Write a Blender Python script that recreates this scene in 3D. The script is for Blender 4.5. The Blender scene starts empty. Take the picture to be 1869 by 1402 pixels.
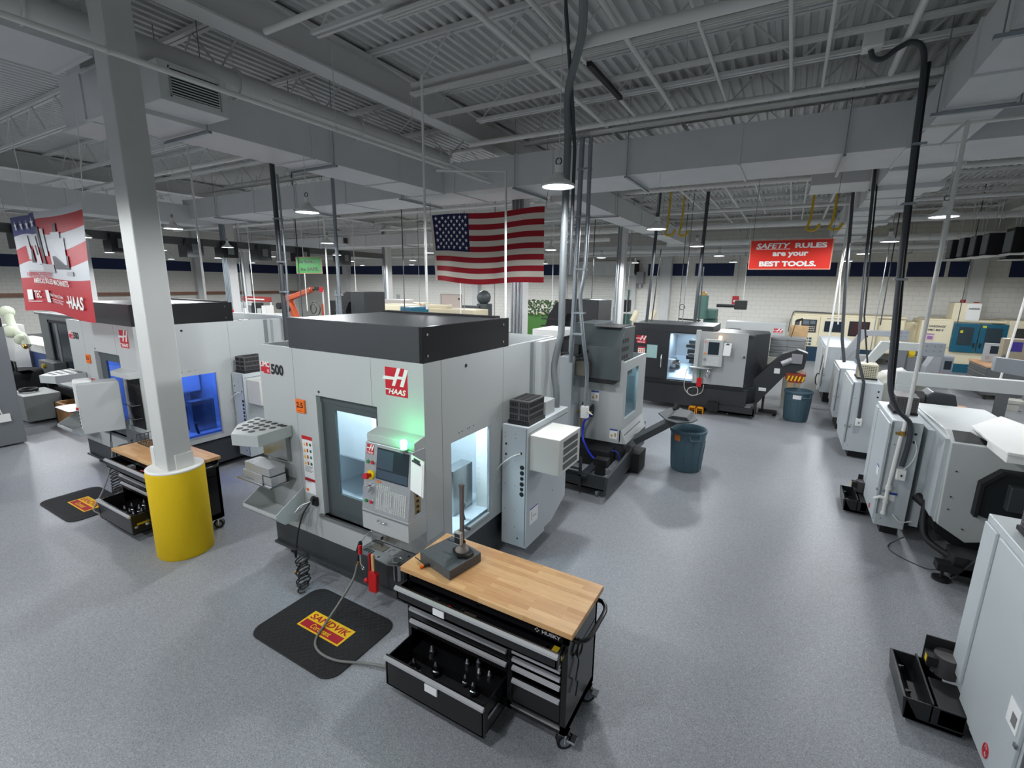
import bpy, math, random
from mathutils import Vector, Matrix
from math import sin, cos, pi, radians
random.seed(7)
S = bpy.context.scene
COL = S.collection

# ---------------------------------------------------------------- camera, world, exposure
cam = bpy.data.cameras.new('camera'); camo = bpy.data.objects.new('camera', cam); COL.objects.link(camo)
FPX = 864.0; YAW, PIT, ROL = radians(-29.85), radians(12.03), radians(0.80)
cam.sensor_fit = 'HORIZONTAL'; cam.sensor_width = 36.0; cam.lens = 36.0 * FPX / 1869.0
cam.clip_start = 0.05; cam.clip_end = 200
_f = Vector((sin(YAW) * cos(PIT), cos(YAW) * cos(PIT), -sin(PIT)))
_r = Vector((cos(YAW), -sin(YAW), 0)); _u = _r.cross(_f)
_r2 = _r * cos(ROL) + _u * sin(ROL); _u2 = -_r * sin(ROL) + _u * cos(ROL)
camo.matrix_world = Matrix(((_r2.x, _u2.x, -_f.x, 0), (_r2.y, _u2.y, -_f.y, 0), (_r2.z, _u2.z, -_f.z, 3.1), (0, 0, 0, 1)))
S.camera = camo
wd = bpy.data.worlds.new('world'); S.world = wd; wd.use_nodes = True
wd.node_tree.nodes['Background'].inputs[0].default_value = (0.88, 0.94, 1.0, 1)
wd.node_tree.nodes['Background'].inputs[1].default_value = 0.3  # ambient fill light added, entering through the open front of the hall
S.view_settings.view_transform = 'Standard'; S.view_settings.look = 'None'
S.view_settings.exposure = 0.0; S.view_settings.gamma = 1.0; S.view_settings.use_curve_mapping = False
S.cycles.max_bounces = 7; S.cycles.diffuse_bounces = 4; S.cycles.glossy_bounces = 3; S.cycles.transmission_bounces = 4
S.cycles.sample_clamp_indirect = 4.0; S.cycles.caustics_reflective = False; S.cycles.caustics_refractive = False
LAMP_W = 300.0          # watts of each high bay lamp

# ---------------------------------------------------------------- materials
def srgb(c):
    return tuple(((x / 255) / 12.92 if x / 255 <= 0.04045 else ((x / 255 + 0.055) / 1.055) ** 2.4) for x in c)
_M = {}
def mat(name, rgb, rough=0.5, metal=0.0, emit=None, es=1.0, noise=0.0, nscale=40.0, bump=0.0, spec=0.5, lin=False):
    """rgb: 0-255 sRGB; noise: fraction of brightness variation"""
    if name in _M: return _M[name]
    m = bpy.data.materials.new(name); m.use_nodes = True; nt = m.node_tree; b = nt.nodes['Principled BSDF']
    c = srgb(rgb); b.inputs['Base Color'].default_value = (*c, 1)
    b.inputs['Roughness'].default_value = rough; b.inputs['Metallic'].default_value = metal
    b.inputs['Specular IOR Level'].default_value = spec
    if emit: b.inputs['Emission Color'].default_value = (*srgb(emit), 1); b.inputs['Emission Strength'].default_value = es
    if noise or bump:
        tc = nt.nodes.new('ShaderNodeTexCoord'); n = nt.nodes.new('ShaderNodeTexNoise'); n.inputs['Scale'].default_value = nscale
        n.inputs['Detail'].default_value = 3; nt.links.new(tc.outputs['Object'], n.inputs['Vector'])
        if noise:
            r = nt.nodes.new('ShaderNodeValToRGB'); e = r.color_ramp.elements
            e[0].position = 0.3; e[1].position = 0.7
            e[0].color = (*[x * (1 - noise) for x in c], 1); e[1].color = (*[min(1, x * (1 + noise)) for x in c], 1)
            nt.links.new(n.outputs['Fac'], r.inputs[0]); nt.links.new(r.outputs[0], b.inputs['Base Color'])
        if bump:
            bp = nt.nodes.new('ShaderNodeBump'); bp.inputs['Strength'].default_value = bump; bp.inputs['Distance'].default_value = 0.01
            nt.links.new(n.outputs['Fac'], bp.inputs['Height']); nt.links.new(bp.outputs[0], b.inputs['Normal'])
    _M[name] = m; return m

def glass(name, tint=(235, 245, 248), gloss=0.12):
    if name in _M: return _M[name]
    m = bpy.data.materials.new(name); m.use_nodes = True; nt = m.node_tree; nt.nodes.clear()
    o = nt.nodes.new('ShaderNodeOutputMaterial'); mx = nt.nodes.new('ShaderNodeMixShader'); t = nt.nodes.new('ShaderNodeBsdfTransparent')
    g = nt.nodes.new('ShaderNodeBsdfGlossy'); t.inputs[0].default_value = (*srgb(tint), 1); g.inputs['Roughness'].default_value = 0.03
    lw = nt.nodes.new('ShaderNodeLayerWeight'); lw.inputs[0].default_value = 0.5
    pw = nt.nodes.new('ShaderNodeMath'); pw.operation = 'POWER'; pw.inputs[1].default_value = 4.0; nt.links.new(lw.outputs['Facing'], pw.inputs[0])
    ad = nt.nodes.new('ShaderNodeMath'); ad.operation = 'MULTIPLY_ADD'; ad.inputs[1].default_value = 0.5; ad.inputs[2].default_value = 0.03; nt.links.new(pw.outputs[0], ad.inputs[0])
    nt.links.new(ad.outputs[0], mx.inputs[0]); nt.links.new(t.outputs[0], mx.inputs[1]); nt.links.new(g.outputs[0], mx.inputs[2])
    nt.links.new(mx.outputs[0], o.inputs[0]); _M[name] = m; return m

def floor_mat():
    m = bpy.data.materials.new('speckled_epoxy'); m.use_nodes = True; nt = m.node_tree; b = nt.nodes['Principled BSDF']
    tc = nt.nodes.new('ShaderNodeTexCoord'); L = nt.links.new
    v = nt.nodes.new('ShaderNodeTexVoronoi'); v.inputs['Scale'].default_value = 210; L(tc.outputs['Object'], v.inputs['Vector'])
    bw = nt.nodes.new('ShaderNodeSeparateColor'); L(v.outputs['Color'], bw.inputs[0])
    r = nt.nodes.new('ShaderNodeValToRGB'); e = r.color_ramp.elements
    e[0].position = 0; e[0].color = (*srgb((116, 118, 122)), 1); e[1].position = 1; e[1].color = (*srgb((174, 177, 182)), 1)
    x = r.color_ramp.elements.new(0.25); x.color = (*srgb((142, 145, 149)), 1)
    x = r.color_ramp.elements.new(0.75); x.color = (*srgb((152, 155, 160)), 1)
    L(bw.outputs[0], r.inputs[0])
    n = nt.nodes.new('ShaderNodeTexNoise'); n.inputs['Scale'].default_value = 0.6; n.inputs['Detail'].default_value = 5; L(tc.outputs['Object'], n.inputs['Vector'])
    mr = nt.nodes.new('ShaderNodeMapRange'); mr.inputs[3].default_value = 0.9; mr.inputs[4].default_value = 1.08; L(n.outputs['Fac'], mr.inputs[0])
    mu = nt.nodes.new('ShaderNodeVectorMath'); mu.operation = 'SCALE'; L(r.outputs[0], mu.inputs[0]); L(mr.outputs[0], mu.inputs['Scale'])
    L(mu.outputs[0], b.inputs['Base Color'])
    rr = nt.nodes.new('ShaderNodeMapRange'); rr.inputs[3].default_value = 0.34; rr.inputs[4].default_value = 0.46; L(n.outputs['Fac'], rr.inputs[0]); L(rr.outputs[0], b.inputs['Roughness'])
    b.inputs['Specular IOR Level'].default_value = 0.36
    n2 = nt.nodes.new('ShaderNodeTexNoise'); n2.inputs['Scale'].default_value = 160; L(tc.outputs['Object'], n2.inputs['Vector'])
    bp = nt.nodes.new('ShaderNodeBump'); bp.inputs['Strength'].default_value = 0.14; bp.inputs['Distance'].default_value = 0.004
    L(n2.outputs['Fac'], bp.inputs['Height']); L(bp.outputs[0], b.inputs['Normal'])
    return m

def brick_mat(name, c1, cm, bw, bh, mortar=0.012, off=0.5, rough=0.75, c2=None, rot=None, sep=True):
    """running pattern in object space: u along x+y, v along z (walls) or x/y (tops)"""
    m = bpy.data.materials.new(name); m.use_nodes = True; nt = m.node_tree; b = nt.nodes['Principled BSDF']; L = nt.links.new
    tc = nt.nodes.new('ShaderNodeTexCoord'); s = nt.nodes.new('ShaderNodeSeparateXYZ'); L(tc.outputs['Object'], s.inputs[0])
    c = nt.nodes.new('ShaderNodeCombineXYZ')
    if sep:
        a = nt.nodes.new('ShaderNodeMath'); a.operation = 'ADD'; L(s.outputs[0], a.inputs[0]); L(s.outputs[1], a.inputs[1]); L(a.outputs[0], c.inputs[0]); L(s.outputs[2], c.inputs[1])
    else:
        L(s.outputs[0], c.inputs[0]); L(s.outputs[1], c.inputs[1])
    br = nt.nodes.new('ShaderNodeTexBrick'); L(c.outputs[0], br.inputs['Vector']); br.offset = off
    br.inputs['Scale'].default_value = 1; br.inputs['Brick Width'].default_value = bw; br.inputs['Row Height'].default_value = bh
    br.inputs['Mortar Size'].default_value = mortar; br.inputs['Mortar Smooth'].default_value = 0.3
    br.inputs['Color1'].default_value = (*srgb(c1), 1); br.inputs['Color2'].default_value = (*srgb(c2 or c1), 1); br.inputs['Mortar'].default_value = (*srgb(cm), 1)
    L(br.outputs['Color'], b.inputs['Base Color']); b.inputs['Roughness'].default_value = rough
    bp = nt.nodes.new('ShaderNodeBump'); bp.inputs['Strength'].default_value = 0.25; bp.inputs['Distance'].default_value = 0.01; bp.invert = True
    L(br.outputs['Fac'], bp.inputs['Height']); L(bp.outputs[0], b.inputs['Normal'])
    _M[name] = m; return m, br, nt

def wood_mat():
    m, br, nt = brick_mat('butcher_block', (222, 180, 128), (176, 128, 80), 0.36, 0.045, 0.0006, 0.37, 0.32, (196, 146, 96), sep=False)
    b = nt.nodes['Principled BSDF']; L = nt.links.new
    tc = nt.nodes.new('ShaderNodeTexCoord'); mp = nt.nodes.new('ShaderNodeMapping'); mp.inputs['Scale'].default_value = (3, 45, 10); L(tc.outputs['Object'], mp.inputs[0])
    n = nt.nodes.new('ShaderNodeTexNoise'); n.inputs['Scale'].default_value = 3; n.inputs['Detail'].default_value = 6; L(mp.outputs[0], n.inputs['Vector'])
    mr = nt.nodes.new('ShaderNodeMapRange'); mr.inputs[3].default_value = 0.72; mr.inputs[4].default_value = 1.2; L(n.outputs['Fac'], mr.inputs[0])
    mu = nt.nodes.new('ShaderNodeVectorMath'); mu.operation = 'SCALE'; L(br.outputs['Color'], mu.inputs[0]); L(mr.outputs[0], mu.inputs['Scale'])
    L(mu.outputs[0], b.inputs['Base Color']); return m

FLOOR = floor_mat()
CMU = brick_mat('painted_block', (238, 236, 228), (214, 212, 206), 0.4, 0.2, 0.008)[0]
WOOD = wood_mat()
WPAINT = mat('white_ceiling_paint', (214, 215, 213), 0.6, noise=0.03, nscale=3)
DECK = mat('deck_paint', (214, 215, 213), 0.65)
JST = mat('joist_paint', (216, 216, 214), 0.55)
DUCT = mat('duct_paint', (212, 214, 214), 0.5, noise=0.03, nscale=2)
LG = mat('light_grey_powder_coat', (180, 184, 183), 0.42, noise=0.012, nscale=60)
LG2 = mat('pale_cabinet_coat', (186, 193, 196), 0.42)
MG = mat('mid_grey_powder_coat', (118, 122, 124), 0.45)
DG = mat('charcoal_powder_coat', (56, 59, 62), 0.42, noise=0.05, nscale=300)
DG2 = mat('charcoal_green_coat', (74, 82, 84), 0.4)
BK = mat('black_gloss', (22, 22, 24), 0.22)
BKM = mat('black_matte', (20, 20, 22), 0.6)
RUB = mat('black_rubber', (30, 30, 32), 0.75, bump=0.3, nscale=90)
SS = mat('stainless', (158, 160, 160), 0.26, 1.0, noise=.08, nscale=9)
ALU = mat('brushed_aluminium', (200, 202, 204), 0.38, 0.85, noise=0.06, nscale=60)
CHR = mat('chrome', (225, 226, 228), 0.1, 1.0)
GALV = mat('galvanised', (150, 158, 164), 0.35, 0.7, noise=0.06, nscale=20)
PIPEG = mat('grey_conduit', (112, 118, 120), 0.45, 0.2)
DPIPE = mat('dark_conduit', (70, 74, 78), 0.45, 0.3)
WHP = mat('white_pipe', (226, 226, 222), 0.4)
WH = mat('white_paint', (232, 232, 228), 0.5)
RED = mat('bright_red', (196, 24, 32), 0.4)
LRED = mat('logo_red', (196, 26, 44), 0.4)
YEL = mat('safety_yellow', (226, 190, 0), 0.8, bump=0.25, nscale=160)
NAVY = mat('navy_paint', (12, 34, 78), 0.6)
ORG = mat('orange', (240, 112, 16), 0.5)
BLUE = mat('blue_hose', (20, 50, 210), 0.35)
PAPER = mat('paper', (238, 238, 238), 0.6)
TEAL = mat('teal_paint', (16, 88, 112), 0.4)
CREAM = mat('cream_paint', (226, 216, 186), 0.45)
BRASS = mat('brass', (200, 160, 80), 0.3, 0.9)
TRASH = mat('slate_blue_plastic', (72, 98, 110), 0.5, noise=0.05, nscale=30)
SCRN = mat('dark_screen', (38, 48, 56), 0.12)
STONE = mat('granite', (72, 76, 80), 0.5, noise=0.25, nscale=120)
GL = glass('clear_glass')
GLD = glass('smoked_glass', (120, 130, 140))
GLB = glass('blue_tinted_glass', (186, 206, 246))
GRN = mat('sign_green', (18, 150, 40), 0.5)
RSGN = mat('sign_red', (214, 40, 22), 0.5)
FLR = mat('flag_red', (150, 10, 28), 0.85)
FLW = mat('flag_white', (206, 199, 186), 0.85)
FLB = mat('flag_blue', (20, 24, 70), 0.85)

# ---------------------------------------------------------------- geometry collector
class G:
    def __init__(s): s.v = []; s.f = []; s.mi = []; s.sm = []; s.k = 0
    def mt(s, k): s.k = k; return s
    def add(s, vs, fs, smooth=False):
        b = len(s.v); s.v += [tuple(v) for v in vs]
        for f in fs: s.f.append(tuple(b + i for i in f)); s.mi.append(s.k); s.sm.append(smooth)
        return s
    def box(s, x0, y0, z0, x1, y1, z1):
        if x0 > x1: x0, x1 = x1, x0
        if y0 > y1: y0, y1 = y1, y0
        if z0 > z1: z0, z1 = z1, z0
        v = [(x0, y0, z0), (x1, y0, z0), (x1, y1, z0), (x0, y1, z0), (x0, y0, z1), (x1, y0, z1), (x1, y1, z1), (x0, y1, z1)]
        return s.add(v, [(0, 3, 2, 1), (4, 5, 6, 7), (0, 1, 5, 4), (1, 2, 6, 5), (2, 3, 7, 6), (3, 0, 4, 7)])
    def cb(s, c, d): return s.box(c[0] - d[0] / 2, c[1] - d[1] / 2, c[2] - d[2] / 2, c[0] + d[0] / 2, c[1] + d[1] / 2, c[2] + d[2] / 2)
    def prism(s, poly, a, b, ax='y'):
        """poly: 2D list; extruded from a to b along ax. y: (x,z); x: (y,z); z: (x,y)"""
        def P(p, t): return {'y': (p[0], t, p[1]), 'x': (t, p[0], p[1]), 'z': (p[0], p[1], t)}[ax]
        n = len(poly); ar = sum(poly[i][0] * poly[(i + 1) % n][1] - poly[(i + 1) % n][0] * poly[i][1] for i in range(n))
        if (ar > 0) == (ax == 'y'): poly = poly[::-1]
        if a > b: a, b = b, a
        v = [P(p, a) for p in poly] + [P(p, b) for p in poly]
        return s.add(v, [tuple(range(n))[::-1], tuple(range(n, 2 * n))] + [(i, (i + 1) % n, (i + 1) % n + n, i + n) for i in range(n)])
    def cyl(s, p0, p1, r0, r1=None, n=16, caps=True, smooth=True):
        r1 = r0 if r1 is None else r1; p0 = Vector(p0); p1 = Vector(p1); d = (p1 - p0).normalized()
        a = d.orthogonal().normalized(); b = d.cross(a); v = []
        for p, r in ((p0, r0), (p1, r1)): v += [p + (a * cos(2 * pi * i / n) + b * sin(2 * pi * i / n)) * r for i in range(n)]
        s.add(v, [(i, (i + 1) % n, (i + 1) % n + n, i + n) for i in range(n)], smooth)
        if caps: s.add(v, [tuple(range(n))[::-1], tuple(range(n, 2 * n))])
        return s
    def tube(s, pts, r, n=8, closed=False):
        pts = [Vector(p) for p in pts]; N = len(pts); v = []; up = None
        for i, p in enumerate(pts):
            if closed: d = (pts[(i + 1) % N] - pts[i - 1]).normalized()
            else: d = (pts[min(i + 1, N - 1)] - pts[max(i - 1, 0)]).normalized()
            a = d.orthogonal().normalized() if up is None else (up - d * up.dot(d)).normalized(); up = a; b = d.cross(a)
            v += [p + (a * cos(2 * pi * k / n) + b * sin(2 * pi * k / n)) * r for k in range(n)]
        f = [(i * n + k, i * n + (k + 1) % n, ((i + 1) % N) * n + (k + 1) % n, ((i + 1) % N) * n + k) for i in range(N if closed else N - 1) for k in range(n)]
        s.add(v, f, True)
        if not closed: s.add(v, [tuple(range(n))[::-1], tuple(range((N - 1) * n, N * n))])
        return s
    def lathe(s, prof, c=(0, 0), n=28, smooth=True):
        v = []
        for r, z in prof: v += [(c[0] + r * cos(2 * pi * k / n), c[1] + r * sin(2 * pi * k / n), z) for k in range(n)]
        return s.add(v, [(i * n + k, i * n + (k + 1) % n, (i + 1) * n + (k + 1) % n, (i + 1) * n + k) for i in range(len(prof) - 1) for k in range(n)], smooth)
    def ball(s, c, r, n=12):
        v = []; f = []; h = n // 2
        for i in range(h + 1):
            t = pi * i / h
            v += [(c[0] + r * sin(t) * cos(2 * pi * k / n), c[1] + r * sin(t) * sin(2 * pi * k / n), c[2] + r * cos(t)) for k in range(n)]
        f = [(i * n + k, (i + 1) * n + k, (i + 1) * n + (k + 1) % n, i * n + (k + 1) % n) for i in range(h) for k in range(n)]
        return s.add(v, f, True)
    def quad(s, a, b, c, d): return s.add([a, b, c, d], [(0, 1, 2, 3)])
    def holed(s, ax, t0, t1, rect, holes):
        """wall slab between t0 and t1 along ax ('x' or 'y'), rect=(a0,z0,a1,z1), with rectangular holes"""
        xs = sorted({rect[0], rect[2], *[h[0] for h in holes], *[h[2] for h in holes]}); zs = sorted({rect[1], rect[3], *[h[1] for h in holes], *[h[3] for h in holes]})
        for i in range(len(xs) - 1):
            z = 0
            while z < len(zs) - 1:
                mx = (xs[i] + xs[i + 1]) / 2; ok = lambda q: not any(h[0] < mx < h[2] and h[1] < (zs[q] + zs[q + 1]) / 2 < h[3] for h in holes)
                if not ok(z): z += 1; continue
                e = z
                while e + 1 < len(zs) - 1 and ok(e + 1): e += 1
                if ax == 'y': s.box(xs[i], t0, zs[z], xs[i + 1], t1, zs[e + 1])
                else: s.box(t0, xs[i], zs[z], t1, xs[i + 1], zs[e + 1])
                z = e + 1
        return s
    def moved(s, M):
        s.v = [tuple(M @ Vector(v)) for v in s.v]; return s

OFF = {}
def thing(name, label, cat, loc=(0, 0, 0), group=None):
    o = bpy.data.objects.new(name, None); COL.objects.link(o); o.empty_display_size = 0.1; o.location = loc
    o['label'] = label; o['category'] = cat
    if group: o['group'] = group
    OFF[o] = Vector(loc); return o
def root_off(p):
    while p is not None:
        if p in OFF: return OFF[p]
        p = p.parent
    return Vector((0, 0, 0))
def part(name, g, m, parent=None, bevel=0, label=None, seg=2):
    me = bpy.data.meshes.new(name); off = root_off(parent) if parent is not None else Vector((0, 0, 0))
    me.from_pydata([(v[0] - off.x, v[1] - off.y, v[2] - off.z) for v in g.v], [], g.f)
    ms = m if isinstance(m, (list, tuple)) else [m]
    for q in ms: me.materials.append(q)
    me.polygons.foreach_set('material_index', [min(k, len(ms) - 1) for k in g.mi]); me.polygons.foreach_set('use_smooth', g.sm)
    me.update()
    o = bpy.data.objects.new(name, me); COL.objects.link(o)
    if parent is not None: o.parent = parent
    if bevel:
        b = o.modifiers.new('b', 'BEVEL'); b.width = bevel; b.segments = seg; b.limit_method = 'ANGLE'; b.angle_limit = radians(40)
    if label: o['label'] = label
    return o
def tag(o, label, cat, group=None):
    o['label'] = label; o['category'] = cat
    if group: o['group'] = group
    return o
def single(name, g, m, label, cat, group=None, bevel=0):
    """a thing that is one mesh: origin moved to the middle of its base"""
    xs = [v[0] for v in g.v]; ys = [v[1] for v in g.v]; z0 = min(v[2] for v in g.v)
    off = Vector(((min(xs) + max(xs)) / 2, (min(ys) + max(ys)) / 2, z0)); g.v = [(v[0] - off.x, v[1] - off.y, v[2] - off.z) for v in g.v]
    o = part(name, g, m, None, bevel); o.location = off; return tag(o, label, cat, group)
def struct(name, g, m):
    o = part(name, g, m); o['kind'] = 'structure'; return o
def dup(o, parent=None):
    c = o.copy(); COL.objects.link(c)
    if parent is not None: c.parent = parent
    for ch in list(o.children): dup(ch, c)
    return c

_T = {}
def textgeo(s, bold=0.0, shear=0.0, spacing=1.0):
    k = (s, bold, shear, spacing)
    if k in _T: return _T[k]
    cu = bpy.data.curves.new('t', 'FONT'); cu.body = s; cu.offset = bold; cu.shear = shear; cu.space_character = spacing; cu.resolution_u = 3
    ob = bpy.data.objects.new('t', cu); COL.objects.link(ob)
    dg = bpy.context.evaluated_depsgraph_get(); me = ob.evaluated_get(dg).to_mesh()
    vs = [tuple(v.co) for v in me.vertices]; fs = [tuple(p.vertices) for p in me.polygons]
    ob.evaluated_get(dg).to_mesh_clear(); bpy.data.objects.remove(ob); bpy.data.curves.remove(cu)
    x0 = min(v[0] for v in vs); x1 = max(v[0] for v in vs); y0 = min(v[1] for v in vs); y1 = max(v[1] for v in vs)
    _T[k] = ([((v[0] - x0) / (x1 - x0), (v[1] - y0) / (y1 - y0)) for v in vs], fs, (x1 - x0) / (y1 - y0)); return _T[k]
def lettering(g, s, o, u, v, w=None, h=1.0, bold=0.0, shear=0.0, d=0.002, spacing=1.0):
    """adds text to collector g: o lower-left corner, u/v unit directions, width w (or natural), height h"""
    vs, fs, asp = textgeo(s, bold, shear, spacing); u = Vector(u).normalized(); v = Vector(v).normalized(); n = u.cross(v); w = w or asp * h
    o = Vector(o) + n * d
    g.add([o + u * (p[0] * w) + v * (p[1] * h) for p in vs], fs); return g
def poly3(g, pts, o, u, v, d=0.002):
    u = Vector(u); v = Vector(v); n = u.normalized().cross(v.normalized()); o = Vector(o) + n * d
    g.add([o + u * p[0] + v * p[1] for p in pts], [tuple(range(len(pts)))]); return g
ORD = ['first', 'second', 'third', 'fourth', 'fifth', 'sixth', 'seventh', 'eighth', 'ninth', 'tenth', 'eleventh', 'twelfth', 'thirteenth', 'fourteenth', 'fifteenth', 'sixteenth', 'seventeenth', 'eighteenth', 'nineteenth', 'twentieth']
def arc(c, r, a0, a1, n, ax='xz'):
    out = []
    for i in range(n + 1):
        t = radians(a0 + (a1 - a0) * i / n); q = (cos(t) * r, sin(t) * r)
        out.append({'xz': (c[0] + q[0], c[1], c[2] + q[1]), 'yz': (c[0], c[1] + q[0], c[2] + q[1]), 'xy': (c[0] + q[0], c[1] + q[1], c[2])}[ax])
    return out
def spline(pts, n=6):
    P = [Vector(p) for p in pts]; P = [P[0] * 2 - P[1]] + P + [P[-1] * 2 - P[-2]]; out = []
    for i in range(1, len(P) - 2):
        for k in range(n):
            t = k / n; a, b, c, d = P[i - 1:i + 3]
            out.append(0.5 * ((2 * b) + (c - a) * t + (2 * a - 5 * b + 4 * c - d) * t * t + (3 * b - a - 3 * c + d) * t ** 3))
    out.append(P[-2]); return out
X_, Y_, Z_ = (1, 0, 0), (0, 1, 0), (0, 0, 1)

# ================================================================ the hall
XL, XR, YF, YB, ZD = -36.0, 18.0, -8.0, 26.6, 6.33
struct('floor', G().box(XL, YF, -0.1, XR, YB, 0), FLOOR)
g = G(); x = XL - .2                                     # corrugated roof deck, ribs along y
pts = []
while x < XR + .2: pts += [(x, ZD), (x + .06, ZD), (x + .075, ZD + .06), (x + .14, ZD + .06)]; x += .155
g.add([(p[0], YF, p[1]) for p in pts] + [(p[0], YB + .2, p[1]) for p in pts], [(i, i + 1, i + 1 + len(pts), i + len(pts)) for i in range(len(pts) - 1)])
struct('ceiling', g, DECK)
struct('wall_back', G().box(XL, YB, 0, XR, YB + .2, 7), CMU)
struct('wall_right', G().box(XR, YF, 0, XR + .2, YB, 7), CMU)
struct('wall_left', G().box(XL - .2, YF, 0, XL, YB, 7), CMU)
tn = [0]
def trim(g, m): tn[0] += 1; return struct('trim_%d' % tn[0], g, m)
for a, b in ((-35.9, -30.6), (-29.9, -26.6), (-25.9, -18.6), (-17.6, -12.1), (-6.83, -6.22), (-5.6, -4.81), (-4.4, -2.56), (-2.01, 1.71), (2.21, 3.96), (4.23, 5.47), (5.6, 6.25), (7.44, 10.5), (11, 16)):
    trim(G().box(a, YB - .02, 3.6, b, YB, 4.22), NAVY)
for a, b in ((-7.5, 2), (2.8, 10), (10.8, 18), (18.8, 26.2)): trim(G().box(XL, a, 3.6, XL + .02, b, 4.24), NAVY)
for x in (-36, -30.2, -17.95, -5.75, 6.45): trim(G().box(x - .22, YB - .4, 0, x + .22, YB, 6.3), WPAINT)
for y in (2.4, 10.35, 18.35): trim(G().box(XL, y - .22, 0, XL + .4, y + .22, 6.3), WPAINT)
# rolling door and its housing, pink-beige side door
g = G()
z = 0
while z < 3.55: g.prism([(YB - .1, z), (YB - .13, z + .03), (YB - .13, z + .06), (YB - .1, z + .1), (YB - .04, z + .1), (YB - .04, z)], -11.5, -7.65, 'x'); z += .1
d1 = struct('door_1', g, mat('shutter_paint', (214, 214, 208), 0.45))
g = G().box(-11.7, YB - .5, 3.6, -7.4, YB, 4.35).box(-11.7, YB - .2, 0, -11.5, YB, 3.6).box(-7.65, YB - .2, 0, -7.4, YB, 3.6)
part('door_housing', g, WPAINT, d1)
g = G().box(-21, YB - .06, 0, -19.35, YB - .02, 2.24)
d2 = struct('door_2', g, mat('door_beige', (214, 196, 186), 0.5))
part('door_frame', G().box(-21.07, YB - .08, 0, -21, YB, 2.31).box(-19.35, YB - .08, 0, -19.28, YB, 2.31).box(-21, YB - .08, 2.24, -19.35, YB, 2.31), mat('frame_beige', (180, 170, 162), .5), d2)
part('door_closer', G().box(-19.5, YB - .16, 1.95, -19.42, YB - .06, 2.05), DG, d2)

# ---------------------------------------------------------------- steel: columns, girders, joists
GX = (-30.2, -17.95, -5.75, 6.45)
g = G().box(-5.92, 2.34, 0, -5.66, 2.6, 5.8)
t = thing('column', 'white square steel column rising out of the yellow column guard', 'column', (-5.79, 2.47, 0), 'steel columns')
part('post', g, mat('column_paint', (200, 201, 198), .4, noise=.03, nscale=3), t, .01)
part('cap_plate', G().box(-5.99, 2.3, 5.8, -5.59, 2.64, 5.83), JST, t)
part('corner_cladding', G().box(-6.0, 2.34, 1.03, -5.92, 2.6, 1.26).box(-5.66, 2.42, 1.03, -5.635, 2.6, 1.2), WHP, t)
for i, (x, y, lab) in enumerate(((-5.75, 10.35, 'white steel column with conduits behind the american flag'), (-5.75, 18.35, 'white steel column standing before the rolling door'),
        (-17.95, 10.35, 'white steel column wrapped in conduits behind the grey milling machine tub'), (-17.95, 18.35, 'white steel column with red box at the second bay by the blue stripe'),
        (-30.2, 10.35, 'white steel column near the long striped side wall, front row'), (-30.2, 18.35, 'white steel column near the long striped side wall, rear row'), (6.45, 18.35, 'white steel column beside the black ceiling units'))):
    t = thing('column', lab, 'column', (x, y, 0), 'steel columns')
    part('post', G().box(x - .15, y - .15, 0, x + .15, y + .15, 5.83), JST, t)
    g = G()
    for k in range(4 if i in (0, 2) else 2): g.cyl((x - .12 + .09 * k, y - .19, 0), (x - .12 + .09 * k, y - .19, 5.7), .025, n=8)
    part('conduit', g, GALV, t)
for bi, x in enumerate(GX):
    for k, (y0, y1) in enumerate(((-8, 2.4), (2.4, 10.35), (10.35, 18.35), (18.35, 26.5))):
        if k == 0 and x not in (-5.75,): continue
        g = G().box(x - .15, y0, 5.83, x + .15, y1, 5.855).box(x - .15, y0, 6.245, x + .15, y1, 6.27).box(x - .012, y0, 5.855, x + .012, y1, 6.245)
        single('roof_girder', g, JST, 'white wide-flange roof girder over column line %s, %s span toward the striped back wall' % (('one', 'two', 'three', 'four')[bi], ORD[k]), 'girder', 'roof girders')
def joist(x0, x1, lab):
    r = thing('roof_joist', lab, 'joist', ((x0 + x1) / 2, 0, 0), 'roof joists'); zt, zb = 6.27, 5.72; L = x1 - x0
    g = G()
    for dy in (-.065, .01): g.box(x0 + .05, dy, zt, x1 - .05, dy + .055, zt + .058); g.box(x0 + .9, dy, zb, x1 - .9, dy + .04, zb + .045)
    part('chord', g, JST, r)
    g = G(); n = int(round((L - 1.2) / 0.61)); xs = [x0 + .6 + (L - 1.2) * i / n for i in range(n + 1)]; px = (x0 + .12, zt + .02)
    seq = []
    for i, xx in enumerate(xs): seq.append((xx, zb + .02 if i % 2 == 0 and 0 < i < n else zt + .02))
    seq = [(x0 + .1, zt + .02), (x0 + .95, zb + .02)] + [(x0 + .95 + (L - 1.9) * i / n, zt + .02 if i % 2 else zb + .02) for i in range(1, n)] + [(x1 - .95, zb + .02), (x1 - .1, zt + .02)]
    for a, b in zip(seq, seq[1:]): g.cyl((a[0], 0, a[1]), (b[0], 0, b[1]), .013, n=5, caps=False)
    part('web', g, JST, r); return r
names = ('bay by the side wall', 'bay of the orange robot', 'bay above the milling machines', 'bay above the aisle', 'bay beyond the black ceiling units')
for bi, (x0, x1) in enumerate(((-30.2, -17.95), (-17.95, -5.75), (-5.75, 6.45))):
    first = None
    for k in range(16 if bi else 13):
        y = 26.4 - 1.6 * k
        if abs(y - 26.4) < .1: y = 26.1
        lab = 'white open-web roof joist, %s from the back wall in the %s' % (ORD[k], names[bi + 1] if bi else names[0])
        if first is None: first = joist(x0, x1, lab); o = first
        else: o = dup(first); o['label'] = lab
        o.location.y = y
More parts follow.
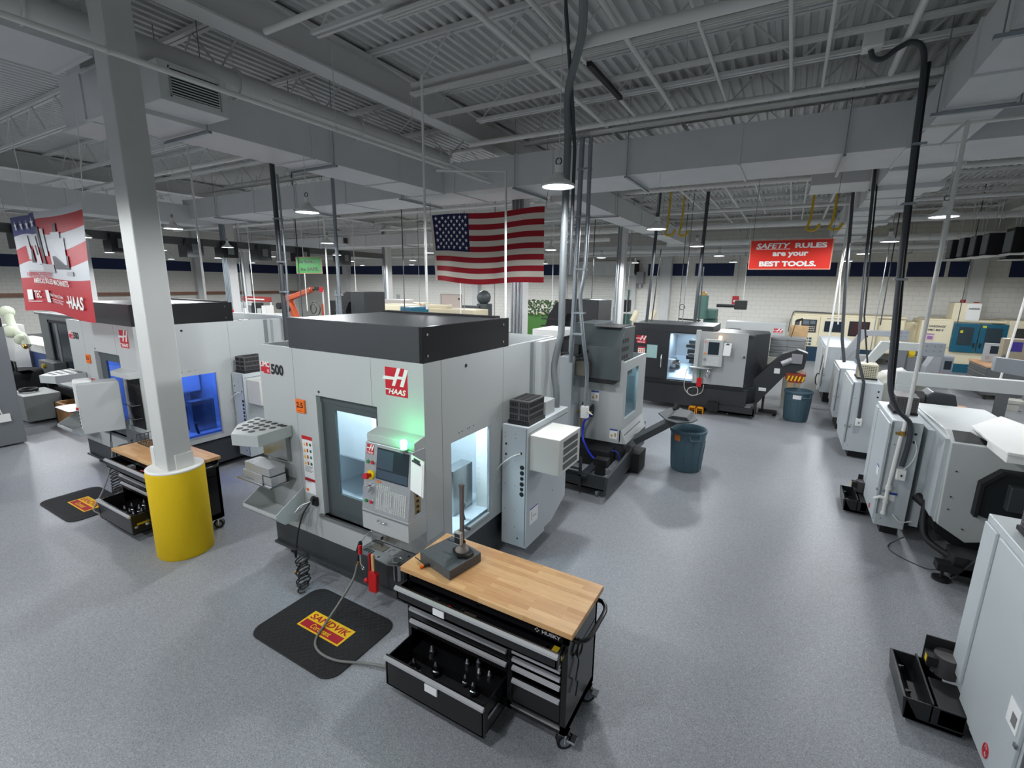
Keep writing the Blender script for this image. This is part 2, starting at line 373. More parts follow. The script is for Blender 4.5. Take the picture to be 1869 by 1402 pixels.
for y in [26.1] + [26.4 - 1.6 * k for k in range(1, 12)]:
    o = dup(first); o.location = (12.35, y, 0); o['label'] = 'white open-web roof joist beyond the black ceiling units, %.0f-th row of girders' % (26 - y) if False else 'white open-web roof joist beyond the black ceiling units, %s from the back wall' % ORD[int(round((26.4 - y) / 1.6))]
# ---------------------------------------------------------------- ducts
def duct(name, lab, sec, ax, brk, extra=None, flange=.02):
    """sec=(a0,z0,a1,z1) cross-section, runs along ax between brk[0] and brk[-1] with flange seams at every brk"""
    a0, z0, a1, z1 = sec
    t = thing(name, lab, 'duct', ((a0 + a1) / 2 if ax == 'y' else (brk[0] + brk[-1]) / 2, (a0 + a1) / 2 if ax == 'x' else (brk[0] + brk[-1]) / 2, z0), 'ceiling air ducts')
    g = G()
    if ax == 'x': g.box(brk[0], a0, z0, brk[-1], a1, z1)
    else: g.box(a0, brk[0], z0, a1, brk[-1], z1)
    if extra: extra(g)
    part('duct_body', g, DUCT, t)
    f = flange
    for b in brk:
        g = G()
        for q in ((a0 - f, z0 - f, a1 + f, z0), (a0 - f, z1, a1 + f, z1 + f), (a0 - f, z0, a0, z1), (a1, z0, a1 + f, z1)):
            if ax == 'x': g.box(b - .018, q[0], q[1], b + .018, q[2], q[3])
            else: g.box(q[0], b - .018, q[1], q[2], b + .018, q[3])
        part('seam', g, DUCT, t)
    for b in brk[1:-1:2]:
        g = G()
        for a in (a0 - .05, a1 + .05):
            g.cyl((b, a, z0 - .04) if ax == 'x' else (a, b, z0 - .04), (b, a, 6.25) if ax == 'x' else (a, b, 6.25), .006, n=5)
        q = (b - .02, a0 - .1, z0 - .06, b + .02, a1 + .1, z0 - .03)
        if ax == 'x': g.box(*q)
        else: g.box(a0 - .1, b - .02, z0 - .06, a1 + .1, b + .02, z0 - .03)
        part('hanger_frame', g, GALV, t)
    return t
duct('air_duct', 'wide white cross duct above the flag and the lamps', (8.32, 4.9, 9.58, 5.46), 'x', [-16.6, -14.8, -13, -11.2, -9.4, -7.6, -6.2, -4.75, -4.0, -2.6, -.9, .42, 1.1, 2.9, 4.7, 6.5, 8.3])
t = duct('air_duct', 'white branch duct with square outlet box beside the steel column', (-7.35, 4.9, -6.47, 5.38), 'y', [2.75, 3.6, 5.15, 5.5, 7.0, 8.32])
part('outlet_box', G().box(-6.47, 2.9, 4.95, -5.97, 3.62, 5.34), DUCT, t, .006)
g = G().box(-5.975, 3.0, 5.0, -5.955, 3.53, 5.02).box(-5.975, 3.0, 5.28, -5.955, 3.53, 5.3)
part('grille_back', G().box(-5.972, 3.02, 5.02, -5.966, 3.51, 5.28), BKM, t)
for k in range(9): g.box(-5.966, 3.0, 5.03 + k * .028, -5.955, 3.53, 5.04 + k * .028)
for y in (3.0, 3.52): g.box(-5.975, y, 5.0, -5.955, y + .01, 5.3)
part('grille', g, DUCT, t)
duct('air_duct', 'white branch duct joining the cross duct by the black hanging conduit', (1.14, 4.9, 1.66, 5.32), 'y', [3.6, 5.0, 5.9, 6.8, 8.32])
duct('air_duct', 'large white trunk duct at the hall corner above the branch duct', (1.06, 4.78, 2.3, 5.55), 'y', [-3, -.5, 1.2, 2.6, 3.6], flange=.03)
duct('air_duct', 'long white duct beyond the cross duct at the banner side', (-17.1, 4.75, -16.3, 5.3), 'y', [-3, 0, 1.8, 3.6, 5.4, 7.2, 8.9])
single('air_duct', G().box(-8.55, 2.95, 5.0, -7.75, 3.3, 5.6).box(-8.6, 2.92, 4.97, -7.7, 3.33, 5.0).box(-8.4, 3.0, 5.6, -8.0, 3.25, 6.35), DUCT, 'white drop box of a duct seen behind the steel column top', 'duct', 'ceiling air ducts', .004)
duct('air_duct', 'large white duct crossing above the banner at the corner of the view', (-7.3, 5.3, -6.4, 5.75), 'y', [-4, -2, .4, 2.5])
t = duct('air_duct', 'white stepped duct running over the parted aisle to the block wall', (1.1, 4.86, 1.95, 5.5), 'y', [9.58, 11, 12.4, 13.8, 15.2, 16.6, 18, 20, 22, 24])
for k, y in enumerate((10.9, 13.6, 16.3)): part('step_collar', G().box(1.02, y, 4.78, 2.03, y + .5, 5.56), DUCT, t)
part('outlet_box', G().box(.1, 11.2, 5.0, 1.1, 12.3, 5.5), DUCT, t, .01)
t = duct('air_duct', 'white far duct above the green sign', (17.0, 4.75, 17.8, 5.25), 'x', [-30, -27, -24, -21, -18, -15.5, -13])
part('outlet_box', G().box(-20, 16.65, 4.85, -19.2, 17.0, 5.2), DUCT, t)
part('grille', G().box(-19.19, 16.7, 4.9, -19.17, 16.95, 5.15), DG, t)
duct('air_duct', 'white duct above the flag toward the rolling door', (-4.6, 4.8, -4.0, 5.25), 'y', [9.58, 12, 14.4, 16.8, 19.2, 21.6])
duct('air_duct', 'white wall-side duct over the blue stripe of the block wall', (24.9, 4.55, 25.6, 5.05), 'x', [-11, -8, -5, -2, 1, 4, 7, 10, 13])
def pipe(lab, pts, r, m, n=10, name='ceiling_pipe', cat='pipe', group='ceiling pipes', hang=0):
    if not hang: return single(name, G().tube(pts, r, n), m, lab, cat, group)
    t = thing(name, lab, cat, pts[0], group); part('pipe_run', G().tube(pts, r, n), m, t)
    if hang:
        g = G(); a = Vector(pts[0]); b = Vector(pts[-1]); L = (b - a).length
        for k in range(1, int(L / hang) + 1):
            p = a + (b - a) * (k * hang / L) if k * hang < L else None
            if p: part('hanger', G().cyl(p, (p.x, p.y, 6.3), .005, n=5).cyl(p - (b - a).normalized() * .012, p + (b - a).normalized() * .012, r * 1.25, n=10), WPAINT, t)
    return t
pipe('fat white insulated pipe running beside the roof girder', [(-6.42, -6, 5.52), (-6.42, 8.3, 5.52)], .15, WPAINT, 20, hang=2)
pipe('slim white pipe crossing before the steel column', [(-5.3, -5, 5.0), (-5.3, 8.3, 5.0)], .026, WHP, hang=2.4)
pipe('second slim white pipe beside the outlet box duct', [(-5.42, 3.8, 5.12), (-5.42, 12, 5.12)], .02, WHP, hang=2.4)
for i, (x, z, r) in enumerate(((-2.9, 5.62, .03), (-2.4, 5.66, .025), (-1.82, 5.66, .03), (-.3, 5.64, .02), (.05, 5.64, .02), (.75, 5.66, .035), (-1.1, 5.66, .02))):
    pipe('white pipe under the roof joists above the aisle, %s of the lengthwise run' % ORD[i], [(x, -6, z), (x, (18, 26, 23, 24, 24, 26, 20)[i], z)], r, WHP)
for i, (y, z, x0, x1, r) in enumerate(((5.05, 5.5, -2.7, 12, .055), (3.5, 5.6, -5, 12, .03), (7.9, 5.62, -5.5, 12, .045), (12.6, 5.4, -5.6, 12, .06), (16.0, 5.3, -16, 12, .05), (19.2, 5.2, -16, 14, .1), (22.4, 4.9, -5, 14, .12), (13.4, 5.5, -28, -7, .05), (20.5, 5.0, -34, -7, .09), (24.0, 4.7, -34, 14, .1), (5.9, 5.4, -30, -7.5, .04), (10.8, 5.5, -30, -6.2, .04))):
    pipe('white pipe crossing under the joists, %s counted toward the block wall' % ORD[i], [(x0, y, z), (x1, y, z)], r, WHP, hang=3)
def strut(lab, x0, x1, y, z):
    t = thing('strut_channel', lab, 'channel', ((x0 + x1) / 2, y, z), 'strut channels under the joists')
    g = G().box(x0, y - .05, z, x1, y - .042, z + .04).box(x0, y + .042, z, x1, y + .05, z + .04).box(x0, y - .05, z + .036, x1, y + .05, z + .04).box(x0, y - .006, z - .0, x1, y + .006, z + .04)
    part('channel', g, WHP, t)
    g = G()
    x = x0 + .3
    while x < x1: part('hanger_rod', G().cyl((x, y, z + .02), (x, y, 6.34), .005, n=5), WPAINT, t); x += 1.8
strut('white strut channel above the lamp, first from the camera', -4.9, 12, 5.62, 5.64)
strut('white strut channel above the lamp, second from the camera', -5.3, 12, 6.5, 5.66)
strut('white strut channel in front of the cross duct', -3.2, 12, 8.1, 5.55)
strut('white strut channel at the top of the picture', -3.8, 10, 4.0, 5.64)
for i, (y0, y1, x, z) in enumerate(((3.55, 4.5, -1.62, 5.58), (5.8, 7.0, -2.35, 5.6))):
    single('black_track', G().box(x - .03, y0, z, x + .03, y1, z + .05), BKM, 'thin black track under a white ceiling pipe by the bent conduit' if i == 0 else 'thin black track under a white ceiling pipe behind the bent conduit', 'track', 'black tracks')

# ---------------------------------------------------------------- high bay lamps
def lamp(x, y, z, lab, first=None):
    if first: o = dup(first); o.location = (x, y, z); o['label'] = lab; return o
    t = thing('high_bay_lamp', lab, 'lamp', (0, 0, 0), 'high bay lamps')
    part('housing', G().lathe([(.02, .13), (.05, .125), (.06, .085), (.105, .06), (.16, .025), (.168, .0), (.155, .0), (.15, .012), (0, .012)], n=24), WH, t)
    part('diffuser', G().lathe([(0.001, .004), (.15, .004)], n=24), mat('lamp_glow', (255, 255, 255), .5, emit=(240, 246, 255), es=14), t)
    part('driver_box', G().cyl((0, 0, .12), (0, 0, .2), .035), WH, t)
    part('hook', G().tube(arc((0, 0, .235), .03, 90, 430, 12), .006, 6), DPIPE, t); part('cord', G().cyl((0, 0, .265), (0, 0, 2.36), .004, n=5), WPAINT, t)
    l = bpy.data.lights.new('lamp_light', 'SPOT'); l.spot_size = radians(176); l.spot_blend = .2; l.shadow_soft_size = .14; l.energy = LAMP_W; l.color = (.94, .97, 1.0)
    lo = bpy.data.objects.new('lamp_light', l); COL.objects.link(lo); lo.location = (0, 0, -.004); lo.parent = t
    t.location = (x, y, z); return t
L0 = None
rows = [(-3.75, 'behind the camera line'), (.35, 'above the camera line'), (4.47, 'first row before the cross duct'), (8.45, 'second row at the cross duct'), (12.45, 'third row'), (16.6, 'fourth row'), (20.9, 'fifth row next to the block wall')]
cols = [(-26.6, 'eighth column'), (-22.5, 'seventh column'), (-18.6, 'sixth column'), (-14.7, 'fifth column'), (-10.3, 'fourth column'), (-5.95, 'third column'), (-2.08, 'aisle column'), (1.62, 'column above the cabinets'), (6.0, 'column beyond the cabinets')]
for j, (y, rn) in enumerate(rows):
    for i, (x, cn) in enumerate(cols):
        yy = y
        if j == 3 and i == 5: yy = 9.35
        if j == 2: yy = {6: 4.47, 5: 4.58, 4: 4.93}.get(i, 4.7 + (6 - i) * .12 if i < 6 else 4.47)
        if (j == 0 and i < 3) or (j < 3 and i > 6): continue
        lab = 'white high bay lamp, %s, %s' % (rn, cn)
        o = lamp(x, yy, 4.02, lab, L0)
        if L0 is None: L0 = o

# ---------------------------------------------------------------- vertical conduits and air drops
def drop(lab, runs, group='conduit drops', name='conduit_drop', extra=None):
    if len(runs) == 1 and not extra: return single(name, G().tube(runs[0][0], runs[0][1], 10), runs[0][2], lab, 'conduit', group)
    t = thing(name, lab, 'conduit', runs[0][0][0], group)
    for pts, r, m in runs: part('conduit', G().tube(pts, r, 10), m, t)
    for e in extra or (): part('strap', e, GALV, t)
    return t
def straps(x, y, zs, w=.09, d=.05):
    return [G().box(x - w, y - d, z - .012, x + w, y + d, z + .012) for z in zs]
drop('fat flexible grey conduit bending down onto the big electrical cabinet', [
    (spline([(-1.62, 3.9, 5.66), (-1.75, 4.1, 5.66), (-2.05, 4.85, 5.5), (-2.33, 5.2, 5.15), (-2.36, 5.3, 4.7)], 6) + [(-2.37, 5.3, 3.4), (-2.36, 5.3, 2.6)] + spline([(-2.36, 5.3, 2.5), (-2.43, 5.28, 2.1), (-2.38, 5.26, 1.8), (-2.37, 5.25, 1.59)], 5), .042, PIPEG),
    ([(-2.1, 4.3, 6.2), (-2.22, 4.8, 5.8), (-2.3, 5.2, 5.2), (-2.3, 5.36, 4.6), (-2.3, 5.36, 3.2)], .02, DPIPE)])
drop('pair of bright steel conduits beside the fat grey conduit', [
    ([(-2.62, 6.35, 5.0), (-2.64, 6.35, 3.0), (-2.66, 6.35, 1.98)], .035, GALV), (spline([(-2.5, 6.35, 5.0), (-2.5, 6.35, 3.4), (-2.55, 6.34, 2.9), (-2.48, 6.36, 2.3), (-2.46, 6.5, 1.85), (-2.46, 6.5, 1.3)], 5), .028, GALV)], extra=straps(-2.57, 6.35, (4.6, 4.0, 3.3, 2.7, 2.4)))
drop('dark strut pole with conduit behind the grey milling machine tub', [([(-7.62, 5.25, 5.0), (-7.62, 5.25, 1.6)], .04, DPIPE), ([(-7.53, 5.27, 4.8), (-7.5, 5.27, 3.2), (-7.6, 5.3, 2.4), (-7.56, 5.27, 1.6)], .018, GALV)], extra=straps(-7.58, 5.25, (4.1, 3.4, 2.9), .07))
drop('bright steel conduit behind the green sign', [([(-8.14, 6.9, 6.35), (-8.14, 6.9, 1.9)], .035, GALV), ([(-8.24, 6.9, 2.9), (-8.2, 6.9, 1.9)], .025, GALV)], extra=straps(-8.16, 6.9, (4.1, 2.8)))
drop('dark conduit standing at the head of the turning center', [([(-3.12, 12.8, 5.5), (-3.24, 12.8, 1.9)], .04, DPIPE), ([(-3.02, 12.9, 4.0), (-3.14, 12.9, 1.9)], .016, DPIPE)])
drop('dark conduit beside the green knee mill', [([(-2.15, 13.9, 5.5), (-2.2, 13.9, 1.6)], .045, DPIPE), ([(-2.1, 13.95, 3.6), (-2.1, 13.95, 1.9)], .018, DPIPE)])
drop('pair of black conduits reaching the third cabinet of the row', [([(.86, 12.6, 5.5), (1.02, 12.6, 3.0), (1.1, 12.6, 2.0), (1.2, 12.55, 1.5)], .032, DPIPE), ([(.95, 12.8, 5.0), (.9, 12.8, 3.4), (1.0, 12.8, 2.3)], .014, WHP)])
drop('black conduit with white cords over the second cabinet', [([(1.02, 10.9, 5.5), (1.12, 10.6, 3.0), (1.17, 10.35, 1.9), (1.32, 10.3, 1.45), (1.34, 10.32, .75)], .026, DPIPE), ([(1.1, 10.9, 4.9), (1.2, 10.6, 2.6), (1.33, 10.35, 1.8)], .014, BKM)])
drop('thick black conduit looping down from the junction box', [
    (spline([(.44, 6.8, 5.58), (.48, 6.82, 5.5), (.57, 6.85, 5.49), (.67, 6.85, 5.56), (.79, 6.85, 5.6), (.89, 6.85, 5.52), (.93, 6.85, 5.27), (.96, 6.85, 4.6)], 6) + [(1.02, 6.86, 3.4)] + spline([(1.08, 6.9, 2.6), (1.14, 6.95, 2.0), (1.26, 7.02, 1.7), (1.42, 7.08, 1.52), (1.44, 7.1, 1.25), (1.42, 7.1, .98)], 5), .027, DPIPE),
    (spline([(.97, 6.9, 5.4), (1.0, 6.9, 4.6), (1.06, 6.92, 3.4), (1.13, 6.96, 2.6), (1.18, 7.0, 1.9)], 4), .018, BKM)], extra=straps(1.0, 6.87, (4.6, 4.0), .06) + straps(1.05, 6.88, (3.2,), .06))
single('junction_box', G().box(.36, 6.7, 5.58, .54, 6.9, 5.8), WH, 'white junction box where the thick black conduit starts', 'electrical box', bevel=.01)
for i, (x, y, z) in enumerate(((1.42, 7.07, .88), (1.34, 10.29, .72), (1.2, 12.5, .9))):
    t = thing('outlet_box', 'white switch box on the %s cabinet of the row' % ORD[i], 'electrical box', (x, y, z - .08), 'switch boxes on the cabinet row')
    part('box', G().box(x - .045, y - .04, z - .06, x + .045, y + .04, z + .07), WH, t, .006)
    part('switch', G().box(x - .008, y - .05, z - .01, x + .008, y - .038, z + .015), BKM, t)
t = thing('outlet_box', 'white plug box under the bright steel conduits', 'electrical box', (-2.46, 6.5, 1.15))
part('box', G().box(-2.51, 6.44, 1.14, -2.41, 6.54, 1.32), WH, t, .006); part('plug', G().cyl((-2.41, 6.48, 1.24), (-2.33, 6.48, 1.2), .02, .004), WH, t)
t = drop('white air pipe dropping onto the first cabinet of the row', [([(1.42, 7.16, 4.85), (1.38, 7.1, 1.55), (1.37, 7.1, 1.4)], .022, WHP), ([(1.36, 7.09, 1.36), (1.33, 7.09, .68), (1.33, 7.09, .35)], .022, WHP), ([(1.0, 7.3, 4.86), (1.9, 7.3, 4.86)], .02, WHP), ([(1.42, 7.16, 4.85), (1.2, 7.0, 4.6)], .014, WHP)])
g = G().cyl((1.335, 7.09, .66), (1.335, 7.09, .71), .033)
part('fitting', g, WHP, t); part('fitting', G().cyl((1.33, 7.09, .48), (1.33, 7.09, .53), .03).tube([(1.33, 7.09, .53), (1.27, 7.09, .55), (1.22, 7.12, .5)], .02), WHP, t); part('fitting', G().cyl((1.33, 7.09, .33), (1.33, 7.09, .36), .03), WHP, t)
part('valve', G().cyl((1.37, 7.1, 1.36), (1.37, 7.1, 1.42), .028).box(1.3, 7.08, 1.37, 1.37, 7.1, 1.4), BRASS, t)
for i, (lab, pts, r) in enumerate((('white air pipe hanging before the stars of the flag', [(-4.1, 4.88, 5.5), (-4.1, 4.88, 2.75)], .016), ('white air pipe hanging before the flag stripes', [(-3.22, 5.42, 1.93), (-3.24, 5.42, 4.46), (-4.0, 5.0, 4.46)], .016),
        ('white air pipe behind the second milling machine', [(-9.6, 5.0, 5.5), (-9.6, 5.0, 2.2)], .018), ('white air pipe between the two tall chip lifts', [(-11.3, 9.2, 5.5), (-11.3, 9.2, 1.2)], .02),
        ('white air pipe beyond the safety rules sign', [(.95, 13.6, 5), (.92, 13.6, 1.2)], .02), ('white air pipe at the black ceiling units', [(4.15, 13.5, 4.2), (4.0, 13.5, 1.2)], .02),
        ('white air pipe near the tool chest table', [(6.1, 15.5, 4.6), (5.9, 15.5, 1.4)], .02), ('white air pipe beside the wrapped column', [(-17.0, 10.2, 5.4), (-16.9, 10.2, 1.3)], .025))):
    drop(lab, [(pts, r, WHP)], 'white air drops', 'air_pipe')
thin = [(-14.5, 9), (-13.6, 10), (-12.9, 10.5), (-16, 12), (-19, 13), (-21, 12.5), (-15.5, 14), (-11.5, 12.5), (-13, 15), (-10.2, 14), (-9.4, 15), (-12.2, 17), (-8, 17), (-6.2, 16.5), (-4.6, 15.5), (-4.2, 17), (-3.4, 18), (-2.9, 16), (-1.5, 20), (2.6, 19), (2.2, 17), (3.6, 18.5), (4.9, 21), (6.9, 22)]
for i, (x, y) in enumerate(thin):
    m = (WHP, DPIPE, GALV)[i % 3]; e = 1.2 + .25 * (i % 4)
    single('drop_cable', G().cyl((x, y, e), (x + .03 * (i % 3 - 1), y, 6.36), .012 + .004 * (i % 2), n=6), m,
           ('thin white', 'thin dark', 'thin grey')[i % 3] + ' drop cable over the machines, %s of its tone from the side wall' % ORD[i // 3], 'cable', 'drop cables')

# ---------------------------------------------------------------- flag, banner, signs
t = thing('american_flag', 'large american flag hanging below the cross duct', 'flag', (-5.9, 9.0, 3.1))
def fp(u, v):   # u 0..1 along the fly, v 0..1 downward
    x = -7.42 + 2.98 * u - .06 * (1 - u) * 0 + .10 * v * (1 - u) * (1 if u < .5 else 0)
    z = 4.60 - 1.47 * v - .0 * u - .06 * sin(pi * u) * (0.2 + v * .7) + .02 * sin(9 * u + v)
    y = 9.0 + .05 * sin(11 * u + 2 * v) + .03 * sin(23 * u) * v
    return (x, y, z)
def fgrid(g, u0, u1, v0, v1, nu, nv, mf, dy=0):
    vs = [];
    for i in range(nu + 1):
        for j in range(nv + 1):
            p = fp(u0 + (u1 - u0) * i / nu, v0 + (v1 - v0) * j / nv); vs.append((p[0], p[1] - dy, p[2]))
    g.add(vs, [(i * (nv + 1) + j, i * (nv + 1) + j + 1, (i + 1) * (nv + 1) + j + 1, (i + 1) * (nv + 1) + j) for i in range(nu) for j in range(nv)], True)
g = G()
for k in range(13):
    g.mt(k % 2)
    fgrid(g, (.375 if k < 7 else .02), 1, k / 13, (k + 1) / 13, 28, 2, None)
part('stripes', g, [FLR, FLW], t)
g = G(); fgrid(g, .02, .375, 0, 7 / 13, 14, 6, None); part('canton', g, FLB, t)
g = G(); fgrid(g, 0, .022, 0, 1, 1, 14, None); part('heading', g, FLW, t)
g = G()
for r in range(9):
    n = 6 if r % 2 == 0 else 5
    for c in range(n):
        u = .02 + .355 * ((c * 2 + 1 + (r % 2)) / 12); v = (7 / 13) * (r + 1) / 10; p = fp(u, v); vs = []
        for k in range(10):
            rr = (.047 if k % 2 == 0 else .019); a = pi / 2 + k * pi / 5; q = fp(u + rr * cos(a) / 2.98, v - rr * sin(a) / 1.47); vs.append((q[0], q[1] - .004, q[2]))
        g.add(vs + [(p[0], p[1] - .004, p[2])], [(10, k, (k + 1) % 10) for k in range(10)])
part('stars', g, WH, t)
part('cord', G().cyl((-7.4, 9, 4.6), (-7.4, 9, 4.9), .005, n=5).cyl((-4.44, 9, 4.58), (-4.4, 9, 4.9), .005, n=5), DPIPE, t)

t = thing('banner', 'red white and blue partnering banner hanging over the second milling machine', 'banner', (-8.3, 2.45, 2.6))
U0 = Vector((-9.5, 2.45, 2.62)); BW, BH = 2.4, 1.27
def bp_(a, b):   # a,b 0..1
    return (U0.x + BW * a + .04 * (1 - b), 2.45 + .04 * sin(5 * a + 2 * b), U0.z + BH * b + .03 * sin(5 * a) - .02 * a + .1 * b * (1 if a > .4 else .3) * a - .06 * sin(pi * a) * b)
def bgrid(g, f0, f1, a0, a1, n=16, dy=0, nv=5):
    vs = []
    for i in range(n + 1):
        a = a0 + (a1 - a0) * i / n
        for j in range(nv + 1):
            q = bp_(a, f0(a) + (f1(a) - f0(a)) * j / nv); vs.append((q[0], q[1] - dy, q[2]))
    g.add(vs, [(i * (nv + 1) + j, (i + 1) * (nv + 1) + j, (i + 1) * (nv + 1) + j + 1, i * (nv + 1) + j + 1) for i in range(n) for j in range(nv)], True)
w1 = lambda a: .04 * sin(7 * a)
g = G()
g.mt(0); bgrid(g, lambda a: 0, lambda a: .36, 0, 1)
g.mt(1); bgrid(g, lambda a: .36, lambda a: .5 + w1(a), 0, 1)
g.mt(0); bgrid(g, lambda a: .5 + w1(a), lambda a: .66 + w1(a), 0, 1)
g.mt(1); bgrid(g, lambda a: .66 + w1(a), lambda a: .8 + w1(a) * .5, 0, 1)
g.mt(2); bgrid(g, lambda a: .8 + w1(a) * .5, lambda a: 1, 0, .47)
g.mt(0); bgrid(g, lambda a: .8 + w1(a) * .5, lambda a: .94, .47, 1)
g.mt(1); bgrid(g, lambda a: .94, lambda a: 1, .47, 1)
part('cloth', g, [mat('banner_red', (174, 22, 36), .45), mat('banner_white', (196, 198, 202), .45), mat('banner_blue', (46, 52, 116), .45)], t)
def onb(g2, dy=.02):
    g2.v = [(lambda q: (q[0], q[1] - dy, q[2]))(bp_(v[0], v[2])) for v in g2.v]; return g2
g = G()
for a in (.1, .22, .34, .44):
    for k in range(1):
        vs = [(a + (.03 if q % 2 == 0 else .012) * cos(pi / 2 + q * pi / 5), 0, .9 + (.06 if q % 2 == 0 else .024) * sin(pi / 2 + q * pi / 5)) for q in range(10)]
        g.add(vs, [tuple(range(10))])
onb(g); part('stars', g, WH, t)
g = G()
for (a0, b0, a1, b1, k) in ((.2, .55, .27, .8, 0), (.24, .52, .3, .66, 1), (.34, .5, .42, .78, 0), (.37, .6, .40, .7, 1), (.46, .5, .5, .86, 1), (.52, .58, .57, .84, 0), (.6, .5, .8, .74, 0), (.63, .46, .82, .58, 1), (.66, .74, .76, .8, 0), (.42, .42, .62, .5, 2), (.15, .4, .85, .44, 2), (.7, .8, .73, .88, 1)):
    g.mt(k); g.box(a0, 0, b0, a1, 0.0001, b1)
onb(g, .012); part('machine_picture', g, [mat('print_light', (200, 202, 206), .5), mat('print_dark', (70, 72, 78), .5), mat('print_grey', (168, 166, 170), .5)], t)
g = G().mt(0); lettering(g, 'PARTNERING TO EDUCATE', (.12, 0, .365), X_, Z_, .42, .055, bold=.02, d=0)
g.mt(1); lettering(g, "AMERICA'S SKILLED MACHINISTS", (.2, 0, .30), X_, Z_, .58, .055, bold=.02, d=0)
lettering(g, 'TEC', (.17, 0, .14), X_, Z_, .1, .08, bold=.02, d=0); g.box(.08, 0, .12, .15, .0001, .23)
g.box(.08, 0, .1, .27, .0001, .107)
g.box(.35, 0, .1, .41, .0001, .23); lettering(g, 'Haas Factory Outlet', (.43, 0, .16), X_, Z_, .22, .045, bold=.01, d=0); lettering(g, 'A Division of Phillips', (.44, 0, .10), X_, Z_, .18, .035, d=0); g.box(.43, 0, .143, .65, .0001, .148)
lettering(g, 'HAAS', (.72, 0, .1), X_, Z_, .2, .12, bold=.03, shear=.2, d=0); g.box(.69, 0, .14, .74, .0001, .16)
onb(g); part('lettering', g, [mat('print_red', (190, 30, 46), .5), WH], t)
part('cord', G().tube([(-9.48, 2.45, 3.9), (-9.7, 2.4, 5.0), (-9.8, 2.4, 6.2)], .008, 6).tube([(-8.6, 2.45, 3.86), (-8.6, 2.4, 5)], .005, 5).tube([(-7.1, 2.5, 3.98), (-6.9, 2.5, 4.9)], .005, 5), WHP, t)

def sign(name, lab, x0, z0, x1, z1, y, m, lines, lm, skew=0):
    t = thing(name, lab, 'sign', ((x0 + x1) / 2, y, z0))
    part('board', G().box(x0, y, z0, x1, y + .012, z1), m, t)
    part('edge', G().box(x0 - .015, y - .002, z0 - .015, x1 + .015, y + .014, z0).box(x0 - .015, y - .002, z1, x1 + .015, y + .014, z1 + .015).box(x0 - .015, y - .002, z0, x0, y + .014, z1).box(x1, y - .002, z0, x1 + .015, y + .014, z1), mat('sign_edge', (220, 150, 130) if m is RSGN else (120, 200, 120), .5), t)
    g = G(); W = x1 - x0; H = z1 - z0
    for s, a, b, w, h, bo, sh in lines: lettering(g, s, (x0 + a * W, y, z0 + b * H), X_, Z_, w * W, h * H, bold=bo, shear=sh, d=.003)
    if m is RSGN: g.box(x0 + .07 * W, y - .004, z0 + .685 * H, x0 + .5 * W, y - .003, z0 + .705 * H)
    part('lettering', g, lm, t)
    part('wire', G().cyl((x0 + .02, y, z1), (x0 + .02, y, 6.36), .004, n=4).cyl((x1 - .02, y, z1), (x1 - .02, y, 6.36), .004, n=4), DPIPE, t)
sign('safety_sign', 'red hanging sign with safety rules in white letters', -.72, 3.42, .53, 3.91, 10, RSGN, (('SAFETY', .07, .72, .43, .19, .03, .2), ('RULES', .56, .72, .38, .18, .04, 0), ('are your', .29, .39, .44, .2, .04, 0), ('BEST TOOLS.', .13, .08, .71, .19, .05, 0)), WH)
sign('safety_sign', 'green hanging sign with dark letters above the orange robot', -13.7, 3.32, -12.52, 3.8, 10, GRN, (('Be Sure....', .1, .62, .7, .22, .03, 0), ('Be SAFE.', .16, .14, .74, .22, .03, 0)), mat('sign_dark', (16, 40, 20), .5))

for i, (x, y, lab) in enumerate(((.25, 15.0, 'near the safety sign'), (.75, 15.0, 'over the safety sign corner'), (-3.35, 15.0, 'by the aisle lamps'), (-3.0, 15.2, 'nearer the block wall lamps'))):
    single('chain_loop', G().tube(spline([(x, y, 6.3), (x - .02, y, 4.9), (x - .08, y, 4.6), (x + .1, y, 4.55), (x + .2, y, 4.7)], 5), .03, 6), mat('chain_yellow', (214, 176, 20), .5), 'yellow cable loop hanging from the roof pipes ' + lab, 'cable', 'yellow cable loops')
# ================================================================ five-axis milling machines
CHW = mat('chamber_sheet', (214, 222, 228), .35, .2)
def haas_logo(par, o, u, v, w, h, name='logo'):
    """red plate with slanted white H and letters; o lower-left, u/v unit directions"""
    o = Vector(o); u = Vector(u).normalized(); v = Vector(v).normalized(); t = u.cross(v)
    g = G(); g.mt(0); poly3(g, [(0, 0), (w, 0), (w, h), (0, h)], o, u, v, .002)
    g.mt(1); kk = [0]
    for pts in ([(.3, .36), (.44, .36), (.72, 1.0), (.56, 1.0)], [(.66, .36), (.82, .36), (1.05, .97), (.9, 1.0)], [(-.12, .56), (.5, .58), (.52, .68), (-.06, .68)], [(.45, .62), (.8, .62), (.84, .72), (.5, .72)]):
        kk[0] += .0004; poly3(g, [(a * w, b * h) for a, b in pts], o, u, v, .0035 + kk[0])
    lettering(g, 'HAAS', o + u * (.14 * w) + v * (.06 * h), u, v, .78 * w, .2 * h, bold=.03, shear=.25, d=.0035)
    poly3(g, [(0, .2 * h), (.25 * w, .2 * h), (.25 * w, .24 * h), (0, .24 * h)], o, u, v, .0035)
    return part(name, g, [LRED, WH], par)
def louvres(g, ax, c, a0, a1, zs, d):
    for z0, z1 in zs:
        if ax == 'x': g.box(c - d, a0, z0, c, a1, z1)
